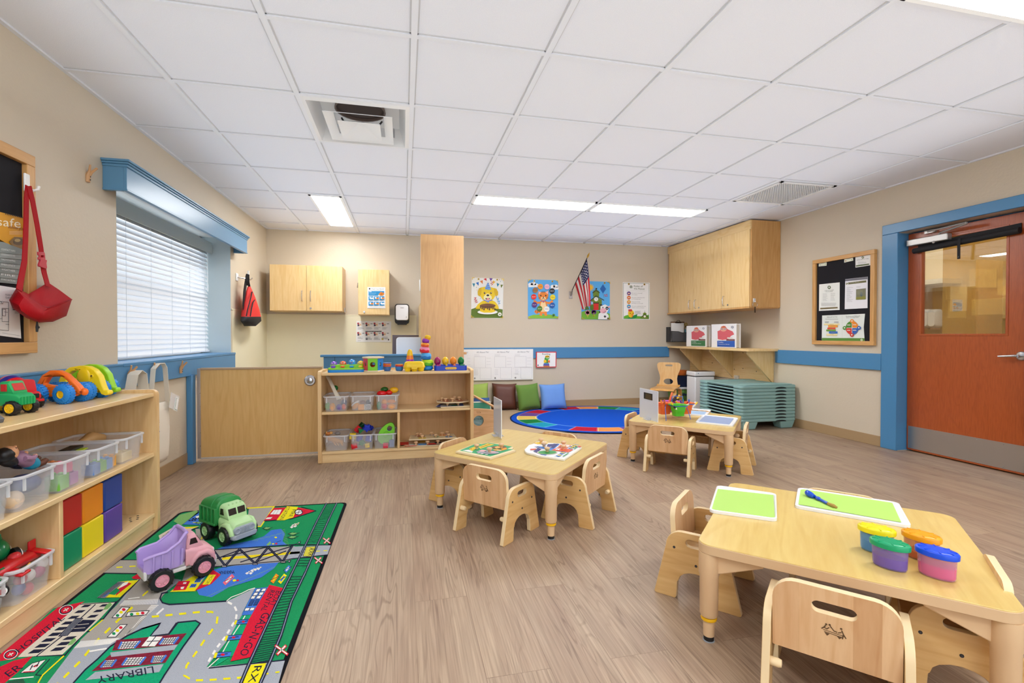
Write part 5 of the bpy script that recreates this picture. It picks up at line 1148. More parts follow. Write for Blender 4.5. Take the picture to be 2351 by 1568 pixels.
f5 = lambda x, y: flr(200+x/3.5, 1120+y/3.5)     # crop E units
f6 = lambda x, y: flr(x/4.898, 1330+y/4.898)     # crop F units
f7 = lambda x, y: flr(400+x/5.6, 1140+y/5.6)     # crop G units
EPSR = .00018
a0 = Art(mb, lambda x, y: Vector((x, y, RZ-.0009)), (0, 0, 1), EPSR, 0); a0.poly(quadloop(inner, .03), G1, 1)
A = Art(mb, f5, (0, 0, 1), EPSR); Bq = Art(mb, f6, (0, 0, 1), EPSR); Cq = Art(mb, f7, (0, 0, 1), EPSR)
W3 = lambda x, y: Vector((x, y, RZ))
Wd = Art(mb, W3, (0, 0, 1), EPSR)
A.poly([(270, 580), (425, 580), (440, 690), (130, 685)], GR2, 3); A.line([(270, 580), (425, 580)], 6, BK_, 4); A.line([(130, 686), (430, 690)], 7, BK_, 4)
A.dash([(235, 640), (390, 630)], 10, YL_, 50, 55, 5)
A.poly([(440, 690), (760, 740), (640, 830), (585, 905), (640, 940), (1120, 915), (1180, 920), (1250, 1020), (1225, 1100), (960, 1440), (880, 1568), (200, 1700), (-420, 1700), (-100, 1280), (240, 940)], GR, 3)
A.poly([(430, 700), (700, 740), (585, 900), (290, 905)], GR2, 4)
A.poly([(250, 935), (560, 940), (330, 1200), (0, 1230), (-60, 1230)], GR2, 4)
A.line([(395, 760), (240, 920), (130, 1055)], 10, BK_, 5)
A.poly([(960, 1440), (1590, 1385), (1530, 1600), (860, 1600)], GR, 3); A.line([(975, 1450), (1150, 1432), (1590, 1385)], 10, BK_, 5)
A.poly([(1120, 915), (1350, 805), (1240, 1020), (1185, 930)], GR, 4)
A.poly([(880, 820), (960, 790), (1010, 660), (1090, 640), (1290, 612), (1540, 600), (1500, 650), (1400, 720), (1240, 770), (1140, 800), (1000, 880), (900, 862)], BL_, 4)
A.poly([(1030, 500), (1100, 470), (1330, 420), (1420, 390), (1480, 340), (1560, 330), (1590, 370), (1570, 430), (1610, 460), (1450, 470), (1250, 490), (1060, 510)], BL_, 4)
for k in range(26):
 x = 960+k*21; y = 878-k*9.2; A.line([(x, y), (x+26, y-14)], 2.2, LG_, 6)
for k in range(14): A.line([(1330+k*16, 425+6*(k % 3)-k*4), (1352+k*16, 416-k*4)], 2.2, LG_, 6);
for k in range(12): A.line([(1560+k*3, 345+k*12), (1590+k*3, 335+k*12)], 2.2, LG_, 6)
A.poly([(1020, 500), (1660, 470), (1700, 480), (1960, 462), (1930, 535), (1700, 560), (1550, 600), (1010, 640)], GR2, 7)
A.poly([(1660, 475), (1958, 462), (1932, 540), (1600, 578)], GR, 8)
A.line([(1020, 500), (1660, 458), (1960, 462)], 6, BK_, 9); A.line([(985, 640), (1560, 590), (1640, 572), (1932, 540)], 6, BK_, 9)
A.poly([(1090, 560), (1710, 512), (1710, 530), (1080, 582)], YL_, 8); A.line([(1085, 570), (1600, 528)], 2.5, ORG_, 9); A.dash([(1840, 512), (1930, 506)], 7, YL_, 32, 28, 9)
for p in ([(1015, 505), (1110, 630)], [(1110, 630), (1225, 495)], [(1225, 495), (1350, 610)], [(1350, 610), (1455, 480)], [(1455, 480), (1570, 598)], [(1570, 598), (1650, 465)]):
 A.line(p, 19, BK_, 10);
 x0, y0 = p[0]; x1, y1 = p[1]
 A.dash(p, 6, pile('5a6076', .3), 6, 7, 11)
for p in ([(1020, 580), (1230, 500)], [(1090, 560), (1440, 480)], [(1230, 600), (1650, 470)], [(1360, 600), (1600, 510)]): A.line(p, 8, BK_, 10)
for x, y in ((1100, 634), (1350, 616), (1575, 600)): A.rect(x-22, y-8, x+22, y+6, BK_, 11); A.rect(x-16, y-4, x+16, y+3, GR2, 12)
for p in ([(1650, 465), (1690, 448)], [(1575, 590), (1610, 600)]): A.line(p, 4, BK_, 10); A.poly([(p[1][0], p[1][1]-8), (p[1][0]+30, p[1][1]-20), (p[1][0]+20, p[1][1]+6)], BK_, 10); A.poly([(p[1][0]+6, p[1][1]-7), (p[1][0]+22, p[1][1]-14), (p[1][0]+16, p[1][1])], GR, 11)
def swans(x, y, n):
 for k in range(n): A.poly([(x+k*26, y-k*7), (x+18+k*26, y-12-k*7), (x+30+k*26, y-2-k*7), (x+14+k*26, y+9-k*7)], WH_, 8); A.circ(x+30+k*26, y-13-k*7, 5, WH_, 5, 8, layer=8); A.circ(x+38+k*26, y-14-k*7, 4, YL_, 3, 6, layer=9)
swans(1270, 690, 1); swans(1310, 668, 3); swans(1300, 690, 1); swans(1630, 318, 2); swans(1640, 305, 2)
def boat(p0, p1, w, m, m2):
 A.line([p0, p1], w, m, 8); q0, q1 = Vector(p0).lerp(Vector(p1), .2), Vector(p0).lerp(Vector(p1), .8); A.line([q0, q1], w*.45, m2, 9); c = (q0+q1)/2; A.line([c-Vector((34, -14)), c+Vector((34, -18))], 4, BK_, 10)
boat((1175, 705), (1100, 775), 30, PNK, WH_); boat((1530, 700), (1485, 762), 30, ORG_, YL_); boat((1595, 700), (1545, 765), 30, YL_, BL_); boat((1630, 632), (1590, 675), 28, BL_, WH_)
A.poly([(1168, 742), (1190, 735), (1200, 750), (1175, 758)], YL_, 9); A.circ(1210, 746, 10, RD_, 8, layer=9); A.circ(1516, 400, 11, YL_, 6, layer=8); A.poly([(1440, 460), (1470, 430), (1480, 450), (1455, 468)], LG_, 8); A.circ(1520, 450, 10, RD_, 6, layer=8); A.circ(1495, 452, 9, YL_, 5, layer=8); A.line([(1520, 440), (1560, 425)], 2.5, BK_, 8)
def pine(x, y, s=1):
 A.poly([(x-50*s, y), (x-20*s, y-16*s), (x-24*s, y-6*s), (x+6*s, y-16*s), (x+4*s, y-6*s), (x+46*s, y-12*s), (x+10*s, y+2*s), (x+14*s, y+10*s), (x-8*s, y+6*s), (x-6*s, y+16*s), (x-24*s, y+8*s)], DG_, 8); A.poly([(x-36*s, y), (x-16*s, y-9*s), (x+4*s, y-8*s), (x+20*s, y-6*s), (x-2*s, y+4*s), (x-18*s, y+6*s)], LG_, 9)
pine(1455, 328); pine(1665, 372, 1.1); pine(1660, 400, 1.1); pine(905, 285, .8)
def rail(u): # points along the track, left and right rails (crop E)
 return
TL = [(1925, 124), (1850, 262), (1765, 440), (1650, 680), (1520, 940), (1400, 1200), (1300, 1420), (1225, 1600)]
TR = [(2006, 124), (1945, 250), (1860, 440), (1755, 680), (1640, 920), (1560, 1180), (1478, 1380), (1380, 1600)]
for T_, w_ in ((TL, 1), (TR, 1)):
 for i in range(len(T_)-1):
  wd = 9+13*(i/7); A.line([T_[i], T_[i+1]], wd*1.45, BK_, 11); A.line([T_[i], T_[i+1]], wd*.4, pile('8e97ae', .2), 12)
def lerpT(T_, t):
 t = t*(len(T_)-1); i = min(int(t), len(T_)-2); return Vector(T_[i]).lerp(Vector(T_[i+1]), t-i)
for k in range(1, 78):
 t = k/78;
 if .40 < t < .445 or t > .885: continue
 A.line([lerpT(TL, t), lerpT(TR, t)], 2.2+3.0*t, DG_ if t < .3 else BK_, 10)
A.poly([(1762, 478), (1840, 474), (1818, 556), (1735, 553)], pile('d9d04a', .2), 11); A.line([(1762, 478), (1840, 474), (1818, 556), (1735, 553)], 3, BK_, 12, closed=True); A.text('RXR', (1790, 486), (1775, 548), (32, 6), BK_, 13)
A.poly([(1318, 1425), (1440, 1412), (1370, 1600), (1232, 1600)], YL_, 11); A.text('RXR', (1345, 1438), (1262, 1640), (62, -4), BK_, 13)
for x, y, s in ((1925, 428, 1), (1858, 586, 1.1), (1562, 1308, 1.75)):
 for d in (-1, 1):
  A.line([(x-26*s*d-4*s, y-22*s), (x+26*s*d+4*s, y+22*s)], 13*s, RD_, 12);
 for d in (-1, 1): A.line([(x-22*s*d-4*s, y-19*s), (x+22*s*d+4*s, y+19*s)], 6*s, WH_, 13)
A.dash([(1425, 1500), (1560, 1480)], 12, YL_, 34, 55, 9)
A.poly([(1300, 165), (1500, 152), (1395, 312), (1330, 312), (1290, 250)], GR2, 6); A.line([(1285, 165), (1502, 152), (1395, 312), (1340, 312)], 9, YL_, 7)
A.poly([(1500, 163), (1610, 158), (1555, 262), (1420, 266)], RD_, 8); A.poly([(1690, 158), (1830, 186), (1650, 248), (1620, 240)], RD_, 8); A.line([(1720, 155), (1840, 186), (1640, 250), (1420, 268)], 5, BK_, 9)
A.poly([(1500, 180), (1565, 176), (1545, 215), (1470, 215)], WH_, 9); A.line([(1518, 178), (1492, 215)], 3, GR, 10); A.line([(1540, 178), (1518, 215)], 3, GR, 10); A.poly([(1448, 240), (1490, 236), (1475, 252), (1432, 254)], WH_, 9)
A.poly([(1606, 150), (1695, 155), (1655, 240), (1585, 262), (1522, 262)], YL_, 10); A.text('STATION', (1600, 158), (1545, 258), (32, -2), BK_, 11); A.text('FIRE', (1650, 178), (1620, 236), (28, -2), BK_, 11)
A.circ(1700, 198, 34, BK_, 24, layer=10); A.circ(1700, 198, 27, WH_, 18, layer=11); A.line([(1675, 202), (1728, 194)], 4, BK_, 12); A.line([(1706, 182), (1692, 216)], 4, BK_, 12)
A.text('FIRE', (1268, 172), (1290, 188), (14, -12), BK_, 9)
A.poly([(695, 270), (740, 220), (880, 182), (900, 200), (755, 303)], LG_, 6); A.poly([(905, 182), (1010, 178), (950, 300), (770, 296)], BL_, 6)
for k in range(2):
 for j in range(3): A.rect(845-30*k+22*j, 245+14*k-2*j, 862-30*k+22*j, 255+14*k-2*j, BK_, 8)
A.poly([(870, 232), (905, 222), (930, 228), (925, 242), (880, 246)], WH_, 7); A.line([(900, 212), (960, 206)], 5, YL_, 7); A.line([(850, 280), (900, 278)], 5, YL_, 7); A.rect(905, 190, 950, 208, BK_, 7)
A.poly([(575, 385), (690, 318), (900, 312), (850, 330), (760, 380), (640, 410), (585, 420)], CRM, 6); A.text('APARTMENT', (610, 418), (718, 334), (-16, -20), BK_, 8)
for k in range(4): A.line([(700+k*22, 332+k*1), (668+k*22, 372-k*3)], 9, BK_, 8)
A.poly([(790, 318), (890, 310), (868, 324), (780, 330)], YL_, 7); A.line([(640, 412), (900, 318)], 5, BK_, 9)
A.poly([(870, 330), (945, 330), (940, 440), (880, 420)], GR2, 4); A.dash([(945, 350), (915, 420)], 10, YL_, 26, 20, 6)
A.poly([(800, 640), (990, 660), (865, 832), (670, 838), (760, 760)], GR2, 5)
A.poly([(665, 838), (760, 765), (870, 700), (960, 680), (870, 832)], YL_, 6); A.poly([(688, 828), (735, 752), (830, 750), (790, 822)], RD_, 7); A.line([(712, 790), (812, 786)], 3, BK_, 8); A.poly([(775, 762), (800, 760), (794, 774), (770, 774)], WH_, 8); A.poly([(752, 800), (782, 796), (772, 816), (752, 816)], WH_, 8)
for x, y in ((830, 778), (868, 738), (888, 715), (910, 700)):
 A.poly([(x-10, y+26), (x+40, y+22), (x+54, y-6), (x+10, y-4)], BL_, 7)
 for k in range(3): A.line([(x+2+k*14, y+20), (x+16+k*12, y-2)], 3.5, BK_, 8)
 A.line([(x, y+14), (x+48, y+10)], 3, BK_, 8)
A.poly([(862, 832), (960, 730), (1010, 660), (1075, 700), (1000, 775)], RD_, 9); A.poly([(925, 782), (980, 700), (1035, 702), (985, 778)], YL_, 10); A.text('FACTORY', (1000, 706), (945, 778), (24, 4), BK_, 11)
A.text('MARINA', (1175, 664), (1055, 672), (10, 27), BK_, 9)
A.line([(650, 838), (600, 850), (585, 890), (605, 925), (660, 940), (900, 925), (1120, 912)], 11, BK_, 6)
A.poly([(660, 846), (605, 860), (592, 890), (612, 918), (665, 932), (900, 918), (1112, 905), (1180, 870), (1110, 800), (860, 836)], G1, 3)
A.line([(1115, 915), (1160, 880), (1240, 850), (1300, 820), (1350, 806)], 6, WH_, 6)
A.poly([(1350, 810), (1462, 798), (1345, 1018), (1240, 1026)], BL_, 6)
for i, (x, y) in enumerate(((1365, 815), (1410, 812), (1345, 845), (1390, 842), (1325, 872), (1370, 870))): A.poly([(x, y), (x+32, y-3), (x+18, y+22), (x-14, y+24)], WH_, 8); A.line([(x, y), (x+32, y-3), (x+18, y+22), (x-14, y+24)], 3, BK_, 9, closed=True)
for x, y in ((1315, 930), (1355, 928)):
 A.poly([(x, y-28), (x+34, y-30), (x+10, y+18), (x-24, y+20)], BK_, 7)
 for k in range(4): A.line([(x-2-k*5, y-20+k*10), (x+26-k*5, y-22+k*10)], 3.5, BL_, 8)
for x, y in ((1275, 978), (1315, 976)): A.poly([(x, y-10), (x+34, y-12), (x+22, y+12), (x-12, y+14)], WH_, 8); A.line([(x, y-10), (x+34, y-12), (x+22, y+12), (x-12, y+14)], 3, BK_, 9, closed=True)
A.poly([(1240, 1030), (1345, 1020), (1310, 1130), (1200, 1330), (1020, 1440), (1130, 1230)], G2, 5)
A.poly([(1465, 782), (1572, 808), (1480, 1060), (1330, 1360), (1152, 1398), (1300, 1060)], RD_, 10)
A.text('BOAT', (1520, 830), (1462, 950), (42, 8), BK_, 11); A.text('RENTAL', (1470, 822), (1395, 990), (40, 10), BK_, 11); A.text('GAS-N-GO', (1415, 1002), (1220, 1345), (62, 14), BK_, 11)
for x, y in ((1185, 1085), (1108, 1212), (1020, 1350)):
 s = 1+(y-1085)/900; A.poly([(x, y+14*s), (x+10*s, y-16*s), (x+140, y-30), (x+128, y+6)], BL_, 8); A.poly([(x-6, y+16*s), (x+6*s, y-18*s), (x+24*s, y-18*s), (x+12*s, y+16*s)], YL_, 9); A.line([(x+12, y+16*s), (x+130, y+8)], 5, BK_, 9); A.line([(x+20, y-18*s), (x+140, y-30)], 5, BK_, 9); A.circ(x+70, y-6, 13*s, RD_, 8*s, 10, layer=10); A.line([(x+30, y), (x+110, y-14)], 6, BK_, 9)
A.dash([(1130, 920), (1180, 945), (1205, 1000), (1195, 1060), (1110, 1200), (1040, 1290), (960, 1425)], 17, WH_, 38, 30, 7); A.line([(1270, 1030), (1225, 1105), (1130, 1250), (1070, 1360), (970, 1450)], 7, WH_, 7)
A.line([(1330, 1090), (1340, 1020)], 6, WH_, 7)
A.dash([(520, 1038), (700, 1020), (900, 1000), (1000, 998), (1050, 1025), (1040, 1100), (960, 1200), (880, 1320), (800, 1430), (780, 1510), (850, 1550), (1000, 1545), (1200, 1530), (1350, 1520)], 17, YL_, 58, 52, 6)
A.dash([(490, 830), (440, 875)], 12, YL_, 60, 30, 6); A.dash([(365, 960), (250, 1065), (90, 1220), (-60, 1400), (-300, 1640)], 18, YL_, 62, 60, 6)
def zebra(a, p0, p1, q0, q1, n, w, m=WH_):
 p0, p1, q0, q1 = map(Vector, (p0, p1, q0, q1))
 for k in range(n): t = (k+.5)/n; a.line([p0.lerp(p1, t), q0.lerp(q1, t)], w, m, 7)
zebra(Bq, (1400, 240), (1780, 222), (1340, 300), (1770, 278), 24, 8); zebra(Bq, (1700, 290), (1440, 610), (1790, 290), (1400, 640), 26, 8)
zebra(Bq, (900, 700), (1350, 662), (830, 780), (1240, 730), 26, 8)
Bq.line([(1760, 400), (1840, 330)], 20, WH_, 7); Bq.line([(1440, 222), (1570, 205)], 10, WH_, 7); Bq.line([(1005, 815), (1200, 782)], 18, WH_, 7)
for pts, cs in (([(1370, 315), (1460, 320), (1360, 435), (1260, 435)], ((1392, 345, RD_), (1362, 375, YL_), (1322, 412, G1))), ([(1440, 372), (1680, 355), (1640, 405), (1415, 422)], ((1605, 384, RD_), (1548, 392, YL_), (1480, 398, G1))), ([(1350, 515), (1430, 512), (1300, 655), (1205, 655)], ((1358, 548, RD_), (1320, 582, YL_), (1280, 615, G1)))):
 Bq.poly(pts, WH_, 8); Bq.line(pts, 7, BK_, 9, closed=True)
 for x, y, m in cs: Bq.circ(x, y, 20, m, 16, layer=10)
Bq.poly([(0, 820), (20, 860), (600, 330), (955, 250), (1300, 255), (1160, 440), (960, 600), (720, 860), (620, 880), (420, 1120), (300, 1300), (-200, 1300)], G1, 5)
Bq.line([(1310, 250), (1160, 450), (1100, 450)], 12, BK_, 6); Bq.line([(960, 590), (730, 855), (380, 868)], 14, BK_, 6); Bq.line([(1010, 590), (910, 580)], 12, BK_, 6)
Bq.line([(1160, 455), (1000, 590)], 12, YL_, 6); Bq.line([(720, 862), (480, 1080), (350, 1300)], 14, YL_, 6)
Bq.poly([(850, 278), (1300, 255), (1120, 450), (940, 620), (700, 850), (200, 880), (500, 560)], CRM, 7); Bq.line([(900, 285), (1310, 258)], 8, BK_, 8)
Bq.poly([(650, 320), (950, 252), (880, 300), (160, 900), (0, 925), (0, 850)], RD_, 8)
Bq.text('HOSPITAL', (214, 832), (735, 445), (-46, -38), BK_, 10)
for x, y in ((742, 348), (120, 850)): Bq.circ(x, y, 84, WH_, 52, 18, layer=9, rot=-.35); Bq.circ(x, y, 76, BK_, 45, 18, layer=10, rot=-.35); Bq.circ(x, y, 62, RD_, 35, 18, layer=11, rot=-.35); Bq.line([(x-30, y+16), (x+30, y-16)], 10, WH_, 12); Bq.line([(x-12, y-14), (x+12, y+14)], 12, WH_, 12)
Bq.line([(1075, 285), (920, 430), (690, 650), (410, 870)], 10, BK_, 9)
for k in range(9):
 t = k/8.6; x = 905-640*t; y = 305+550*t; s = 1+t*.55
 Bq.poly([(x, y+16*s), (x+46*s, y-14*s), (x+128*s, y-18*s), (x+84*s, y+10*s)], BK_, 9)
for k in (0, 1, 2, 6, 7, 8):
 t = k/8.6; x = 1110-590*t; y = 300+530*t; s = 1+t*.5
 Bq.poly([(x, y+14*s), (x+44*s, y-14*s), (x+126*s, y-20*s), (x+84*s, y+8*s)], BK_, 9)
Bq.poly([(930, 460), (1080, 462), (950, 590), (770, 600)], BK_, 9); Bq.line([(1000, 505), (850, 520)], 6, CRM, 10); Bq.line([(960, 550), (800, 560)], 6, CRM, 10)
Bq.poly([(850, 440), (940, 440), (760, 640), (650, 650)], BK_, 10)
for k in range(5): Bq.line([(850+k*17, 450), (680+k*16, 640)], 4, GR, 11)
for x, y in ((1200, 300), (800, 700)): Bq.poly([(x-40, y+50), (x-10, y), (x+40, y-40), (x+60, y-10), (x+10, y+40)], LG_, 10)
Bq.poly([(150, 920), (370, 868), (200, 1050), (60, 1166), (-200, 1250), (-200, 1080)], RD_, 8); Bq.text('ER', (104, 1105), (264, 1000), (-60, -46), BK_, 10)
Bq.poly([(360, 950), (520, 905), (380, 1050), (230, 1058)], WH_, 8); Bq.line([(360, 950), (520, 905), (380, 1050), (230, 1058)], 6, BK_, 9, closed=True); Bq.text('H', (330, 1030), (420, 985), (30, -60), BK_, 10); Bq.line([(260, 1050), (390, 1040)], 9, RD_, 10); Bq.line([(380, 990), (430, 970)], 12, RD_, 10)
Bq.line([(80, 1130), (380, 1100)], 12, WH_, 7); Bq.poly([(90, 1150), (260, 1120), (300, 1200), (60, 1220)], DG_, 7); Bq.line([(560, 900), (400, 1080), (470, 1085)], 10, BK_, 7)
Bq.poly([(1090, 210), (1330, 30), (1410, 30), (1180, 215)], pile('7d7f86', .3), 8)
for k in range(4): Bq.line([(1100+k*22, 215-k*4), (1320+k*16, 40-k*2)], 4, BK_, 9)
Bq.poly([(1330, 30), (1560, 10), (1350, 205), (1180, 208), (1300, 100)], YL_, 7); Bq.poly([(1330, 110), (1450, 40), (1480, 50), (1300, 190)], RD_, 8); Bq.poly([(1380, 50), (1450, 25), (1430, 60), (1330, 110)], WH_, 9); Bq.poly([(1215, 170), (1310, 100), (1350, 130), (1290, 180)], G1, 9); Bq.line([(1160, 200), (1230, 150)], 10, BL_, 9); Bq.line([(1570, 5), (1440, 140)], 8, BK_, 8)
A.poly([(358, 722), (420, 685), (432, 735), (372, 735)], RD_, 8)
LIBO = [(1800, 500), (1600, 560), (1430, 640), (1240, 760), (1100, 900), (960, 1020), (830, 1166), (700, 1330), (1700, 1330), (1850, 1080), (2060, 760), (2250, 500), (2200, 470), (2000, 490), (1900, 620), (1720, 640)]
Bq.poly(LIBO, G2, 8); Bq.line(LIBO, 17, BK_, 9, closed=True)
Bq.poly([(1905, 612), (1985, 500), (1830, 500), (1770, 560), (1690, 640)], GR, 10); Bq.line([(1800, 505), (1690, 645)], 12, BK_, 11); Bq.line([(1985, 492), (1890, 625)], 12, BK_, 11)
Bq.poly([(1310, 690), (2100, 612), (2000, 740), (1260, 810)], BRK, 11); Bq.poly([(1230, 860), (1960, 790), (1860, 945), (1030, 1040)], BRK, 11); Bq.poly([(1240, 830), (2000, 740), (1960, 800), (1250, 880)], GR, 12)
Bq.poly([(1070, 1050), (1840, 960), (1790, 1050), (960, 1140)], GR, 11)
Bq.text('LIBRARY', (1720, 985), (1085, 1105), (14, 76), BK_, 13)
Bq.poly([(1680, 650), (1830, 650), (1740, 760), (1590, 760)], WH_, 12); Bq.line([(1650, 705), (1790, 700)], 8, BK_, 13); Bq.line([(1760, 640), (1660, 765)], 8, BK_, 13)
for pts in ([(1370, 710), (1580, 700), (1510, 780), (1330, 790)], [(1840, 670), (2010, 655), (1950, 735), (1790, 740)], [(1190, 920), (1310, 910), (1250, 990), (1130, 1000)], [(1430, 890), (1640, 880), (1570, 965), (1370, 975)], [(1730, 870), (1870, 860), (1810, 940), (1700, 945)]):
 (x0, y0), (x1, y1), (x2, y2), (x3, y3) = pts
 Bq.poly(pts, WH_, 12); Bq.line([pts[0], pts[3]], 20, BL_, 14); Bq.line([pts[1], pts[2]], 20, BL_, 14)
 for k in range(1, 4): t = k/4; Bq.line([Vector(pts[0]).lerp(Vector(pts[3]), t), Vector(pts[1]).lerp(Vector(pts[2]), t)], 6, BK_, 13)
 for k in range(0, 7): t = k/6; Bq.line([Vector(pts[0]).lerp(Vector(pts[1]), t), Vector(pts[3]).lerp(Vector(pts[2]), t)], 6, BK_, 13)
mb.build('woven_pattern', rug, world=True)
# TOY DUMP TRUCK AND RECYCLING TRUCK ON THE RUG
def tyre(parent, c, r, w, hub, axis='Y', tm=BLACK, tread=10, hubr=.6, name='wheel'):
 """wheel with axle along local Y"""
 mb = MB(); X = Matrix.Translation(c) @ Matrix.Rotation(-PI/2, 4, 'X')
 mb.lathe([(r*hubr, -w/2), (r*.9, -w/2), (r, -w*.32), (r*1.0, w*.32), (r*.9, w/2), (r*hubr, w/2)], tm, X=X, n=28, cap=False)
 if tread:
  for k in range(tread*2):
   a = 2*PI*k/(tread*2); mb.box((r*1.0*math.cos(a), r*1.0*math.sin(a), (w*.22 if k % 2 else -w*.22)), (r*.07, r*.13, w*.42), tm, Matrix.Rotation(a, 3, 'Z'), X)
 o = mb.build(name, parent)
 mb = MB(); mb.lathe([(0.0, -w*.46), (r*hubr*.35, -w*.46), (r*hubr*.4, -w*.40), (r*hubr*.95, -w*.36), (r*hubr*1.02, -w*.5), (r*hubr*1.02, w*.5), (r*hubr*.95, w*.36), (r*hubr*.4, w*.40), (r*hubr*.35, w*.46), (0, w*.46)], hub, X=X, n=24)
 for k in range(6):
  a = k*PI/3
  for s in (-1, 1): mb.ball((r*hubr*.68*math.cos(a), r*hubr*.68*math.sin(a), s*w*.40), r*hubr*.16, hub, 8, X=X)
 mb.build('hub', o); return o
GLS = mat('241a18', .2)
def solid(mb, secs, m):
 """loft of rounded rectangles along X: (x, halfwidth, z0, z1, r)"""
 mb.ring([[(x, p[0], p[1]) for p in rrect(2*hw, z1-z0, min(r, hw*.95, (z1-z0)*.48), 4, 0, (z0+z1)/2)] for x, hw, z0, z1, r in secs], m)
LAV, PNKT, TPK, LGR = mat('b39ad8', .42), mat('d79ba4', .42), mat('dc95a6', .4), mat('d6d4d2', .45)
dpos = (-.955, 2.335)
dt = thing('toy_dump_truck', 'lavender and pink toy dump truck on the road map rug', 'toy truck', (dpos[0], dpos[1], RZ+.003), R(38))
mb = MB(); solid(mb, [(.012, .052, .055, .13, .01), (.03, .058, .055, .137, .02), (.075, .058, .055, .133, .03), (.108, .055, .055, .118, .03), (.120, .050, .06, .105, .025)], PNKT)
solid(mb, [(.016, .046, .10, .182, .012), (.022, .050, .10, .189, .018), (.052, .049, .10, .187, .022), (.076, .045, .10, .140, .01), (.084, .043, .10, .125, .01)], PNKT)
for s in (-1, 1): mb.tube([(.115, s*.052, .055), (.11, s*.057, .085), (.09, s*.058, .101), (.062, s*.058, .101), (.042, s*.057, .085), (.036, s*.052, .06)], .012, PNKT, 10)
mb.build('cab', dt)
mb = MB()
for s in (-1, 1): mb.hull8([(.026, s*.0505, .146), (.060, s*.0495, .146), (.060, s*.04, .146), (.026, s*.04, .146)], [(.030, s*.0508, .172), (.051, s*.050, .172), (.051, s*.04, .172), (.030, s*.04, .172)], GLS)
mb.hull8([(.0745, -.036, .146), (.0745, .036, .146), (.066, .036, .146), (.066, -.036, .146)], [(.0605, -.036, .173), (.0605, .036, .173), (.052, .036, .173), (.052, -.036, .173)], GLS); mb.build('windows', dt, bevel=.002)
mb = MB(); solid(mb, [(.108, .057, .033, .064, .008), (.130, .052, .034, .064, .012), (.135, .04, .038, .062, .01)], LGR); solid(mb, [(.108, .038, .060, .10, .006), (.127, .035, .062, .097, .008)], LGR); mb.build('bumper', dt)
mb = MB()
def bedring(x, hw, zb, zt): return [(x, -hw, zt), (x, -hw*.82, zb), (x, hw*.82, zb), (x, hw, zt)]
outer = [(-.135, .055, .085, .140), (-.12, .064, .075, .148), (-.06, .067, .07, .152), (-.015, .067, .07, .178), (.006, .064, .085, .205), (.013, .060, .15, .207)]
o1 = [bedring(*q) for q in outer]; o2 = [bedring(q[0]+.004, q[1]-.006, q[2]+.007, q[3]) for q in outer]
vs = [p for r_ in o1 for p in r_]+[p for r_ in o2 for p in r_]; k4 = len(outer)*4; fs = []
for i in range(len(outer)-1):
 for j in range(3): fs.append((i*4+j, i*4+j+1, (i+1)*4+j+1, (i+1)*4+j)); fs.append((k4+i*4+j, k4+(i+1)*4+j, k4+(i+1)*4+j+1, k4+i*4+j+1))
 fs.append((i*4, (i+1)*4, k4+(i+1)*4, k4+i*4)); fs.append((i*4+3, k4+i*4+3, k4+(i+1)*4+3, (i+1)*4+3))
e = (len(outer)-1)*4; fs += [(e, e+1, e+2, e+3), (k4+e+3, k4+e+2, k4+e+1, k4+e), (e, k4+e, k4+e+3, e+3)]
for j in range(3): fs.append((j, k4+j, k4+j+1, j+1))
mb.add(vs, fs, LAV)
for s in (-1, 1): mb.tube([(q[0], s*(q[1]), q[3]) for q in outer], .0065, LAV, 8)
mb.tube([(.013, -.060, .207), (.017, 0, .207), (.013, .060, .207)], .0075, LAV, 8)
for x in (-.105, -.075, -.04, -.005):
 for s in (-1, 1): mb.box((x, s*.062, .112), (.007, .006, .07), LAV, Matrix.Rotation(s*R(-9), 3, 'X'))
mb.build('dump_bed', dt, smooth=50)
mb = MB(); mb.bx(-.12, .1, -.035, .035, .04, .075, LGR); mb.bx(-.135, -.122, -.05, .05, .05, .088, LGR); mb.bx(-.035, .015, -.052, .052, .045, .062, LGR); mb.build('chassis', dt, bevel=.004)
for x in (-.08, .074):
 for s in (-1, 1): tyre(dt, (x, s*.066, .043), .043, .032, TPK, hubr=.58)
RG1, RG2, HB = mat('2c8a44', .42), mat('b6dba0', .42), mat('a9cf94', .4)
GRI = mat('98a0aa', .45)
rt = thing('toy_recycling_truck', 'two-tone green toy recycling truck with a grey bumper on the road map rug', 'toy truck', (-.885, 2.745, RZ+.003), R(-42))
mb = MB(); solid(mb, [(-.155, .060, .07, .16, .02), (-.150, .066, .065, .195, .035), (-.10, .068, .065, .212, .05), (-.005, .068, .065, .212, .05), (.0, .066, .065, .205, .05)], RG1)
mb.ring([[(x, p[0]*s, .0+p[1]) for p in rrect(.139, .10, .05, 5, 0, .165)] for x, s in ((-.055, 1.005), (-.05, 1.02), (-.045, 1.005))], RG1)
mb.build('hopper', rt, bevel=.002)
mb = MB()
for s in (-1, 1):
 for x in (-.14, -.105, -.07, -.035, -.005): mb.box((x, s*.070, .125), (.009, .014, .085), RG1)
 mb.box((-.073, s*.070, .088), (.145, .018, .012), RG1); mb.box((-.073, s*.069, .165), (.145, .012, .008), RG1)
mb.build('side_bins', rt, bevel=.003)
mb = MB(); solid(mb, [(.0, .058, .06, .125, .02), (.03, .062, .058, .125, .03), (.08, .062, .058, .118, .035), (.115, .058, .058, .108, .03), (.123, .052, .062, .10, .02)], RG2)
solid(mb, [(-.003, .050, .11, .178, .02), (.004, .055, .11, .188, .022), (.04, .054, .11, .187, .024), (.055, .052, .11, .178, .02), (.072, .047, .11, .125, .01)], RG2)
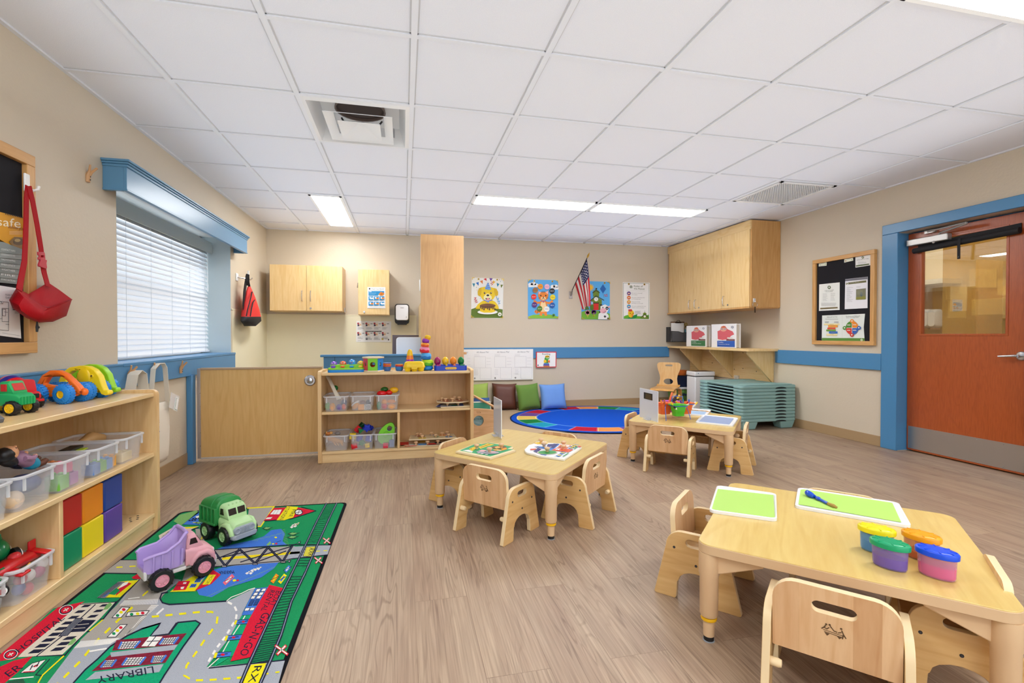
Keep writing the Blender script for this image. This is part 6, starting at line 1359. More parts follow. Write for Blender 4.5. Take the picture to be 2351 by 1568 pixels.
for s in (-1, 1): mb.tube([(.115, s*.056, .05), (.11, s*.06, .078), (.088, s*.062, .096), (.055, s*.062, .096), (.032, s*.06, .078), (.026, s*.056, .05)], .013, RG2, 10)
for y in (-.03, -.01, .01, .03): mb.ball((.045, y, .187), .005, RG2, 8)
mb.build('cab', rt)
mb = MB()
for s in (-1, 1): mb.hull8([(.008, s*.056, .138), (.042, s*.0555, .138), (.042, s*.05, .138), (.008, s*.05, .138)], [(.014, s*.0558, .170), (.036, s*.0552, .170), (.036, s*.05, .170), (.014, s*.05, .170)], GLS)
for y0, y1 in ((-.043, -.003), (.003, .043)): mb.hull8([(.0695, y0, .136), (.0695, y1, .136), (.060, y1, .136), (.060, y0, .136)], [(.0592, y0, .168), (.0592, y1, .168), (.05, y1, .168), (.05, y0, .168)], GLS)
mb.build('windows', rt, bevel=.002)
mb = MB(); solid(mb, [(.115, .066, .03, .052, .01), (.132, .064, .028, .053, .012), (.140, .055, .030, .051, .01)], GRI); solid(mb, [(.112, .056, .050, .092, .015), (.128, .054, .052, .088, .018), (.131, .05, .056, .085, .012)], GRI)
for y in (-.02, -.012, -.004, .004, .012, .02): mb.box((.131, y, .07), (.006, .004, .024), GRI)
for s in (-1, 1): mb.lathe([(.016, 0), (.016, .004), (.011, .005), (.008, .002), (0, .002)], GRI, X=Matrix.Translation((.130, s*.037, .07)) @ Matrix.Rotation(PI/2, 4, 'Y'), n=16)
mb.build('bumper', rt, bevel=.0015)
mb = MB(); mb.bx(-.14, .11, -.04, .04, .035, .07, mat('23301f', .5)); mb.build('chassis', rt)
for x in (-.085, .07):
 for s in (-1, 1): tyre(rt, (x, s*.064, .045), .045, .034, HB, hubr=.55)
# CLEAR BINS
def mat_bin():
 m, nt, b = _new('clear_bin')
 b.inputs['Base Color'].default_value = lin('eef0f6'); b.inputs['Roughness'].default_value = .25; b.inputs['Alpha'].default_value = .2
 return m
BIN, BINR = mat_bin(), mat('f0f1f5', .25, alpha=.6)
BW_, BD_, BH_ = .192, .30, .128
def make_bin(label):
 """front at local -Y (y=0), origin bottom centre of the front face"""
 t = thing('clear_bin', label, 'bin')
 tp, n = .012, 5
 mb = MB()
 def L(k, z, r): w = BW_-2*tp*(1-k); d = BD_-2*tp*(1-k); return [(p[0], p[1]+BD_/2, z) for p in rrect(w, d, r, n)]
 o_ = [L(0, .0, .02), L(0.05, .006, .024), L(1, BH_-.01, .03)]; i_ = [L(.0, .004, .018), L(1, BH_-.01, .029)]
 i_ = [[((p[0])*.975, (p[1]-BD_/2)*.98+BD_/2, p[2]) for p in r_] for r_ in i_]
 mb.ring(o_, BIN, cap=False); mb.ring([r_[::-1] for r_ in i_], BIN, cap=False); mb.add(o_[0], [tuple(range(len(o_[0])))[::-1]], BIN)
 mb.build('tub', t, smooth=60)
 mb = MB(); m_ = len(L(1, 0, .03))
 def K(e, z): return [(p[0], p[1]+BD_/2, z) for p in rrect(BW_+e, BD_+e, .035, n)]
 r4 = [K(-.004, BH_-.012), K(.014, BH_-.010), K(.016, BH_-.003), K(.008, BH_), K(-.006, BH_-.001)]; r4.append(r4[0]); mb.ring(r4, BINR, cap=False); mb.build('rim', t, smooth=60)
 for x in (-.07, .07):
  mb = MB(); mb.bx(x-.004, x+.004, -.0045+.002, .004, BH_-.055, BH_-.012, BINR); mb.build('rib', t)
 return t
bin0 = None
def place_bin(loc, rotz, label, group):
 global bin0
 if bin0 is None: bin0 = make_bin(label); bin0.location = loc; bin0.rotation_euler = (0, 0, rotz); bin0['group'] = group; return bin0
 return dup(bin0, loc, rotz, label, group)
ZM, ZB = .424+.001, .095+.001
G_ = 'clear plastic bins on the long shelf'
ORDL = ('clear bin at the gate end of the middle tier, pale blocks inside, long shelf', 'second clear bin from the gate end, coloured building blocks and a black lid, long shelf', 'third clear bin from the gate end, green and pink blocks inside, long shelf', 'clear bin with a doll lying on top, middle tier of the long shelf', 'clear bin cut by the left photo edge, middle tier of the long shelf')
for k, yc in enumerate((2.792, 2.568, 2.350, 2.138, 1.925)): place_bin((-1.335, yc, ZM), R(90), ORDL[k], G_)
place_bin((-1.335, 2.126, ZB), R(90), 'lower tier clear bin with the red toy aeroplane and bug cars, long shelf', G_)
place_bin((-1.335, 1.90, ZB), R(90), 'lower tier clear bin with orange pieces at the left photo edge, long shelf', G_)
# CONTENTS OF THE LONG SHELF
def one(name, label, cat, mb, origin, group=None, **k):
 return tag(mb.build(name, origin=origin, **k), label, cat, group)
def rbox(c, d, m, rot=None, bev=.006):
 mb = MB(); mb.box(c, d, m, rot); return mb
for (y, z, h, nm) in ((2.335, .168, '0c8a5e', 'green'), (2.485, .168, 'efd616', 'yellow'), (2.638, .168, '5a3d9c', 'purple'), (2.335, .313, 'b9201e', 'red'), (2.485, .313, 'e98a12', 'orange'), (2.638, .313, '1d4296', 'blue')):
 t = thing('soft_cube', nm+' soft vinyl cube stacked in the lower tier of the long shelf', 'block', (-1.42, y, z-.0715), group='soft vinyl cubes in the long shelf')
 m = mat('#'+h, .38, bump=.04, bscale=80)
 mb = MB(); j = R(random.uniform(-2, 2)); mb.box((-1.42, y, z), (.143, .143, .142), m, j); mb.build('cover', t, world=True, bevel=.007, seg=3)
 mb = MB(); md = mat('#'+h, .6)
 Mx = Matrix.Translation((-1.42, y, z)) @ Matrix.Rotation(j, 4, 'Z'); e = .0712
 mb.tube([Mx @ Vector(p) for p in ((e-.004, -e+.004, -e+.003), (e-.002, -e+.004, e-.004), (e-.002, e-.004, e-.004), (e-.004, e-.004, -e+.003))], .0022, md, 6); mb.build('seam', t, world=True)
dl = thing('toy_doll', 'small doll with black hair, mauve top and teal shorts lying in a clear bin', 'doll', (-1.40, 2.06, .55))
_ez = Vector((.02, .86, -.50)).normalized(); _ex = Vector((.35, .45, .80)); _ex = (_ex-_ez*_ex.dot(_ez)).normalized(); _ey = _ez.cross(_ex)
X1 = Matrix.Translation((-1.385, 2.135, .597)) @ Matrix(((_ex.x, _ey.x, _ez.x, 0), (_ex.y, _ey.y, _ez.y, 0), (_ex.z, _ey.z, _ez.z, 0), (0, 0, 0, 1))) @ Matrix.Scale(.92, 4)
SKIN, HAIR, MAU, TEAL, BRN = mat('dda074', .5), mat('141014', .35), mat('98708c', .5), mat('1691b4', .45), mat('5a2f1e', .5)
mb = MB(X1); mb.ring([[(rx*math.cos(2*PI*j/16), ry*math.sin(2*PI*j/16), z) for j in range(16)] for z, rx, ry in ((-.052, .008, .008), (-.04, .020, .022), (-.02, .026, .036), (.0, .026, .034), (.02, .026, .030), (.03, .025, .030))], MAU); mb.build('top', dl, world=True)
mb = MB(X1); mb.ring([[(rx*math.cos(2*PI*j/16), ry*math.sin(2*PI*j/16), z) for j in range(16)] for z, rx, ry in ((.028, .026, .031), (.045, .028, .033), (.06, .025, .031), (.066, .02, .028))], TEAL); mb.build('shorts', dl, world=True)
mb = MB(X1)
for s in (-1, 1): mb.tube([(.0, s*.015, .06), (.004, s*.015, .072), (.018, s*.016, .085), (.034, s*.017, .09)], [.011, .013, .0135, .009], BRN, 10)
mb.build('boots', dl, world=True)
mb = MB(X1); mb.ball((.002, 0, -.076), (.029, .027, .031), SKIN, 18); mb.ball((.031, 0, -.074), (.006, .006, .005), SKIN, 8)
for s in (-1, 1): mb.ball((.002, s*.028, -.074), (.006, .003, .008), SKIN, 8)
for s in (-1, 1): mb.tube([(.004, s*.034, -.035), (.016, s*.038, -.005), (.026, s*.024, .014)], [.010, .009, .008], MAU, 8); mb.ball((.028, s*.02, .018), .0085, SKIN, 8)
mb.build('head_and_hands', dl, world=True)
mb = MB(X1)
for s in (-1, 1): mb.ball((.0265, s*.010, -.080), (.003, .004, .0035), BLACK, 8)
mb.tube([(.0285, -.006, -.063), (.0295, 0, -.0615), (.0285, .006, -.063)], .0012, mat('a8404a', .5), 6); mb.build('face', dl, world=True)
mb = MB(X1); mb.ball((-.008, 0, -.084), (.031, .031, .034), HAIR, 16); mb.ball((-.022, 0, -.058), (.024, .031, .04), HAIR, 14); mb.tube([(-.026, 0, -.05), (-.032, 0, -.01), (-.03, 0, .025)], [.026, .02, .006], HAIR, 10, flat=(1, .5)); mb.build('hair', dl, world=True)
mb = MB()
mb.ring([[(-1.45+.075*math.cos(t*PI/10)*s, 1.985+.085*math.sin(t*PI/10)*s, z+.018*math.cos(t*PI/10*2)*s) for t in range(20)] for z, s in ((.535, 1), (.56, .95), (.585, .75), (.598, .4), (.60, .05))], mat('e6e6ea', .35)); one('toy_shell', 'white curved plastic toy shell beside the doll', 'toy', mb, (-1.45, 1.985, .535), smooth=70)
mb = MB(); mb.ball((-1.40, 2.16, .50), (.05, .055, .035), mat('3f4d80', .6), 14); one('toy_cloth', 'dark blue toy dress folded under the doll in the bin', 'toy', mb, (-1.40, 2.16, .46))
mb = MB(); mb.ball((-1.375, 2.075, .465), (.03, .032, .033), mat('e2c6a4', .5), 14); one('toy_ball', 'cream toy head low in the doll bin', 'toy', mb, (-1.375, 2.075, .432))
mb = MB(); mb.ball((-1.385, 1.93, .475), (.035, .065, .042), mat('3f6470', .7, bump=.4, bscale=200), 14); one('toy_creature', 'teal speckled toy inside the bin at the left photo edge', 'toy', mb, (-1.385, 1.93, .433))
def blk(c, d, h, label, rz=0.0):
 mb = MB(); mb.box(c, d, mat('#'+h, .4), rz); mb2 = mb
 for sx in (-.25, .25): mb.lathe([(d[0]*.16, c[2]+d[2]/2), (d[0]*.16, c[2]+d[2]/2+.008)], mat('#'+h, .4), (c[0]+sx*d[0], c[1], 0), 12)
 return one('toy_block', label, 'block', mb, (c[0], c[1], c[2]-d[2]/2), 'building blocks in the long shelf bins', bevel=.003)
blk((-1.375, 2.300, .463), (.05, .062, .062), '74c043', 'light green block at the front of the third bin')
blk((-1.38, 2.372, .458), (.05, .05, .05), 'b46cb0', 'purple block in the third bin of the long shelf')
blk((-1.375, 2.335, .512), (.045, .045, .04), 'dd5a86', 'pink block on top of the green one in the third bin')
blk((-1.44, 2.36, .50), (.05, .06, .06), 'e2884a', 'orange block deeper in the third bin')
blk((-1.375, 2.515, .457), (.05, .05, .05), '3f78bc', 'blue block at the left of the second bin')
blk((-1.375, 2.565, .457), (.05, .045, .05), '74b54a', 'green block in the middle of the second bin')
blk((-1.375, 2.612, .457), (.05, .045, .05), '4f8fd0', 'light blue block right of the green one in the second bin')
blk((-1.375, 2.648, .460), (.05, .03, .05), 'ecac4a', 'yellow orange block at the right of the second bin')
blk((-1.385, 2.775, .452), (.05, .09, .045), 'ecd596', 'pale cream block in the bin nearest the gate')
mb = MB(); mb.box((-1.47, 2.55, .545), (.05, .11, .012), BLACK, R(8)); mb.box((-1.455, 2.56, .538), (.07, .05, .006), mat('b9d032', .5), R(8)); one('flat_lid', 'flat black lid lying across the second bin from the gate end', 'lid', mb, (-1.47, 2.55, .535), bevel=.003)
mb = MB(); mb.tube([(-1.53, 2.72, .530), (-1.53, 2.80, .548), (-1.52, 2.88, .53)], [.02, .028, .018], mat('c49a62', .5), 10); one('wooden_toy', 'tan wooden toy peeking over the rim of the bin nearest the gate', 'toy', mb, (-1.53, 2.8, .50))
ap = thing('toy_aeroplane', 'red toy aeroplane lying across the lower bin of the long shelf', 'toy aeroplane', (-1.42, 2.10, .2))
RA = mat('d0101c', .3)
mb = MB(); mb.tube([(-1.40, 1.93, .205), (-1.40, 1.97, .222), (-1.40, 2.08, .225), (-1.395, 2.17, .218), (-1.39, 2.215, .205)], [.012, .03, .032, .028, .012], RA, 12, flat=(1, .75)); mb.build('fuselage', ap, world=True)
mb = MB(); mb.box((-1.37, 2.195, .228), (.075, .03, .008), RA, Matrix.Rotation(R(15), 3, 'Y')); mb.box((-1.40, 2.20, .25), (.008, .035, .04), RA); mb.build('tail', ap, world=True, bevel=.003)
mb = MB(); mb.box((-1.40, 2.06, .215), (.15, .045, .010), RA, Matrix.Rotation(R(10), 3, 'Y')); mb.build('wing', ap, world=True, bevel=.004)
mb = MB(); mb.ball((-1.40, 2.115, .245), (.018, .024, .015), mat('e03a40', .15), 12); mb.build('canopy', ap, world=True)
def bugcar(c, m, label, rz=0.0, sc=1.0):
 t = thing('bug_car', label, 'toy car', c, rz, group='glossy bug cars in the lower bin')
 mb = MB(); mb.ball((0, 0, .045*sc), (.055*sc, .04*sc, .04*sc), m, 16); mb.ball((0, 0, .08*sc), (.022*sc, .025*sc, .018*sc), m, 12); mb.build('body', t)
 for x in (-.035, .035):
  for s in (-1, 1):
   mb = MB(); X = Matrix.Translation((x*sc, s*.037*sc, .022*sc)) @ Matrix.Rotation(-s*PI/2, 4, 'X')
   mb.lathe([(.024*sc, 0), (.024*sc, .012*sc), (.018*sc, .015*sc)], BLACK, X=X, n=18); w_ = mb.build('wheel', t)
   mb = MB(); mb.lathe([(.018*sc, .0151*sc), (.017*sc, .0175*sc), (.012*sc, .0176*sc)], WHITE, X=X, n=18); mb.lathe([(.0122*sc, .0177*sc), (.010*sc, .019*sc)], RED, X=X, n=16); mb.build('wheel_cap', w_)
 mb = MB(); mb.tube([(.03*sc, 0, .085*sc), (.035*sc, 0, .10*sc), (.05*sc, 0, .105*sc)], .004*sc, m, 6); mb.build('horn', t)
 return t
GBUG = mat('0f7a44', .2); BBUG = mat('141e84', .2)
bugcar((-1.475, 2.125, .215), GBUG, 'dark green bug car with red wheel caps on top of the lower bin', R(-35), 1.15)
bugcar((-1.50, 1.99, .215), BBUG, 'dark blue bug car at the back of the lower bin', R(-20), 1.1)
bugcar((-1.39, 1.985, .165), GBUG, 'green bug car beside the nose of the red aeroplane', R(40), .8)
mb = MB(); mb.tube([(-1.36, 2.10, .19), (-1.355, 2.12, .215)], [.01, .003], mat('f2b822', .4), 8); one('yellow_toy', 'small yellow pointed toy beside the red aeroplane', 'toy', mb, (-1.36, 2.1, .18))
for k, (y, z, h) in enumerate(((2.14, .16, 'e8e2dc'), (2.19, .15, 'b03a6a'), (2.21, .175, 'e8e2dc'), (2.13, .115, 'c8384a'), (2.09, .135, '3a4a9a'), (2.10, .165, 'c8384a'))):
 mb = MB(); mb.ball((-1.372, y, z), (.018, .024, .022), mat('#'+h, .3), 12); one('toy_piece', ('white rounded piece at the left inside the lower bin', 'magenta rounded piece inside the lower bin', 'white rounded piece at the right inside the lower bin', 'red piece at the bottom of the lower bin', 'blue ringed piece at the left bottom of the lower bin', 'red piece below the aeroplane wing in the lower bin')[k], 'toy', mb, (-1.372, y, z-.02), 'rounded toy pieces seen through the lower bin')
for k, (y, z) in enumerate(((1.945, .195), (1.915, .19), (1.975, .192))):
 mb = MB(); mb.ball((-1.40, y, z), (.025, .022, .018), mat('d9962c', .5), 10); one('toy_piece', ('orange piece on top of the leftmost lower bin, middle one', 'orange piece at the left of the leftmost lower bin', 'orange piece at the right of the leftmost lower bin')[k], 'toy', mb, (-1.4, y, z-.015), 'orange toy pieces in the leftmost lower bin')
# TOYS ON TOP OF THE LONG SHELF
ZT = .748+.0005
WB, WY = mat('1c86dc', .5, bump=.6, bscale=150), mat('f2c414', .4)
def fatwheel(parent, c, r, w):
 mb = MB(); X = Matrix.Translation(c) @ Matrix.Rotation(-PI/2, 4, 'X')
 mb.lathe([(r*.40, -w/2), (r*.72, -w*.5), (r*.93, -w*.36), (r, -w*.12), (r, w*.12), (r*.93, w*.36), (r*.72, w*.5), (r*.40, w/2)], WB, X=X, n=28, cap=False)
 for k in range(22):
  a = 2*PI*k/22; mb.box((r*.975*math.cos(a), r*.975*math.sin(a), 0), (.006, .004, w*.62), WB, Matrix.Rotation(a, 3, 'Z') @ Matrix.Rotation(R(18), 3, 'X'), X)
 o = mb.build('wheel', parent)
 mb = MB(); mb.lathe([(0, -w*.40), (r*.22, -w*.40), (r*.28, -w*.34), (r*.42, -w*.42), (r*.42, w*.42), (r*.28, w*.34), (r*.22, w*.40), (0, w*.40)], WY, X=X, n=20); mb.build('hub', o)
def tubeclosed(mb, pts, r, m, n=10): mb.tube(pts+[pts[0], pts[1]], r, m, n, cap=False)
def xz(p, y=0): return (p[0], y, p[1])
RMC = R(90)
oc = thing('orange_rattle_car', 'orange grip car with blue wheels on top of the long shelf', 'toy car', (-1.548, 2.615, ZT), R(-12))
OM = mat('f0701a', .35); oc.scale = (1, 1, 1.08)
mb = MB(); out = [(-.095, .05), (-.092, .085), (-.07, .118), (-.035, .138), (.005, .138), (.04, .122), (.07, .095), (.095, .072), (.110, .050), (.105, .035), (.085, .040), (.07, .025), (-.07, .025), (-.085, .035)]
hole = [(-.062, .080), (-.045, .105), (-.015, .117), (.015, .115), (.042, .096), (.052, .083), (.02, .076), (-.02, .073)]
mb.extrude(out, [hole], .032, OM); mb.build('body', oc, bevel=.011, seg=4)
mb = MB(); mb.ball((.112, 0, .046), (.016, .014, .016), OM, 12); mb.lathe([(.006, -.015), (.006, .0155)], mat('a8400c', .5), X=Matrix.Translation((.108, 0, .046)) @ Matrix.Rotation(PI/2, 4, 'X'), n=10); mb.build('nose', oc)
mb = MB(); mb.ball((.0, 0, .04), (.03, .022, .03), mat('f0d8d8', .1, alpha=.5), 16); mb.build('rattle_ball', oc)
for x in (-.06, .06):
 for s in (-1, 1): fatwheel(oc, (x, s*.046, .041), .041, .042)
def elephant(name, label, loc, rz, m, m2, flip):
 t = thing(name, label, 'toy car', loc, rz); t.scale = (1, 1, 1.12)
 mb = MB(); out = [(-.10, .04), (-.105, .08), (-.09, .115), (-.055, .138), (-.01, .145), (.03, .142), (.06, .128), (.085, .10), (.098, .06), (.108, .038), (.125, .036), (.130, .022), (.115, .014), (.092, .020), (.078, .045), (.06, .035), (.05, .028), (-.07, .028)]
 hole = [(-.075, .078), (-.065, .105), (-.04, .122), (-.012, .125), (-.014, .104), (-.03, .085), (-.052, .072)]
 mb.extrude(out, [hole], .034, m); mb.build('body', t, bevel=.011, seg=4)
 for s in (-1, 1):
  mb = MB(); mb.ball((.015, s*.018, .098), (.032, .009, .036), m2, 16); mb.build('ear', t)
  mb = MB(); mb.ball((.052, s*.017, .10), (.008, .006, .008), m2, 10); mb.ball((.053, s*.021, .101), (.004, .004, .004), BLACK, 8); mb.build('eye', t)
 for x in (-.06, .05):
  for s in (-1, 1): fatwheel(t, (x, s*.044, .038), .038, .040)
 return t
elephant('elephant_car', 'yellow elephant shaped grip car with blue wheels on the long shelf', (-1.530, 2.752, ZT), R(-10), mat('f2d416', .35), mat('e8c610', .35), False)
elephant('elephant_car', 'lime green elephant shaped grip car behind the yellow one on the long shelf', (-1.560, 2.882, ZT), R(-10), mat('96d416', .35), mat('8cc814', .35), False)
def toytruck(name, label, loc, rz, cabm, hub, kind, sc=1.0):
 t = thing(name, label, 'toy truck', loc, rz); s = sc
 mb = MB()
 if kind == 'dump':
  solid(mb, [(.0, .034, .035, .085, .006), (.03, .036, .035, .085, .008), (.062, .034, .035, .082, .01), (.075, .032, .04, .07, .008)], cabm)
  solid(mb, [(-.004, .030, .08, .125, .008), (.0, .032, .08, .130, .01), (.030, .030, .08, .130, .01), (.046, .028, .08, .092, .008)], cabm)
  for k in range(5): mb.box((.075, -.024+k*.012, .055), (.006, .006, .03), cabm)
 elif kind == 'mixer':
  solid(mb, [(.01, .036, .035, .075, .006), (.075, .034, .035, .072, .012), (.085, .03, .04, .062, .008)], cabm)
  solid(mb, [(.005, .033, .07, .122, .008), (.045, .031, .07, .122, .012), (.058, .029, .07, .08, .008)], cabm)
 else:
  solid(mb, [(-.03, .034, .04, .085, .01), (.03, .034, .04, .085, .012), (.045, .03, .045, .07, .008)], cabm)
 mb.build('cab', t)
 mb = MB(); wm = mat('c2281c' if kind == 'dump' else 'e6f2f4', .2) if kind != 'loader' else BLACK
 if kind != 'loader':
  for q in (-1, 1): mb.bx(.004, .026, q*.0322-.002, q*.0322+.002, .092, .120, wm)
  mb.hull8([(.0478, -.022, .094), (.0478, .022, .094), (.040, .022, .094), (.040, -.022, .094)], [(.0345, -.022, .122), (.0345, .022, .122), (.028, .022, .122), (.028, -.022, .122)], mat('e6eef2', .2) if kind == 'mixer' else wm)
  mb.build('windows', t, bevel=.001)
 if kind == 'dump':
  mb = MB(); mb.bx(-.10, -.006, -.036, .036, .06, .066, cabm); mb.bx(-.10, -.006, -.038, -.034, .06, .10, cabm); mb.bx(-.10, -.006, .034, .038, .06, .10, cabm); mb.bx(-.012, -.006, -.036, .036, .06, .105, cabm); mb.build('dump_bed', t, bevel=.002)
 elif kind == 'mixer':
  mb = MB(); X = Matrix.Translation((-.045, 0, .09)) @ Matrix.Rotation(R(-72), 4, 'Y')
  mb.lathe([(.018, -.06), (.036, -.045), (.046, -.012)], RED, X=X, n=22, cap=True); mb.lathe([(.0465, -.012), (.047, .014)], mat('1c2088', .35), X=X, n=22, cap=True); mb.lathe([(.046, .014), (.036, .04), (.022, .058)], RED, X=X, n=22); mb.build('drum', t)
  mb = MB(); mb.bx(-.10, .01, -.03, .03, .035, .05, cabm); mb.build('chassis', t, bevel=.002)
  mb = MB(); mb.bx(.083, .089, -.022, .022, .045, .064, BLACK); mb.bx(.08, .096, -.036, .036, .03, .04, cabm); mb.build('grille', t, bevel=.002)
 else:
  mb = MB(); mb.ring([[(x+dx, y, z) for dx, z in ((.0, .0), (.05, .0), (.055, .015), (.02, .04), (.0, .04))] for x, y in ((.07, -.06), (.07, .06))], mat('5d6068', .4)); mb.build('bucket', t, bevel=.002)
  mb = MB()
  for q in (-1, 1): mb.tube([(-.01, q*.03, .06), (.03, q*.034, .085), (.06, q*.034, .06), (.075, q*.034, .025)], .006, WY, 8)
  mb.build('arm', t)
 for x in (-.055, .05):
  for q in (-1, 1):
   o = tyre(t, (x, q*.036, .028), .028, .024, hub, tread=12, hubr=.66)
 return t
toytruck('toy_truck', 'green toy dump truck with yellow wheel hubs near the left photo edge', (-1.520, 2.278, ZT), R(-12), mat('1fa35c', .4), WY, 'dump', 1.1)
toytruck('toy_truck', 'red toy cement mixer with a blue drum band behind the green truck', (-1.600, 2.455, ZT), R(-30), mat('c8141c', .35), mat('303034', .5), 'mixer', 1)
toytruck('toy_loader', 'grey and yellow toy loader cut off by the left photo edge', (-1.52, 2.03, ZT), R(-14), mat('6c7078', .4), WY, 'loader', 1)
# CONTENTS OF THE MIDDLE SHELF
G2_ = 'clear plastic bins on the middle shelf'
for z, xs, nm in ((ZM, (-.556, -.348, -.140), 'middle tier'), (ZB, (-.556, -.348, -.162), 'bottom tier')):
 for k, x in enumerate(xs):
  lab = {('middle tier', 0): 'clear bin with a white paddle handle sticking out, left of the middle tier', ('middle tier', 1): 'clear bin of patterned animal pieces, centre of the middle tier', ('middle tier', 2): 'clear bin heaped with toy fruit and peppers, right of the middle tier',
               ('bottom tier', 0): 'clear bin with a toy giraffe lying in it, bottom left of the middle shelf', ('bottom tier', 1): 'clear bin heaped with red, blue and yellow shapes, bottom tier of the middle shelf', ('bottom tier', 2): 'clear bin with a large lime green shape sorter, bottom tier of the middle shelf'}[(nm, k)]
  place_bin((x, 4.215, z), 0, lab, G2_)
def bl(name, label, cat, c, r, m, grp, rot=None):
 mb = MB(); mb.ball(c, r, m, 14, rot); return one(name, label, cat, mb, (c[0], c[1], c[2]-(r[2] if hasattr(r, '__len__') else r)), grp)
def bxo(name, label, cat, c, d, m, grp, rot=None, bev=.004):
 mb = MB(); mb.box(c, d, m, rot); return one(name, label, cat, mb, (c[0], c[1], c[2]-d[2]/2), grp, bevel=bev)
OGY, REDP, GRNP, BLUP, YELP, PURP = mat('f0a21c', .4), mat('d8202c', .35), mat('157a3c', .4), mat('2238c0', .35), mat('efce14', .35), mat('5c3a9c', .4)
gA, gB, gC = 'toys in the paddle bin', 'animal pieces in the centre bin', 'toy fruit in the right bin'
mb = MB(); mb.tube([(-.655, 4.47, .70), (-.62, 4.40, .655), (-.58, 4.33, .59), (-.535, 4.28, .515)], [.018, .016, .016, .022], mat('ece4d2', .4), 12, flat=(1, .5)); one('toy_paddle', 'long cream paddle handle leaning out of the left bin', 'toy', mb, (-.6, 4.38, .45))
bl('toy_ball', 'dark green ball above the rim of the paddle bin', 'ball', (-.585, 4.42, .60), .024, mat('0f6a2a', .4), gA)
bl('toy_piece', 'orange bell shaped piece in the paddle bin', 'toy', (-.585, 4.245, .460), (.024, .02, .034), OGY, gA); bl('toy_piece', 'green piece at the left of the paddle bin', 'toy', (-.625, 4.25, .468), (.02, .02, .034), mat('6cab4a', .4), gA)
bl('toy_piece', 'purple round piece in the paddle bin', 'toy', (-.53, 4.245, .455), (.028, .022, .028), PURP, gA); bl('toy_piece', 'orange red ring at the right of the paddle bin', 'toy', (-.495, 4.245, .458), (.018, .02, .026), mat('e2603c', .4), gA); bl('toy_piece', 'navy piece at the back of the paddle bin', 'toy', (-.50, 4.30, .485), (.026, .03, .03), mat('34427c', .4), gA)
bxo('animal_piece', 'giraffe patterned block in the centre bin', 'toy', (-.355, 4.245, .452), (.048, .03, .048), mat('f2a634', .4), gB, R(4));
def zeb(c):
 mb = MB(); mb.box(c, (.046, .03, .044), WHITE, R(-6))
 for k in range(4): mb.box((c[0], c[1]-.0152, c[2]-.016+k*.0105), (.044, .001, .005), INK, Matrix.Rotation(R(-6), 3, 'Z') @ Matrix.Rotation(R(8), 3, 'Y'))
 one('animal_piece', 'zebra striped block at the right of the centre bin', 'toy', mb, (c[0], c[1], c[2]-.022), gB, bevel=.003)
zeb((-.303, 4.245, .450))
bl('animal_piece', 'orange tiger piece at the left of the centre bin', 'toy', (-.40, 4.25, .462), (.034, .022, .02), OGY, gB, Matrix.Rotation(R(-40), 3, 'Y')); bl('animal_piece', 'white striped piece behind the tiger piece', 'toy', (-.405, 4.275, .48), (.04, .014, .012), WHITE, gB, Matrix.Rotation(R(-35), 3, 'Y')); bl('animal_piece', 'brown piece in the middle of the centre bin', 'toy', (-.345, 4.28, .487), (.024, .02, .018), mat('8a5a48', .5), gB); bl('animal_piece', 'dark grey piece at the right back of the centre bin', 'toy', (-.30, 4.29, .482), (.022, .02, .024), mat('55525e', .5), gB)
bl('toy_pepper', 'red pepper on the heaped fruit bin', 'toy food', (-.185, 4.275, .560), (.045, .03, .024), mat('d8141c', .2), gC); bl('toy_pepper', 'second red pepper on the heaped fruit bin', 'toy food', (-.125, 4.28, .565), (.03, .03, .022), mat('d8201c', .2), gC)
bl('toy_pepper', 'dark green pepper on top of the fruit bin', 'toy food', (-.165, 4.31, .590), (.034, .026, .022), mat('1c5a1c', .2), gC); bl('toy_lemon', 'yellow lemon on top of the fruit bin', 'toy food', (-.085, 4.285, .585), (.038, .024, .026), mat('f0b418', .3), gC)
bl('toy_fruit', 'orange slice wedge in the middle of the fruit bin', 'toy food', (-.165, 4.25, .490), (.024, .02, .024), mat('f59a1c', .35), gC); bl('toy_fruit', 'orange squash at the right of the fruit bin', 'toy food', (-.105, 4.25, .492), (.038, .02, .016), mat('f2982c', .35), gC)
bl('toy_fruit', 'red tomato low in the fruit bin', 'toy food', (-.165, 4.245, .452), (.026, .02, .026), mat('c8283c', .3), gC); bl('toy_fruit', 'yellow orange pumpkin low in the fruit bin', 'toy food', (-.105, 4.242, .450), (.036, .018, .024), mat('f0a024', .35), gC); bl('toy_fruit', 'green vegetable at the left of the fruit bin', 'toy food', (-.210, 4.25, .460), (.018, .02, .034), mat('2c8a58', .35), gC)
gf = thing('toy_giraffe', 'tan toy giraffe lying along the rim of the bottom left bin', 'toy animal', (-.58, 4.25, .15)); GF = mat('dba258', .5)
mb = MB(); mb.tube([(-.645, 4.26, .205), (-.60, 4.255, .19), (-.55, 4.25, .175), (-.515, 4.25, .165), (-.505, 4.25, .13)], [.012, .018, .020, .016, .006], GF, 10); mb.build('body', gf, world=True)
mb = MB(); mb.ball((-.625, 4.27, .232), (.022, .014, .014), mat('b96a28', .5), 12); mb.ball((-.635, 4.26, .245), (.006, .006, .012), GF, 8); mb.ball((-.60, 4.27, .238), (.014, .012, .012), GF, 10); mb.build('head', gf, world=True)
for k, x in enumerate((-.585, -.565)): mb = MB(); mb.tube([(x, 4.245, .175), (x+.03, 4.24, .135)], [.007, .004], GF, 8); mb.build('leg', gf, world=True)
bl('toy_piece', 'grey rounded piece in the bottom left bin', 'toy', (-.555, 4.32, .222), (.024, .02, .016), mat('8a8480', .4), None)
gD = 'bright shapes in the centre bottom bin'
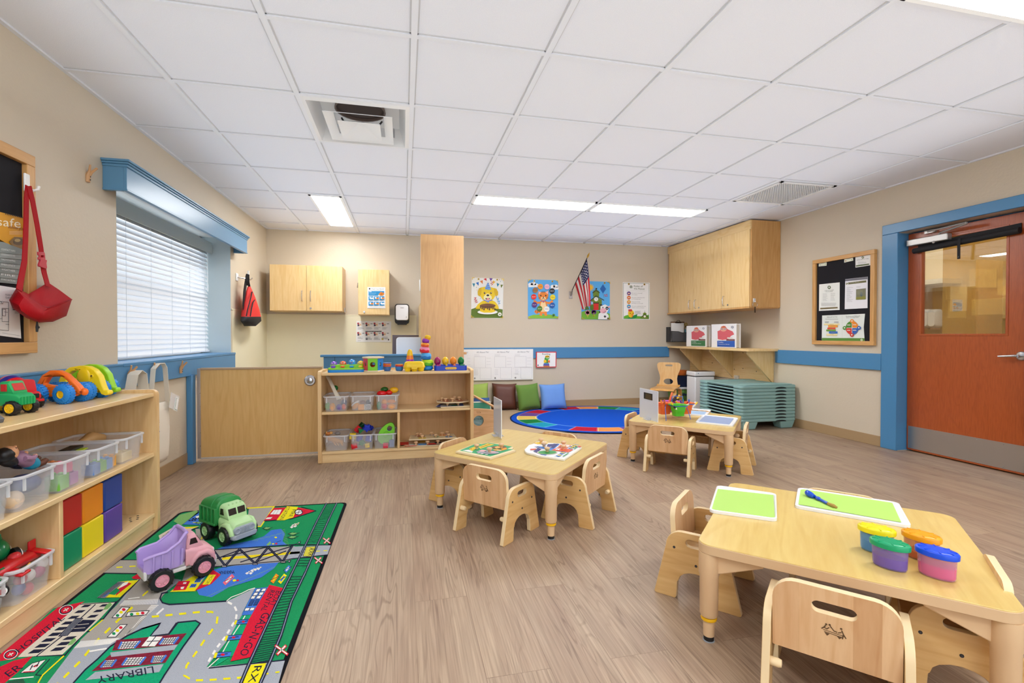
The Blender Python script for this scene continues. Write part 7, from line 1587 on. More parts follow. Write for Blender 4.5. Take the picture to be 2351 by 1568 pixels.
def shape(lab, c, s, m, k, rz):
 mb = MB(Matrix.Translation(c) @ Matrix.Rotation(rz, 4, 'Y') @ Matrix.Rotation(rz*.7, 4, 'Z'))
 if k == 'box': mb.box((0, 0, 0), (s*1.9, s*1.7, s*1.8), m)
 elif k == 'star': mb.extrude([(s*(1.25 if i % 2 == 0 else .75)*math.cos(i*PI/5), s*(1.25 if i % 2 == 0 else .75)*math.sin(i*PI/5)) for i in range(10)], [], s*1.4, m)
 elif k == 'tri': mb.extrude([(s*1.2*math.cos(i*2*PI/3+.5), s*1.2*math.sin(i*2*PI/3+.5)) for i in range(3)], [], s*1.4, m)
 else: mb.lathe([(s*.95, -s), (s, -s*.9), (s, s*.9), (s*.95, s)], m, n=6 if k == 'hex' else 20)
 one('shape_block', lab, 'block', mb, (c[0], c[1], c[2]-s), gD, bevel=.003)
shape('yellow box shape at the left rim of the heaped shapes bin', (-.425, 4.255, .206), .026, YELP, 'box', R(5)); shape('green star shape on top of the heaped shapes bin', (-.365, 4.29, .245), .024, GRNP, 'tri', R(20)); shape('red shape at the back of the heaped shapes bin', (-.39, 4.33, .25), .026, REDP, 'hex', R(40)); shape('dark green shape at the top of the heap', (-.355, 4.36, .272), .024, mat('0e4a26', .35), 'box', R(40)); shape('royal blue shape at the top of the heap', (-.315, 4.31, .262), .03, BLUP, 'star', R(25)); shape('blue shape at the right of the heap', (-.285, 4.33, .255), .022, mat('1a2a9c', .35), 'star', R(60))
shape('blue shape in the middle of the shapes bin', (-.37, 4.26, .185), .026, BLUP, 'hex', R(10)); shape('green star in the front of the shapes bin', (-.35, 4.245, .150), .026, GRNP, 'star', R(8)); shape('red shape at the bottom left of the shapes bin', (-.41, 4.245, .122), .024, REDP, 'cyl', R(80)); shape('yellow shape at the bottom right of the shapes bin', (-.305, 4.245, .125), .02, YELP, 'box', R(-6)); shape('blue shape at the right of the shapes bin', (-.295, 4.26, .18), .026, mat('2a44c4', .35), 'box', R(14))
so = thing('shape_sorter', 'large lime green shape sorter leaning out of the bottom right bin', 'toy', (-.155, 4.28, .1)); LM = mat('7ed62c', .35)
Xs = Matrix.Translation((-.145, 4.28, .215)) @ Matrix.Rotation(R(28), 4, 'Y')
mb = MB(Xs); ov = [(.062*math.cos(a*PI/14)*(1-.18*math.sin(a*PI/14)), .098*math.sin(a*PI/14)) for a in range(28)]
mb.extrude(ov, [[(.020*math.cos(a*PI/8), .048+.022*math.sin(a*PI/8)) for a in range(16)]], .035, LM); mb.build('body', so, world=True, bevel=.010, seg=3)
mb = MB(Xs); mb.ring([[(r_*math.cos(a*PI/10), y, .048+r_*1.08*math.sin(a*PI/10)) for a in range(20)] for r_, y in ((.022, -.017), (.020, -.017), (.018, .01))], mat('165ab4', .4), cap=False); mb.build('hole_rim', so, world=True)
mb = MB(Xs); mb.tube([(.025*math.cos(a*PI/8), -.018, -.01+.028*math.sin(a*PI/8)) for a in range(17)], .003, mat('6cc020', .35), 6, cap=False); mb.build('ring_mark', so, world=True)
bxo('toy_piece', 'red square block at the bottom of the sorter bin', 'block', (-.155, 4.24, .118), (.042, .03, .042), mat('d8304a', .4), None); bxo('toy_piece', 'blue block at the bottom right of the sorter bin', 'block', (-.105, 4.26, .130), (.04, .04, .06), mat('4a78b8', .4), None)
KNOB = mat('dcb489', .4); PLY = mat('e9d6b0', .5)
def knob(t, p, sc=1.0):
 mb = MB(); mb.lathe([(.009*sc, 0), (.0085*sc, .010*sc), (.011*sc, .014*sc), (.0165*sc, .019*sc), (.0175*sc, .024*sc), (.014*sc, .030*sc), (.006*sc, .0325*sc), (0, .033*sc)], KNOB, p, 18); mb.build('knob', t, world=True)
def puzzle(label, loop, z, th, m, art, knobs, edge=PLY, sc=1.0):
 c = (sum(p[0] for p in loop)/len(loop), sum(p[1] for p in loop)/len(loop))
 t = thing('knob_puzzle', label, 'puzzle', (c[0], c[1], z))
 mb = MB(); slab(mb, loop, z, z+th, edge); mb.build('board', t, world=True, bevel=.002)
 mb = MB(); a = Art(mb, lambda x, y: Vector((x, y, z+th)), (0, 0, 1), .0003)
 ce = Vector(c); a.poly([tuple(ce+(Vector(p)-ce)*.96) for p in loop], m); art(a, ce); mb.build('picture', t, world=True)
 for p in knobs: knob(t, (p[0], p[1], z+th), sc)
 return t
def octo(cx_, cy_, rx, ry): return [(cx_+rx*math.cos(PI/8+k*PI/4)*1.08, cy_+ry*math.sin(PI/8+k*PI/4)*1.08) for k in range(8)]
def artA(a, c):
 for k in range(8):
  an = k*PI/4; a.circ(c.x+.085*math.cos(an), c.y+.07*math.sin(an), .03, mat('b9452c', .6) if k % 2 else mat('d9b07c', .6), .026, 14, layer=2)
puzzle('wooden octagon knob puzzle stacked on another on the middle tier of the shelf', octo(.43, 4.345, .145, .115), .462, .010, mat('c8a888', .6), artA, [(.33, 4.34), (.36, 4.30), (.42, 4.29), (.45, 4.39), (.49, 4.36)])
def artB(a, c): a.poly([(c.x-.12, c.y-.10), (c.x+.13, c.y-.09), (c.x+.14, c.y+.08), (c.x-.06, c.y+.10)], mat('3a4c94', .6)); a.poly([(c.x-.08, c.y-.07), (c.x+.10, c.y-.06), (c.x+.10, c.y+.05), (c.x-.03, c.y+.07)], mat('c9c4b4', .6)); a.circ(c.x+.05, c.y-.05, .03, mat('3f8a5c', .6))
puzzle('blue edged knob puzzle lying flat under the octagon puzzle on the shelf', [(.275, 4.30), (.30, 4.29), (.315, 4.225), (.575, 4.235), (.555, 4.46), (.30, 4.46)], .425, .010, PLY, artB, [(.375, 4.27), (.47, 4.275)], sc=.8)
def artC(a, c):
 for x, y, k, h in ((-.13, .055, 'c', 'c8323c'), (-.10, .01, 'o', 'a8702c'), (-.09, -.06, 'r', 'e8cc1c'), (.0, .06, 'd', '2f4a9c'), (.03, -.04, 't', '2f8a54'), (.09, .03, 'o', 'e88a2c'), (.14, .07, 'd', '6a4aa4'), (.14, -.05, 'o', '2a86d0')):
  m = mat('#'+h, .5)
  if k in 'o': a.circ(c.x+x, c.y+y, .035, m, .024, layer=3)
  elif k == 'r': a.rect(c.x+x-.035, c.y+y-.02, c.x+x+.03, c.y+y+.02, m, 3)
  elif k == 't': a.poly([(c.x+x-.035, c.y+y+.018), (c.x+x+.035, c.y+y+.02), (c.x+x, c.y+y-.026)], m, 3)
  else: a.poly([(c.x+x-.032, c.y+y), (c.x+x, c.y+y-.02), (c.x+x+.032, c.y+y), (c.x+x, c.y+y+.02)], m, 3)
pc_ = (.245, 4.335)
puzzle('pale rectangular knob puzzle with eight coloured shapes, bottom tier of the middle shelf', [(.04, 4.255), (.455, 4.245), (.445, 4.425), (.055, 4.43)], .145, .011, mat('e4d0a6', .6), artC, [(pc_[0]+x, pc_[1]+y) for x, y in ((-.13, .055), (-.10, .02), (-.09, -.06), (.0, .06), (.03, -.04), (.09, .03), (.14, .07), (.14, -.05))], sc=.95)
def artD(a, c):
 for k, (x, y, w_, h_, hh) in enumerate(((-.16, .02, .09, .12, 'c8241c'), (-.08, -.06, .06, .05, 'e8ddd0'), (.0, -.05, .07, .06, '5a94d0'), (.08, -.05, .08, .05, 'd8281c'), (.14, -.02, .06, .06, '3a3438'), (-.02, .05, .10, .06, 'e2b41c'), (-.10, -.095, .10, .02, 'd8281c'), (.1, -.09, .12, .015, '2a2a2e'))): a.rect(c.x+x-w_/2, c.y+y-h_/2, c.x+x+w_/2, c.y+y+h_/2, mat('#'+hh, .6), 2+k)
puzzle('red picture knob puzzle lying under the shapes puzzle on the bottom tier', [(-.01, 4.30), (.02, 4.235), (.075, 4.21), (.40, 4.215), (.42, 4.44), (.02, 4.44)], .0965, .010, mat('d8bfa4', .6), artD, [(.10, 4.25), (.20, 4.25), (.29, 4.27)], sc=1.0)
z0 = ZT
pp = thing('pop_up_toy', 'lime green pop-up toy with four round animal heads, left on the middle shelf', 'toy', (-.475, 4.31, z0))
mb = MB(); slab(mb, rrect(.30, .14, .035, 6, -.475, 4.31), z0, z0+.022, mat('1c8ade', .35)); mb.build('base', pp, world=True, bevel=.004)
mb = MB(); slab(mb, rrect(.298, .138, .035, 6, -.475, 4.31), z0+.022, z0+.036, mat('8ed62a', .35)); slab(mb, rrect(.275, .07, .03, 6, -.475, 4.335), z0+.036, z0+.062, mat('8ed62a', .35)); mb.build('deck', pp, world=True, bevel=.006, seg=3)
for k, (x, hz, h) in enumerate(((-.585, .064, '7a44c8'), (-.510, .066, 'ee5a20'), (-.437, .080, '2090e4'), (-.365, .066, 'f0c818'))):
 mb = MB(); m = mat('#'+h, .3); mb.lathe([(.027, .055), (.028, hz)]+[(.028*math.cos(a*PI/12), hz+.026*math.sin(a*PI/12)) for a in range(1, 7)], m, (x, 4.335, z0), 20); hd = mb.build('pop_up_head', pp, world=True)
 mb = MB()
 for s in (-1, 1): mb.ball((x+s*.011, 4.335-.024, z0+hz+.008), .006, WHITE, 10); mb.ball((x+s*.011, 4.335-.0295, z0+hz+.008), .003, BLACK, 8)
 mb.ball((x, 4.335-.027, z0+hz-.004), (.007, .003, .004), mat('d8402c', .4), 8); mb.build('face', hd, world=True)
 mb = MB(); mb.box((x+.004, 4.272, z0+.046), (.034, .02, .022 if k == 0 else .016), m); mb.build('button', pp, world=True, bevel=.006, seg=3)
hx = thing('shape_drum', 'wooden hexagonal shape drum with red, green and blue panels on the shelf', 'toy', (-.257, 4.275, z0))
def hexl(r, a0=R(0)): return [(-.257+r*math.cos(a0+k*PI/3), 4.275+r*.92*math.sin(a0+k*PI/3)) for k in range(6)]
for nm, za, zb in (('bottom_plate', z0, z0+.014), ('top_plate', z0+.115, z0+.128)): mb = MB(); slab(mb, hexl(.092), za, zb, PLY); mb.build(nm, hx, world=True, bevel=.004)
cols = ['1c7ed0', 'e8c81c', 'e8c81c', 'd8283c', 'd8404c', '7ed01c']
hl = hexl(.080)
for k in range(6):
 a_, b_ = Vector((*hl[k], 0)), Vector((*hl[(k+1) % 6], 0)); m = mat('#'+{3: 'd8404c', 4: '7ed01c', 5: '1c7ed0'}.get(k, 'e0b81c'), .4)
 mid = (a_+b_)/2; L_ = (b_-a_).length; an = math.atan2((b_-a_).y, (b_-a_).x)
 X = Matrix.Translation((mid.x, mid.y, z0+.0645)) @ Matrix.Rotation(an, 4, 'Z')
 ho = {4: [(.022*math.cos(q*PI/10), .022*math.sin(q*PI/10)) for q in range(20)], 3: [(-.012, .02), (0, .012), (.012, .02), (.014, .0), (0, -.024), (-.014, 0)][::-1], 5: rrect(.02, .034, .008, 3)}.get(k, rrect(.02, .02, .004, 2))
 mb = MB(X); mb.extrude([(-L_/2, -.0505), (L_/2, -.0505), (L_/2, .0505), (-L_/2, .0505)], [ho], .006, m); mb.build('side_panel', hx, world=True)
mb = MB(); mb.ball((-.257, 4.28, z0+.035), (.035, .03, .02), mat('e8402c', .4), 12); mb.ball((-.24, 4.26, z0+.026), (.02, .02, .012), YEL, 10); one('shape_piece', 'red and yellow pieces seen through the round hole of the drum', 'toy', mb, (-.257, 4.28, z0+.015))
for k, (x, lab, cs) in enumerate(((-.145, 'left stack of small coloured toy bowls behind the drum', ('2a6ac0', 'f0822c', 'e4507c', 'f0b02c', 'e4604c', '6c8ad8')), (-.04, 'right stack of small coloured toy bowls behind the yellow carton', ('2a8ae0', 'e8407c', 'f0622c', 'f09a2c')))):
 t = thing('toy_bowl_stack', lab, 'toy', (x, 4.345, z0))
 mb = MB(); mb.lathe([(.026, .0), (.032, .008), (.036, .036), (.038, .037), (.034, .037)], mat('#'+cs[0], .3, alpha=.85), (x, 4.345, z0), 20); mb.build('bowl', t, world=True)
 for j, h in enumerate(cs[1:]): mb = MB(); mb.lathe([(.030, .037+j*.007), (.036+.001*(j % 2), .040+j*.007), (.036, .0435+j*.007), (.03, .0435+j*.007)], mat('#'+h, .3), (x+.002*(-1)**j, 4.345, z0), 20); mb.build('bowl', t, world=True)
 mb = MB(); mb.tube([(x+(.034 if k == 0 else -.034), 4.345, z0+.033), (x+(.05 if k == 0 else -.05), 4.345, z0+.031)], .006, mat('2a8ae0', .3), 8, flat=(1.4, .6)); mb.build('handle', t, world=True)
sc_ = thing('stacking_cups', 'tower of yellow, orange, purple and blue stacking cups on the shelf', 'toy', (.052, 4.37, z0))
for k, (r1, r2, za, zb, h) in enumerate(((.040, .036, 0, .052, '1c8ae0'), (.037, .032, .050, .098, '9c34b0'), (.032, .027, .096, .132, 'f0822c'), (.027, .021, .130, .165, 'f2c41c'))):
 mb = MB(); mb.lathe([(r1*.8, za), (r1, za), (r1, za+.006), (r1*.97, za+.008), (r2, zb)]+([(r2*.8, zb)] if k < 3 else [(r2, zb), (r2*.8, zb+.012), (r2*.5, zb+.02), (.0, zb+.022)]), mat('#'+h, .35), (.052, 4.37, z0), 22); mb.build('cup', sc_, world=True)
ec = thing('egg_carton', 'yellow plastic toy egg carton on top of the middle shelf', 'toy', (.088, 4.265, z0)); EY = mat('f6d01c', .3)
mb = MB(); mb.ring([[(p[0]*s+.088, p[1]*s+4.265, z) for p in rrect(.178, .11, .03, 6)] for z, s in ((z0+.040, 1.0), (z0+.046, 1.02), (z0+.050, .99), (z0+.072, .93), (z0+.082, .82), (z0+.085, .6))], EY); mb.build('lid', ec, world=True)
for j in range(2):
 for i in range(3): mb = MB(); mb.lathe([(.020, 0), (.026, .008), (.031, .036)], EY, (.088-.056+i*.056, 4.265-.024+j*.048, z0), 16); mb.build('egg_cup', ec, world=True)
mb = MB(); slab(mb, rrect(.186, .118, .032, 6, .088, 4.265), z0+.034, z0+.041, EY); mb.box((.088, 4.205, z0+.03), (.05, .006, .016), EY); mb.build('tray_rim', ec, world=True, bevel=.002)
wob = thing('wobble_stacker', 'tall wobbly stack of scalloped coloured rounds on the middle shelf', 'toy', (.19, 4.345, z0))
def wobp(name, x, y, za, r, h, mlo, mhi, tilt):
 X = Matrix.Translation((x, y, za)) @ Matrix.Rotation(R(tilt), 4, 'Y'); n = 32
 def rg(rr, z, sc=0): return [(rr*math.cos(2*PI*j/n), rr*math.sin(2*PI*j/n), z+sc*math.sin(2*PI*j/n*6)) for j in range(n)]
 mb = MB(); mb.ring([rg(r*.6, 0), rg(r*.9, h*.14), rg(r, h*.38), rg(r*1.0, h*.52, h*.055)], mlo, X=X, cap=True); b_ = mb.build('round', wob, world=True)
 if mhi: mb = MB(); mb.ring([rg(r*.995, h*.52, h*.055), rg(r*.98, h*.70), rg(r*.8, h*.92), rg(r*.4, h)], mhi, X=X, cap=True); mb.build('upper_half', b_, world=True)
W_ = lambda h: mat('#'+h, .4)
for x, za, r, h, lo, hi, ti in ((.205, 0, .050, .044, '1c84d8', '1c84d8', 0), (.205, .036, .052, .062, '58b42c', 'b4dc1c', 3), (.190, .092, .047, .066, '1c78d4', '56b0f0', 4), (.176, .152, .043, .060, 'dc283c', 'f08cb0', 8), (.183, .206, .036, .040, 'ec5c2c', 'f59a24', 3), (.188, .242, .032, .042, '8c2ca4', '9c3cb4', 6), (.203, .272, .027, .042, 'f5b41c', 'f7cc1c', 14)):
 wobp('', x, 4.345, z0+za, r, h, W_(lo), W_(hi), ti)
eb = thing('egg_popper', 'blue pop-up toy with a row of four coloured eggs, right end of the shelf', 'toy', (.405, 4.29, z0))
mb = MB(); slab(mb, rrect(.285, .10, .02, 5, .405, 4.30), z0, z0+.042, mat('1440c4', .3)); mb.bx(.275, .535, 4.32, 4.345, z0+.04, z0+.052, mat('1440c4', .3)); mb.build('base', eb, world=True, bevel=.006, seg=3)
for k, (x, h) in enumerate(((.292, 'a01c5c'), (.362, 'f2c41c'), (.433, 'f08a1c'), (.502, '147a34'))):
 mb = MB(); mb.lathe([(r_, z_) for r_, z_ in ((.012, 0), (.024, .01), (.0295, .028), (.028, .044), (.02, .062), (.01, .070), (0, .072))], mat('#'+h, .15), (x, 4.325, z0+.048), 22); eg = mb.build('egg', eb, world=True)
 mb = MB(); mb.ball((x+.004, 4.2985, z0+.078), (.006, .003, .005), mat('#'+('3a9a5c', 'e07ab4', 'f2c44c', '3aa45c')[k], .4), 8); mb.build('sticker', eg, world=True)
 mb = MB()
 if k in (0, 3): mb.box((x+.006, 4.272, z0+.046), (.04, .018, .014), mat('#'+('c42a6c', 'f2c41c', 'f0742c', '1c8a44')[k], .3))
 elif k == 2: mb.extrude([(-.016, -.006), (.016, -.006), (0, .016)], [], .016, mat('f0742c', .3), Matrix.Translation((x+.006, 4.272, z0+.046)))
 else: mb.cyl((x+.006, 4.272, z0+.038), (x+.006, 4.272, z0+.056), .008, mat('f2c41c', .3), 12)
 mb.build('key', eb, world=True, bevel=.002)
mb = MB(); X0 = Matrix.Translation((.405, 4.2495, z0+.021)); mb.extrude(rrect(.10, .02, .0098, 5), [], .003, mat('f2c41c', .4), X0)
a = Art(mb, lambda u, v: Vector((.405+u, 4.248, z0+.021+v)), (0, -1, 0), .0006); a.text('pop up dinosaurs', (-.043, -.004), (.043, -.004), (0, .009), mat('1c40a4', .5)); mb.build('name_plate', eb, world=True)
# THINGS ON THE TABLES
TZ = .345+.0005
def zp(cs, z=.357): return [tuple(atz(1030+x/7.124, 990+y/7.124, z).xy) for x, y in cs]
def artJ(a, c):
 f = lambda *cs: [tuple(p) for p in zp(cs)]
 gj, yj, bj = mat('16a468', .5), mat('f2cc1c', .5), mat('b5761c', .5)
 a.poly(f((180, 318), (430, 212), (470, 200), (540, 215), (655, 195), (880, 225), (1040, 255), (960, 290), (1060, 300), (680, 415)), gj)
 a.poly(f((225, 318), (330, 305), (400, 335), (380, 350)), mat('f0f0ee', .5)); a.poly(f((340, 285), (420, 260), (500, 262), (430, 300), (385, 330), (345, 305)), yj); a.poly(f((490, 262), (640, 205), (750, 222), (640, 250), (520, 292)), yj)
 for k in range(9): a.circ(*zp([(530+k*18, 268-k*6)])[0], .006, mat('8a5a1c', .6), n=8, layer=6)
 a.circ(*zp([(365, 292)])[0], .006, INK, n=8, layer=6)
 a.circ(*zp([(822, 268)])[0], .048, mat('7a4a1c', .5), .040); a.poly(f((750, 265), (800, 250), (850, 262), (840, 285), (775, 290)), mat('e8b45c', .5)); a.poly(f((850, 290), (940, 275), (960, 300), (880, 325)), mat('eda01c', .5)); a.poly(f((720, 308), (800, 300), (880, 320), (860, 330), (760, 325)), mat('eda83c', .5)); a.line(f((790, 318), (860, 330)), .006, WHITE)
 ge = mat('a3a3ae', .5); a.circ(*zp([(640, 352)])[0], .070, ge, .040, rot=-.5); a.poly(f((480, 350), (540, 310), (600, 320), (560, 380)), ge); a.circ(*zp([(556, 332)])[0], .022, mat('e8b4b8', .5)); a.circ(*zp([(725, 352)])[0], .018, mat('e8b4b8', .5))
 for x, y in ((490, 372), (545, 382), (620, 396)): a.circ(*zp([(x, y)])[0], .010, WHITE, .007, layer=16)
 a.circ(*zp([(600, 345)])[0], .006, INK, n=8, layer=17)
J1u = zp([(112, 330), (680, 440), (1100, 312), (1035, 296), (1060, 262), (960, 243), (905, 240), (890, 212), (760, 200), (660, 190), (545, 213), (500, 200), (420, 207)])
puzzle('jungle knob puzzle with a lion, elephant and giraffe, left on the puzzle table', J1u, TZ, .012, mat('ece0b0', .5), artJ, [zp([(460, 292)])[0], zp([(862, 280)])[0], zp([(668, 350)])[0]])
def artH(a, c):
 f = lambda *cs: [tuple(p) for p in zp(cs)]
 rb, nb, ob = mat('1d7ed4', .5), mat('2a2c74', .5), mat('e2582c', .5)
 a.circ(*zp([(1515, 195)])[0], .045, mat('f2cc1c', .5), .034)
 for k in range(12): a.circ(*zp([(1515+118*math.cos(k*PI/6), 192+26*math.sin(k*PI/6))])[0], .004, mat('d8803c', .5), n=6, layer=3)
 a.poly(f((1500, 385), (1880, 430), (2165, 262), (1960, 225), (1820, 215), (1650, 270)), mat('eef0f4', .5)); a.poly(f((1500, 385), (1590, 400), (1820, 215), (1720, 205)), rb)
 a.poly(f((1620, 215), (1800, 208), (1720, 285), (1600, 270)), nb); a.poly(f((1400, 255), (1680, 260), (1640, 300), (1460, 290)), nb); a.poly(f((1440, 252), (1670, 262), (1630, 310), (1560, 300)), rb); a.line(f((1400, 258), (1560, 305), (1680, 262)), .005, WHITE)
 a.poly(f((1340, 295), (1440, 290), (1420, 310), (1330, 316)), ob); a.poly(f((1385, 335), (1450, 290), (1520, 300), (1480, 330), (1500, 380)), nb)
 a.circ(*zp([(1615, 355)])[0], .062, mat('e8e4c8', .5), .050); a.circ(*zp([(1615, 355)])[0], .056, mat('1f9440', .5), .045)
 a.poly(f((1680, 320), (1790, 272), (2040, 312), (1960, 355)), ob); a.poly(f((1740, 312), (1775, 290), (1830, 298), (1800, 320)), WHITE); a.line(f((1768, 315), (1800, 295)), .004, GREYINK); a.poly(f((1790, 262), (1830, 230), (2010, 242), (1930, 285)), mat('ee7a34', .5)); a.poly(f((1900, 262), (1930, 240), (1985, 246), (1955, 270)), WHITE)
 for x, y in ((2080, 245), (2010, 285), (1870, 365), (1810, 405), (2040, 262)): a.poly(f((x-60, y+8), (x-10, y-18), (x+50, y-8), (x-5, y+22)), rb, 14); a.circ(*zp([(x, y)])[0], .013, mat('f2dc2c', .5), layer=15); a.circ(*zp([(x, y)])[0], .006, mat('e8b41c', .5), layer=16)
 a.line(f((1870, 425), (1960, 370)), .008, mat('2f9a4c', .5)); a.line(f((2050, 305), (2110, 265)), .008, mat('2f9a4c', .5)); a.circ(*zp([(2138, 265)])[0], .012, mat('d8402c', .5))
J2 = zp([(1240, 300), (1252, 330), (1290, 355), (1390, 372), (1470, 400), (1890, 458), (2180, 265), (1950, 220), (1800, 200), (1640, 190), (1600, 172), (1510, 160), (1420, 175), (1400, 200), (1310, 225), (1280, 260)])
puzzle('house and cloud knob puzzle, right on the puzzle table', J2, TZ, .012, mat('f2f2f4', .45), artH, [zp([(1512, 195)])[0], zp([(1560, 262)])[0], zp([(1883, 240)])[0], zp([(1876, 305)])[0], zp([(1612, 345)])[0]], mat('f0ece0', .45))
MIR = mat('d3dbec', .15, coat=.3)  # pale blue colour stands in for the ceiling mirrored in the acrylic
def acrylic(label, a_, b_, h, photo=False):
 a_, b_ = Vector(a_), Vector(b_); mid = (a_+b_)/2; d = (b_-a_); an = math.atan2(d.y, d.x); L_ = d.length
 t = thing('tabletop_stand', label, 'stand', (mid.x, mid.y, TZ), an)
 mb = MB(); mb.extrude(rrect(L_, h, .004, 3), [], .004, mat('f4f6fa', .2), Matrix.Translation((0, 0, h/2))); mb.bx(-L_/2+.003, L_/2-.003, -.0028, -.002, .003, h-.003, MIR); mb.build('sheet', t)
 mb = MB(); mb.bx(-.04, .04, -.035, .035, 0, .003, mat('eef0f6', .1, alpha=.5)); mb.bx(-.04, .04, -.008, -.004, .003, .02, mat('eef0f6', .1, alpha=.5)); mb.bx(-.04, .04, .004, .008, .003, .02, mat('eef0f6', .1, alpha=.5)); mb.build('clear_foot', t)
 return t
acrylic('thin white sheet standing in a clear foot on the puzzle table', (.645, 3.47, 0), (.655, 3.235, 0), .265)
ac2 = acrylic('white stand with a small dark photo on the marker caddy table', (2.018, 3.855, 0), (2.030, 3.565, 0), .255)
mb = MB(); mb.bx(-.072, .064, -.0042, -.0030, .17, .225, mat('1e1c22', .35)); mb.bx(-.045, .05, -.0048, -.0042, .175, .215, mat('4a3a24', .35)); mb.build('photo', ac2)
def tray(label, P, paper, inset, z=TZ, edge=.010, pm=None, dark=None):
 c = (sum(p[0] for p in P)/4, sum(p[1] for p in P)/4); t = thing('paint_tray', label, 'tray', (c[0], c[1], z)); WT = mat('f2f2f2', .35)
 def sh(s): return quadloop([(c[0]+(p[0]-c[0])*s, c[1]+(p[1]-c[1])*s) for p in P], .022*s)
 mb = MB(); L1, L2, L3 = sh(1), sh(.97), sh(.925)
 R1 = [(*p, z) for p in L1]; R2 = [(*p, z+.011) for p in L1]; R3 = [(*p, z+.013) for p in L2]; R4 = [(*p, z+.006) for p in L3]
 mb.ring([R1, R2, R3, R4], WT); mb.build('rim', t, world=True, merge=False)
 if paper:
  pc = (sum(p[0] for p in paper)/4, sum(p[1] for p in paper)/4)
  mb = MB(); slab(mb, paper, z+.0075, z+.0085, pm or mat('b2dd6a', .6)); o = mb.build('green_paper' if not pm else 'blue_paper', origin=(pc[0], pc[1], z+.0075)); return t, o
 return t, None
t_, o = tray('smaller white tray with green paper at the left corner of the paint cup table', [(1.195, 1.70), (1.388, 1.557), (1.612, 1.815), (1.43, 1.975)], [(1.216, 1.712), (1.396, 1.577), (1.590, 1.806), (1.403, 1.935)], .9); tag(o, 'sheet of green paper in the smaller white tray', 'paper')
t_, o = tray('larger white tray with green paper at the back of the paint cup table', [(1.570, 1.665), (1.822, 1.392), (2.025, 1.602), (1.775, 1.865)], [(1.600, 1.690), (1.828, 1.435), (2.005, 1.612), (1.783, 1.858)], .9); tag(o, 'sheet of green paper in the larger white tray', 'paper')
br = thing('paint_brush', 'chubby blue paint brush lying on the green paper', 'brush', (1.75, 1.71, TZ+.012))
zb = TZ+.0088; Bp = lambda x, y, r: Vector((*atz(1480+x/2.6992, 1080+y/2.6992, zb+r).xy, zb+r))
BB_ = mat('1450cc', .25)
mb = MB(); mb.tube([Bp(998, 136, .012), Bp(1008, 138, .013), Bp(1024, 148, .013), Bp(1045, 160, .009), Bp(1062, 166, .0055), Bp(1070, 172, .008), Bp(1080, 176, .008), Bp(1088, 181, .006), Bp(1135, 205, .006)], [.006, .012, .013, .010, .0055, .008, .008, .006, .006], BB_, 14); mb.build('handle', br, world=True)
mb = MB(); mb.tube([Bp(1135, 205, .006), Bp(1170, 220, .006), Bp(1192, 230, .004)], [.0055, .008, .004], mat('b5924a', .8, bump=.8, bscale=400), 12); mb.build('bristles', br, world=True)
def cup(label, c, ang, lid, paint, tint, level):
 t = thing('paint_cup', label, 'paint cup', (c[0], c[1], TZ), ang); t.scale = (1.03, .97, 1.16)
 n = 32
 def el(rx, ry, z): return [(rx*math.cos(2*PI*j/n), ry*math.sin(2*PI*j/n), z) for j in range(n)]
 mb = MB(); mb.ring([el(.040, .026, .001), el(.0425, .0285, .006), el(.0445, .0305, .058), el(.043, .029, .058), el(.041, .027, .008), el(.038, .025, .004)], mat(tint, .08, alpha=.42)); mb.build('clear_tub', t, smooth=60)
 mb = MB(); mb.ring([el(.0395, .0265, .0045), el(.0412, .0272, .008), el(.0425, .0285, level)], mat(paint, .3)); mb.build('paint', t)
 mb = MB(); mb.ring([el(.0475, .0335, .054), el(.050, .0355, .055), el(.0505, .036, .066), el(.048, .034, .069), el(.035, .024, .0705), el(.01, .007, .0705)], mat(lid, .3, bump=.05, bscale=120))
 for k in range(8):
  an = k*PI/4+.3; mb.box((.036*math.cos(an), .0255*math.sin(an), .0703), (.016, .0035, .002), mat(lid, .3), math.atan2(.0255*math.sin(an), .036*math.cos(an)))
 mb.build('lid', t, smooth=50)
 return t
cup('paint cup with a yellow lid and blue paint, back left of the four', (1.520, 1.273), R(-55), 'f2e216', '2f86d4', '7ab4e4', .050)
cup('paint cup with a green lid and purple paint, front left of the four', (1.455, 1.176), R(-63), '0fa06a', '5a34b4', '9a84cc', .030)
cup('paint cup with an orange lid and orange paint, back right of the four', (1.610, 1.200), R(-68), 'f7a411', 'd2541c', 'e08c5c', .022)
cup('paint cup with a blue lid and hot pink paint, front right of the four', (1.535, 1.100), R(-66), '0f4ee0', 'ec1290', 'dc9cbc', .032)
t_, o = tray('white tray with a blue grey sheet, nearest on the marker caddy table', [(2.315, 3.478), (2.505, 3.268), (2.775, 3.553), (2.592, 3.785)], [(2.350, 3.488), (2.505, 3.315), (2.742, 3.568), (2.590, 3.745)], .9, pm=mat('9cb0d6', .35)); tag(o, 'blue grey sheet in the nearer white tray', 'paper')
t_, o = tray('white tray with a light blue sheet behind the nearer tray', [(2.44, 3.86), (2.60, 3.74), (2.83, 4.0), (2.68, 4.14)], [(2.47, 3.87), (2.60, 3.775), (2.79, 4.0), (2.68, 4.10)], .9, pm=mat('a4c6e8', .35)); tag(o, 'light blue sheet in the farther white tray', 'paper')
cd = thing('marker_caddy', 'blue wire caddy with green, orange and purple tubs of markers', 'caddy', (2.27, 3.72, TZ)); WIR = mat('2f6ad0', .3)
cz = TZ
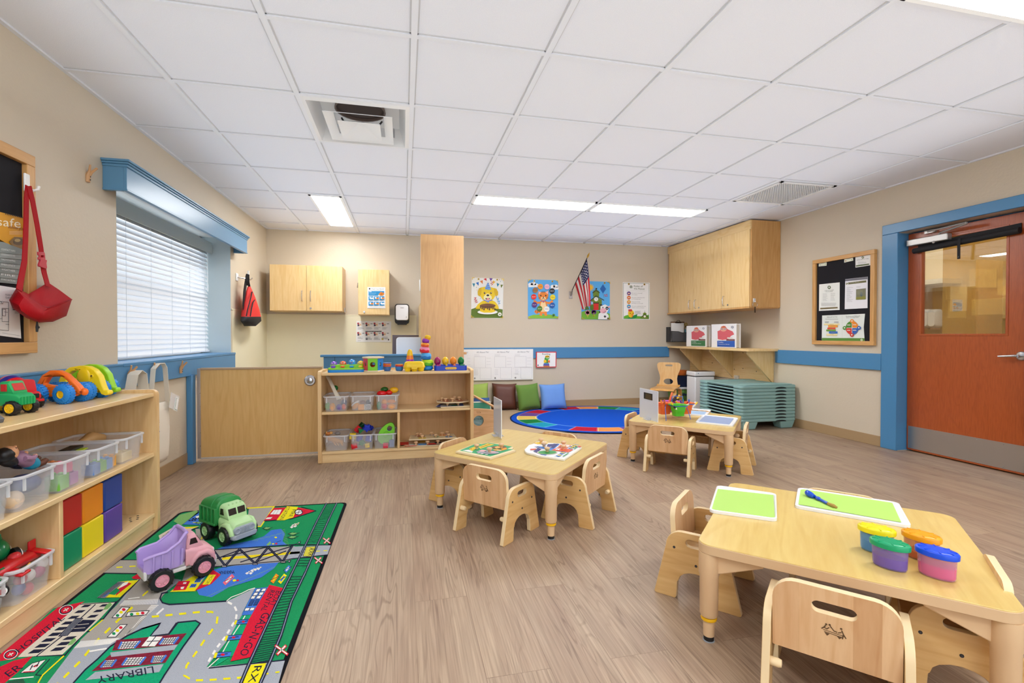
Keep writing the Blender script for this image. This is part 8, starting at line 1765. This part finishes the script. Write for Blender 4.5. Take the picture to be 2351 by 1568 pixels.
def cup2(name, c, m, z=.035, s=1.0):
 mb = MB(); mb.ring([[(p[0]*k*s+c[0], p[1]*k*s+c[1], cz+zz) for p in rrect(.115, .095, .02, 4)] for zz, k in ((z, .72), (z+.03, .76), (z+.034, .82), (z+.085, .95), (z+.092, 1.25), (z+.096, 1.25), (z+.090, .92), (z+.01, .70))], m); return mb.build(name, cd, world=True, smooth=40)
cA_ = (2.262, 3.645); cB_ = (2.385, 3.735); cC_ = (2.20, 3.76); cD_ = (2.325, 3.85)
cup2('green_tub', cA_, mat('4aba2c', .35)); cup2('orange_tub', cB_, mat('f0742a', .35)); cup2('orange_tub', cC_, mat('ec6a34', .35)); cup2('purple_tub', cD_, mat('c04ac0', .35))
mb = MB(); mb.tube([(2.135, 3.62, cz), (2.15, 3.66, cz+.10), (2.19, 3.72, cz+.118)], .003, WIR, 8); mb.build('wire_leg', cd, world=True)
mb = MB(); mb.tube([(2.375, 3.635, cz), (2.37, 3.66, cz+.06), (2.36, 3.69, cz+.118)], .003, WIR, 8); mb.build('wire_leg', cd, world=True)
for nm, c in (('wire_ring', cA_), ('wire_ring', cB_)): mb = MB(); mb.tube([(p[0]*1.12+c[0], p[1]*1.12+c[1], cz+.121) for p in rrect(.115, .095, .02, 4)+[rrect(.115, .095, .02, 4)[0]]], .003, WIR, 6, cap=False); mb.build(nm, cd, world=True)
mb = MB(); mb.tube([(2.27, 3.76, cz+.11), (2.275, 3.76, cz+.18), (2.285, 3.75, cz+.187), (2.345, 3.71, cz+.187), (2.35, 3.71, cz+.11)], .0035, WIR, 8); mb.build('wire_handle', cd, world=True)
def marker(k, base, d, body, capc, lab, L_=.085, r=.0075):
 t = thing('marker', lab, 'marker', base, group='markers in the caddy tubs'); d = Vector(d).normalized(); b = Vector(base)
 mb = MB(); mb.cyl(b, b+d*L_*.66, r, mat('#'+body, .35), 10); mb.build('barrel', t, world=True)
 mb = MB(); mb.cyl(b+d*L_*.66, b+d*L_, r*1.02, mat('#'+capc, .35), 10, r*.9); mb.build('cap', t, world=True)
zc = cz+.092
for args in (((2.235, 3.65, zc-.02), (-.3, .1, .8), 'f2f0ea', 'f2c41c', 'white marker with a yellow cap, left in the green tub'), ((2.275, 3.63, zc-.01), (.5, -.3, .5), 'f2f0ea', 'e8e4e0', 'white marker lying to the right in the green tub'), ((2.255, 3.62, zc-.015), (-.6, -.2, .4), 'f2f0ea', '1c1c20', 'white marker with a black cap in the green tub'),
 ((2.345, 3.74, zc-.02), (-.5, .0, .8), 'f2f0ea', 'f2c41c', 'white marker with a yellow cap, left in the orange tub'), ((2.365, 3.73, zc-.02), (-.3, .0, .8), 'f2f0ea', '5a3aa8', 'white marker with a purple cap in the orange tub'), ((2.385, 3.75, zc-.02), (.0, .2, .8), 'e05c2c', '1c9a7c', 'orange marker with a teal cap in the orange tub'), ((2.39, 3.71, zc-.025), (-.1, -.2, .7), 'e8e4e0', 'd8281c', 'white marker with a red cap in the orange tub'), ((2.405, 3.74, zc-.02), (.25, .0, .9), 'f2f0ea', '1c50c8', 'white marker with a blue cap standing tallest in the orange tub'), ((2.42, 3.725, zc-.02), (.6, -.1, .7), 'f2f0ea', 'f0eee8', 'white capped marker leaning right in the orange tub'), ((2.44, 3.735, zc-.02), (.8, .0, .7), 'f2f0ea', 'f2d01c', 'white marker with a yellow tip leaning farthest right'),
 ((2.19, 3.76, zc-.02), (-.2, .1, .9), 'e88a2c', 'f0a03c', 'orange marker left in the rear orange tub'), ((2.215, 3.77, zc-.02), (-.05, .1, 1), '8a4a2c', 'a4603c', 'brown marker standing in the rear orange tub')): marker(0, *args)
for k, (b_, d_, c_a, c_b, lb_) in enumerate((((2.30, 3.85, zc), (.65, .0, .75), '3a1c1c', '2a1414', 'dark brown thick marker leaning right in the purple tub'), ((2.315, 3.85, zc), (.75, .0, .75), '2a1a1c', 'f2c41c', 'black marker with a yellow cap leaning right in the purple tub'), ((2.285, 3.84, zc), (.3, .1, .7), 'e05c2c', 'e8743c', 'orange marker in the purple tub'))): marker(0, b_, d_, c_a, c_b, lb_, .125, .010)
# READING CORNER AND COTS
orr = thing('oval_rug', 'blue oval rug ringed with coloured blocks in the reading corner', 'rug', (2.33, 5.74, .006))
OCX, OCY, ORX, ORY, OZ = 2.42, 5.745, 1.13, .985, .013
def ovl(s, a): return (OCX+ORX*s*math.cos(a), OCY+ORY*s*math.sin(a))
mb = MB(); slab(mb, [ovl(1, k*PI/40) for k in range(80)], .006, OZ, pile('10265c', .3)); mb.build('bound_edge', orr, world=True)
mb = MB(); a = Art(mb, lambda x, y: Vector((x, y, OZ)), (0, 0, 1), .0003)
OB = pile('1450c0', .2); a.poly([ovl(.985, k*PI/40) for k in range(80)], OB, 1)
nb = 20
seq = ['d88c50', '6a4a90', 'b01c34', '1450c0', '1f92ae', '1f7a3c']
seqb = ['b01c34', '6a4a90', 'e0c060', '1f7a3c', '1f92ae', '1450c0', 'b01c34', 'd88c50', '6a4a90', '1450c0', '1f92ae', '1f7a3c', 'd88c50', 'b01c34', '1450c0', '1f92ae', '1f7a3c', 'd88c50', 'b01c34', '1450c0']
lite = {'b01c34': 'cc5058', 'd88c50': 'e8b47c', '6a4a90': '8a6aa8', 'e0c060': 'e8d890', '1f7a3c': '6aa878', '1f92ae': '60b8cc', '1450c0': '5c90dc'}
A0 = 2.16
for k in range(nb):
 t0, t1 = A0+2*PI*k/nb, A0+2*PI*(k+1)/nb; h = seqb[k]
 q = lambda s0, s1, u0, u1: [ovl(s0, u0+(u1-u0)*i/6) for i in range(7)]+[ovl(s1, u1+(u0-u1)*i/6) for i in range(7)]
 d = .02; a.poly(q(.925, .70, t0, t1), pile(lite[h], .2), 2); a.poly(q(.912, .715, t0+d*.7, t1-d*.7), pile(h, .25), 3)
a.poly([ovl(.70, k*PI/40) for k in range(80)], pile('5c90dc', .2), 4); a.poly([ovl(.69, k*PI/40) for k in range(80)], OB, 5)
mb.build('woven_pattern', orr, world=True)
def cushion(label, c, w, h, lean, rz, m, yaw=0):
 n = 14; mb = MB(); g = {}
 X = Matrix.Translation(c) @ Matrix.Rotation(yaw, 4, 'Z') @ Matrix.Rotation(R(-lean), 4, 'X') @ Matrix.Rotation(rz, 4, 'Y') @ Matrix.Translation((0, 0, h/2))
 for s in (-1, 1):
  vs = []
  for i in range(n+1):
   for j in range(n+1):
    u, v = i/n*2-1, j/n*2-1
    pinch = 1-.07*(1-abs(u)**2)*(abs(v)**3); pv = 1-.07*(1-abs(v)**2)*(abs(u)**3)
    t = .075*((1-u**4)*(1-v**4))**.55
    wr = .004*mnoise.noise(Vector((u*4+c[0]*9, v*4, s*3)))
    vs.append((u*w/2*pv, s*(t+wr*(1-u*u)), v*h/2*pinch))
  fs = [(i*(n+1)+j, (i+1)*(n+1)+j, (i+1)*(n+1)+j+1, i*(n+1)+j+1) for i in range(n) for j in range(n)]
  mb.add(vs, fs if s < 0 else [f[::-1] for f in fs], m, X)
 return one('cushion', label, 'cushion', mb, (c[0], c[1], c[2]), 'square cushions against the back wall', smooth=80, merge=True)
FAB = lambda h: mat('#'+h, .8, bump=.25, bscale=600)
cushion('pale lime cushion half hidden behind the toy shelf', (.98, 6.66, .012), .40, .375, 10, R(-2), FAB('a4c05c'))
cushion('dark brown cushion between the two green cushions', (1.385, 6.63, .010), .36, .375, 12, R(2), mat('5e3224', .45, bump=.2, bscale=40))
cushion('olive green cushion next to the blue one', (1.735, 6.54, .011), .345, .37, 14, R(-3), FAB('648a38'), R(8))
cushion('blue cushion at the right end of the cushion row', (2.08, 6.50, .014), .385, .365, 16, R(-1), FAB('6c9ade'))
bb = thing('book_bin', 'wooden book bin with a round window on its side, behind the toy shelf', 'book bin', (.75, 4.9, 0)); BKW = wood('dfb98c', 'cda273', 'X', 1.1, .35, .4)
mb = MB(); out = [(.60, .02), (.905, .02), (.905, .295), (.88, .310)]+[(.88-.28*k/8, .310+.022*math.sin(k/8*PI*.55)) for k in range(1, 9)]
cxw, czw = .728, .205
mb.extrude(out, [[(cxw+.052*math.cos(q*PI/12), czw+.052*math.sin(q*PI/12)) for q in range(24)]], .022, BKW, Matrix.Translation((0, 4.76, 0))); mb.build('end_panel', bb, world=True, bevel=.004)
mb = MB(); mb.extrude(out, [], .022, BKW, Matrix.Translation((-.02, 5.20, .06))); mb.build('end_panel', bb, world=True, bevel=.004)
mb = MB(); mb.cyl((.893, 4.765, .335), (.70, 5.19, .425), .012, PEGW, 10); mb.build('rail', bb, world=True)
mb = MB(); mb.bx(.62, .89, 4.77, 5.19, .05, .075, BKW); mb.bx(.62, .64, 4.77, 5.19, .05, .30, BKW); mb.build('trough', bb, world=True)
mb = MB()
a = Art(mb, lambda u, v: Vector((cxw+u, 4.7485, .285+v)), (0, -1, 0), .0004);
for p in ([(-.02, .002), (.02, -.002)], [(-.018, .01), (-.012, .018)], [(-.002, .01), (.006, .016)], [(.012, .012), (.02, 0)]): a.line(p, .003, mat('5d4327', .7), 1)
mb.build('burnt_mark', bb, world=True)
mb = MB(); mb.bx(.64, .885, 4.776, 4.784, .08, .30, mat('7fa9b4', .4)); a = Art(mb, lambda u, v: Vector((u, 4.776, v)), (0, -1, 0), .0005); a.text('BOYKAT', (.684, .208), (.772, .208), (0, .02), INK);
for k in range(5): a.line([(.68+k*.02, .19-k*.008), (.74+k*.012, .19-k*.008)], .002, mat('c8dce0', .5))
one('picture_book', 'pale blue picture book seen through the round window of the bin', 'book', mb, (.76, 4.78, .08))
mb = MB(); mb.box((.78, 4.95, .22), (.22, .012, .30), mat('e4e0d0', .5), Matrix.Rotation(R(-12), 3, 'X')); mb.box((.78, 4.938, .24), (.20, .004, .24), mat('2f8a6c', .5), Matrix.Rotation(R(-12), 3, 'X')); one('picture_book', 'green and cream picture book standing in the book bin', 'book', mb, (.78, 4.95, .07))
mb = MB(); mb.box((.80, 5.08, .24), (.20, .012, .30), mat('2a5c9c', .5), Matrix.Rotation(R(-12), 3, 'X')); one('picture_book', 'dark blue picture book at the back of the book bin', 'book', mb, (.80, 5.08, .09))
COT = mat('86aaa6', .45, bump=.15, bscale=90); COTD = mat('82a6a2', .45, bump=.15, bscale=90); DRK = mat('14201f', .8)
CX0, CX1, CY0, CY1 = 3.655, 4.395, 4.64, 5.43
def make_cot(label):
 t = thing('nap_cot', label, 'cot', (0, 0, 0))
 for nm, y0, y1, s in (('end_frame', CY0, CY0+.155, -1), ('end_frame', CY1-.155, CY1, 1)):
  ym = (y0+y1)/2
  mb = MB()
  rg = [[(*p, z) for p in rrect(CX1-CX0-2*i, y1-y0-2*i, .045-i, 5, (CX0+CX1)/2, ym)] for z, i in ((.0005, .008), (.004, .001), (.007, -.001), (.031, .001), (.0345, .003), (.0372, .010))]
  mb.ring(rg, COT); o = mb.build(nm, t, smooth=40)
  mb = MB(); yy = y0-.0015 if s < 0 else y1+.0015; xm = CX0+.52
  mb.add([(xm-.075, yy, -.002)]+[(xm+.075*math.cos(PI-k*PI/10), yy, .018*math.sin(k*PI/10)-.001) for k in range(11)]+[(xm+.075, yy, -.002)], [tuple(range(13)) if s > 0 else tuple(range(13))[::-1]], DRK); mb.build('handle_notch', o)
 for x in (CX0+.03, CX1-.03):
  mb = MB(); mb.cyl((x, CY0+.13, .024), (x, CY1-.13, .024), .0088, COT, 12); mb.build('side_rail', t)
 mb = MB(); mb.bx(CX0+.05, CX1-.05, CY0+.12, CY1-.12, .004, .030, DRK); mb.build('mesh_bed', t)  # bed coloured near black to paint the shade between stacked cots
 return t
NCOT, CZ0, CZD = 11, .085, .0374
ordw = ['bottom', 'second', 'third', 'fourth', 'fifth', 'middle', 'seventh', 'eighth', 'ninth', 'tenth', 'top']
lb_ = lambda k: ('top' if k == NCOT-1 else 'bottom' if k == 0 else ordw[k]+' from the bottom')
c0 = make_cot('blue green stackable nap cot, bottom of the stack by the right wall'); c0.location = (0, 0, CZ0); c0['group'] = 'stacked nap cots by the right wall'
for k in range(1, NCOT): dup(c0, (0, 0, CZ0+CZD*k), 0, 'blue green stackable nap cot, '+lb_(k)+' of the stack by the right wall')
for x in (CX0+.13, CX1-.12):
 for y in (CY0+.075, CY1-.075):
  mb = MB(); mb.hull8([(x-.075, y-.055, 0), (x+.075, y-.055, 0), (x+.075, y+.055, 0), (x-.075, y+.055, 0)], [(x-.10, y-.07, .087), (x+.10, y-.07, .087), (x+.10, y+.07, .087), (x-.10, y+.07, .087)], COT); mb.X = Matrix()
  mb.v = [p-Vector((0, 0, CZ0)) for p in mb.v]; mb.build('leg', c0, bevel=.01)
mb = MB();
tc0 = [o for o in COL.objects if o.get('label', '').startswith('blue green stackable nap cot, top')][0]
mb.ring([[((CX0+CX1)/2+(p[0])*k, (CY0+.08)+p[1]*k, z) for p in rrect(CX1-CX0-.06, .15, .05, 5)] for z, k in ((.040, 1), (.046, .97), (.047, .9), (.038, .8))], COT)
mb.build('raised_lip', tc0, smooth=50)
for o in KIDS(tc0):
 if o.name.startswith('mesh_bed'): o.data = o.data.copy(); o.data.materials[0] = COTD
ap2 = thing('air_purifier', 'white tower air purifier with a perforated side next to the cots', 'air purifier', (4.12, 6.17, 0)); PWH = mat('eceef0', .3)
px0, px1, py0, py1 = 4.0, 4.31, 6.02, 6.23
def mat_perf():
 m, nt, b = _new('perforated_white'); N = nt.nodes.new; L = nt.links.new
 tc = N('ShaderNodeTexCoord'); mp = N('ShaderNodeMapping'); mp.inputs['Scale'].default_value = (75, 75, 75); L(tc.outputs['Object'], mp.inputs['Vector'])
 v = N('ShaderNodeTexVoronoi'); v.inputs['Scale'].default_value = 1; v.inputs['Randomness'].default_value = 0; L(mp.outputs[0], v.inputs['Vector'])
 gt_ = N('ShaderNodeMath'); gt_.operation = 'LESS_THAN'; gt_.inputs[1].default_value = .33; L(v.outputs['Distance'], gt_.inputs[0])
 mx = N('ShaderNodeMix'); mx.data_type = 'RGBA'; mx.inputs['A'].default_value = lin('eceef0'); mx.inputs['B'].default_value = lin('8d9296'); L(gt_.outputs[0], mx.inputs['Factor']); L(mx.outputs['Result'], b.inputs['Base Color']); b.inputs['Roughness'].default_value = .4
 return m
mb = MB(); mb.bx(px0, px1, py0, py1, .0, .475, PWH); mb.build('body', ap2, world=True, bevel=.012)
mb = MB(); mb.bx(px0+.012, px1-.17, py0-.002, py0+.004, .03, .455, mat_perf()); mb.build('perforated_side', ap2, world=True)
mb = MB(); mb.bx(px0-.006, px1+.006, py0-.006, py1+.006, .485, .548, PWH); mb.build('top_cap', ap2, world=True, bevel=.012)
mb = MB(); mb.bx(px0+.004, px1-.004, py0+.004, py1-.004, .475, .487, mat('55585c', .6)); mb.build('gap', ap2, world=True)
mb = MB(); mb.bx(px0+.015, px1-.015, py0+.015, py1-.015, .547, .552, mat('6d5444', .5)); mb.build('outlet', ap2, world=True)
mb = MB(); mb.ball((px0+.045, py0-.006, .525), (.006, .002, .008), mat('4a6a9c', .4), 8); mb.build('badge', ap2, world=True)
st_ = thing('storage_tote', 'green plastic tote with dinosaur prints and a white lid behind the chair', 'storage box', (4.12, 6.52, 0))
mb = MB(); mb.hull8([(3.98, 6.39, 0), (4.30, 6.39, 0), (4.30, 6.66, 0), (3.98, 6.66, 0)], [(3.95, 6.36, .265), (4.33, 6.36, .265), (4.33, 6.69, .265), (3.95, 6.69, .265)], mat('6c9a48', .3, alpha=.9)); mb.build('box', st_, world=True, bevel=.015)
mb = MB(); mb.bx(3.935, 4.345, 6.345, 6.705, .262, .292, mat('e6e8ec', .35)); mb.build('lid', st_, world=True, bevel=.01)
mb = MB(); a = Art(mb, lambda u, v: Vector((u, 6.362+(.265-v)*.11-.002, v)), (0, -1, 0), .0005)
dk = mat('2c3f5c', .5)
a.poly([(4.0, .175), (4.02, .20), (4.05, .205), (4.10, .19), (4.13, .20), (4.15, .17), (4.14, .165), (4.12, .185), (4.09, .175), (4.08, .155), (4.06, .17), (4.03, .16), (4.02, .145), (4.02, .175)], dk); a.line([(4.15, .17), (4.155, .15)], .008, mat('c8703c', .5)); a.poly([(4.06, .09), (4.09, .11), (4.14, .10), (4.17, .12), (4.16, .08), (4.10, .07)], mat('c88a3c', .5)); a.poly([(3.985, .24), (4.04, .25), (4.05, .22), (3.99, .21)], mat('8cc46c', .5)); a.poly([(4.02, .06), (4.05, .09), (4.0, .10)], mat('2f7a44', .5)); mb.build('dinosaur_print', st_, world=True)
mb = MB(); NV_ = mat('1b2748', .85, bump=.4, bscale=200); rg = []
for k in range(26):
 z = .292+k*.0065; r = 1+.012*k*.6; rg.append([(4.12+p[0]*r*(1+(.012 if k % 2 else -.004)), 6.53+p[1]*r*(1+(.012 if k % 2 else -.004)), z) for p in rrect(.30, .25, .08, 6)])
mb.ring(rg, NV_); one('rope_basket', 'navy coiled rope basket standing on the dinosaur tote', 'basket', mb, (4.12, 6.53, .292), smooth=75)
mb = MB(); OR_ = mat('d8702a', .85, bump=.4, bscale=200); rg = []
for k in range(12): z = .462+k*.0068; r = .085+.0015*k+(.002 if k % 2 else 0); rg.append([(4.07+r*math.cos(j*PI/12), 6.52+r*math.sin(j*PI/12), z) for j in range(24)])
mb.ring(rg, OR_); one('rope_bowl', 'orange coiled rope bowl sitting on the navy basket', 'basket', mb, (4.07, 6.52, .46), smooth=75)
mb = MB(); mb.box((4.22, 6.50, .485), (.09, .08, .035), mat('86c42c', .5), R(12)); one('green_toy', 'lime green toy beside the orange bowl in the basket', 'toy', mb, (4.22, 6.5, .465), bevel=.008)
mb = MB(); mb.bx(XR-.045, XR-.024, 5.62, 5.70, .40, .52, mat('e2d8c4', .4)); mb.bx(XR-.048, XR-.045, 5.635, 5.685, .42, .50, mat('cfc6b4', .4)); tag(mb.build('wall_outlet', origin=(XR-.03, 5.66, .4), bevel=.003), 'beige wall outlet under the wall shelf behind the cots', 'outlet')
wf = thing('wall_file', 'black wire mesh wall file holding a clipboard above the wall shelf', 'wall file', (4.14, 6.73, .955))
MESH = mat('4c4c50', .5, alpha=.78)
mb = MB(); f0 = 6.66
mb.add([(4.02, f0, .97), (4.275, f0, .965), (4.275, f0, 1.105), (4.20, f0, 1.10), (4.13, f0, 1.12), (4.02, f0, 1.125)], [(0, 1, 2, 3, 4, 5)], MESH); mb.bx(4.0, 4.28, f0, 6.765, .958, .966, MESH); mb.build('mesh_pocket', wf, world=True)
mb = MB(); mb.tube([(4.015, f0, 1.125), (4.13, f0, 1.12), (4.20, f0, 1.10), (4.275, f0, 1.105)], .005, BLACK, 6); mb.tube([(4.015, f0, 1.125), (4.02, f0, .965), (4.275, f0, .962), (4.275, f0, 1.105)], .005, BLACK, 6); mb.bx(3.985, 4.0, f0, 6.765, .96, 1.19, mat('2a2a2e', .5)); mb.build('wire_frame', wf, world=True)
cb = thing('clipboard', 'clipboard with white sheets standing in the wire wall file', 'clipboard', (4.14, 6.7, .97))
mb = MB(); mb.box((4.145, 6.705, 1.12), (.235, .006, .31), mat('6a4a30', .5)); mb.build('board', cb, world=True)
mb = MB(); mb.box((4.14, 6.70, 1.11), (.22, .004, .29), PAPER); mb.build('sheets', cb, world=True)
mb = MB(); mb.box((4.15, 6.696, 1.262), (.10, .01, .022), mat('4a3826', .35, metal=.6)); mb.tube([(4.12, 6.695, 1.27), (4.13, 6.69, 1.292), (4.17, 6.69, 1.292), (4.18, 6.695, 1.27)], .004, mat('4a3826', .35, metal=.6), 6); mb.build('clip', cb, world=True)
mb = MB(); mb.tube([(4.30+.02*math.cos(k*PI/8), 6.72, 1.235+.02*math.sin(k*PI/8)) for k in range(17)], .006, mat('b8942c', .4), 6, cap=False); mb.box((4.315, 6.72, 1.20), (.05, .01, .03), mat('5a4a2c', .5)); one('key_tag', 'yellow ring tag hanging behind the white binders', 'tag', mb, (4.3, 6.72, 1.19))
mb = MB(); mb.bx(4.235, 4.30, 6.72, 6.725, .967, 1.16, mat('58a4c4', .5)); tag(mb.build('blue_card', origin=(4.27, 6.72, .967)), 'light blue card beside the wire wall file', 'card')
def binder(label, p0, p1, zt, h):
 p0, p1 = Vector(p0), Vector(p1); d = (p1-p0).normalized(); nn = Vector((-d.y, d.x, 0))*1.0
 if nn.x < 0: nn = -nn
 L_ = (p1-p0).length; X = Matrix.Translation((p0.x, p0.y, .8985)) @ Matrix.Rotation(math.atan2(d.y, d.x), 4, 'Z')
 s = 1 if (X.to_3x3() @ Vector((0, 1, 0))).dot(nn) > 0 else -1
 t = thing('binder', label, 'binder', ((p0.x+p1.x)/2, (p0.y+p1.y)/2, .8985)); H = zt-.8985; W_ = mat('f2f2f2', .3)
 for y0, y1, nm in ((0, .006, 'front_cover'), (.064, .07, 'back_cover')): mb = MB(X); mb.bx(0, L_, min(s*y0, s*y1), max(s*y0, s*y1), 0, H, W_); mb.build(nm, t, world=True, bevel=.002)
 mb = MB(X); mb.bx(0, .006, min(0, s*.07), max(0, s*.07), 0, H, W_); mb.build('spine', t, world=True)
 mb = MB(X); mb.bx(.01, L_-.012, min(s*.01, s*.06), max(s*.01, s*.06), .006, H-.012, mat('e0dcd2', .8)); mb.build('pages', t, world=True)
 mb = MB(); a = Art(mb, lambda u, v: X @ Vector((u*L_, 0, v*H)), -nn, .0006)
 co = mat('d8646c', .6); a.poly([(.27, .36), (.26, .70), (.36, .74), (.42, .90), (.56, .92), (.66, .78), (.86, .68), (.92, .56), (.80, .50), (.70, .36), (.46, .32)], co); a.circ(.50, .78, .13, mat('e8a890', .6), .10); a.circ(.44, .79, .045, mat('a8a8b4', .6), .03); a.circ(.57, .79, .045, mat('a8a8b4', .6), .03); a.poly([(.40, .84), (.50, .93), (.62, .84)], mat('d87048', .6))
 a.rect(.62, .30, .95, .36, mat('7a4a4a', .6)); a.rect(.66, .38, .86, .44, mat('e8e0d8', .6)); a.rect(.26, .04, .95, .29, mat('#'+h, .5)); a.text('Toddler', (.30, .20), (.52, .20), (0, .05), WHITE); a.text('Assessment Binder', (.30, .13), (.76, .13), (0, .035), WHITE); a.circ(.86, .86, .05, mat('6a7080', .6), .045); a.circ(.86, .86, .025, WHITE, .022)
 mb.build('cover_print', t, world=True)
binder('white binder with a green title block, left on the wall shelf', (4.11, 6.41, 0), (4.155, 5.985, 0), 1.202, '3f7a4c')
binder('larger white binder with a blue title block, right on the wall shelf', (4.11, 5.815, 0), (4.15, 5.36, 0), 1.212, '2a5cb8')
# LIGHT, WORLD, CAMERA
w = bpy.data.worlds.new('World'); SC.world = w; w.use_nodes = True
bg = w.node_tree.nodes['Background']; bg.inputs['Color'].default_value = (.86, .93, 1.0, 1); bg.inputs['Strength'].default_value = 1.9
def area(name, loc, rot, sx, sy, power, col=(1, 1, 1)):
 l = bpy.data.lights.new(name, 'AREA'); l.shape = 'RECTANGLE'; l.size = sx; l.size_y = sy; l.energy = power; l.color = col
 o = bpy.data.objects.new(name, l); COL.objects.link(o); o.location = loc; o.rotation_euler = rot; return o
area('window_daylight', (XL-1.2, 4.45, 1.7), (0, R(-90), 0), 1.6, 2.4, 25, (.85, .93, 1))
area('ceiling_fill', (1.2, 2.25, 2.12), (PI, 0, 0), 5.4, 8.5, 70, (.86, .93, 1))  # added lamp facing up to brighten the ceiling; no real fixture
area('corridor_lamp', (XR+.75, 3.9, 2.38), (0, 0, 0), .9, 2.6, 28, (1, .95, .85))
cam = bpy.data.cameras.new('camera'); co = bpy.data.objects.new('camera', cam); COL.objects.link(co)
cam.sensor_fit = 'HORIZONTAL'; cam.sensor_width = 36; cam.lens = FPX/2351*36; cam.clip_start = .02; cam.clip_end = 100
co.location = CAMP; co.rotation_euler = (PI/2+PIT, 0, -YAW)
SC.camera = co
SC.view_settings.view_transform = 'Standard'; SC.view_settings.look = 'None'; SC.view_settings.exposure = 0; SC.view_settings.gamma = 1
SC.cycles.max_bounces = 6; SC.cycles.diffuse_bounces = 4; SC.cycles.glossy_bounces = 2; SC.cycles.transmission_bounces = 2; SC.cycles.transparent_max_bounces = 14; SC.cycles.use_adaptive_sampling = True; SC.cycles.adaptive_threshold = .12; SC.cycles.adaptive_min_samples = 16; SC.cycles.sample_clamp_indirect = 6; SC.cycles.use_denoising = True
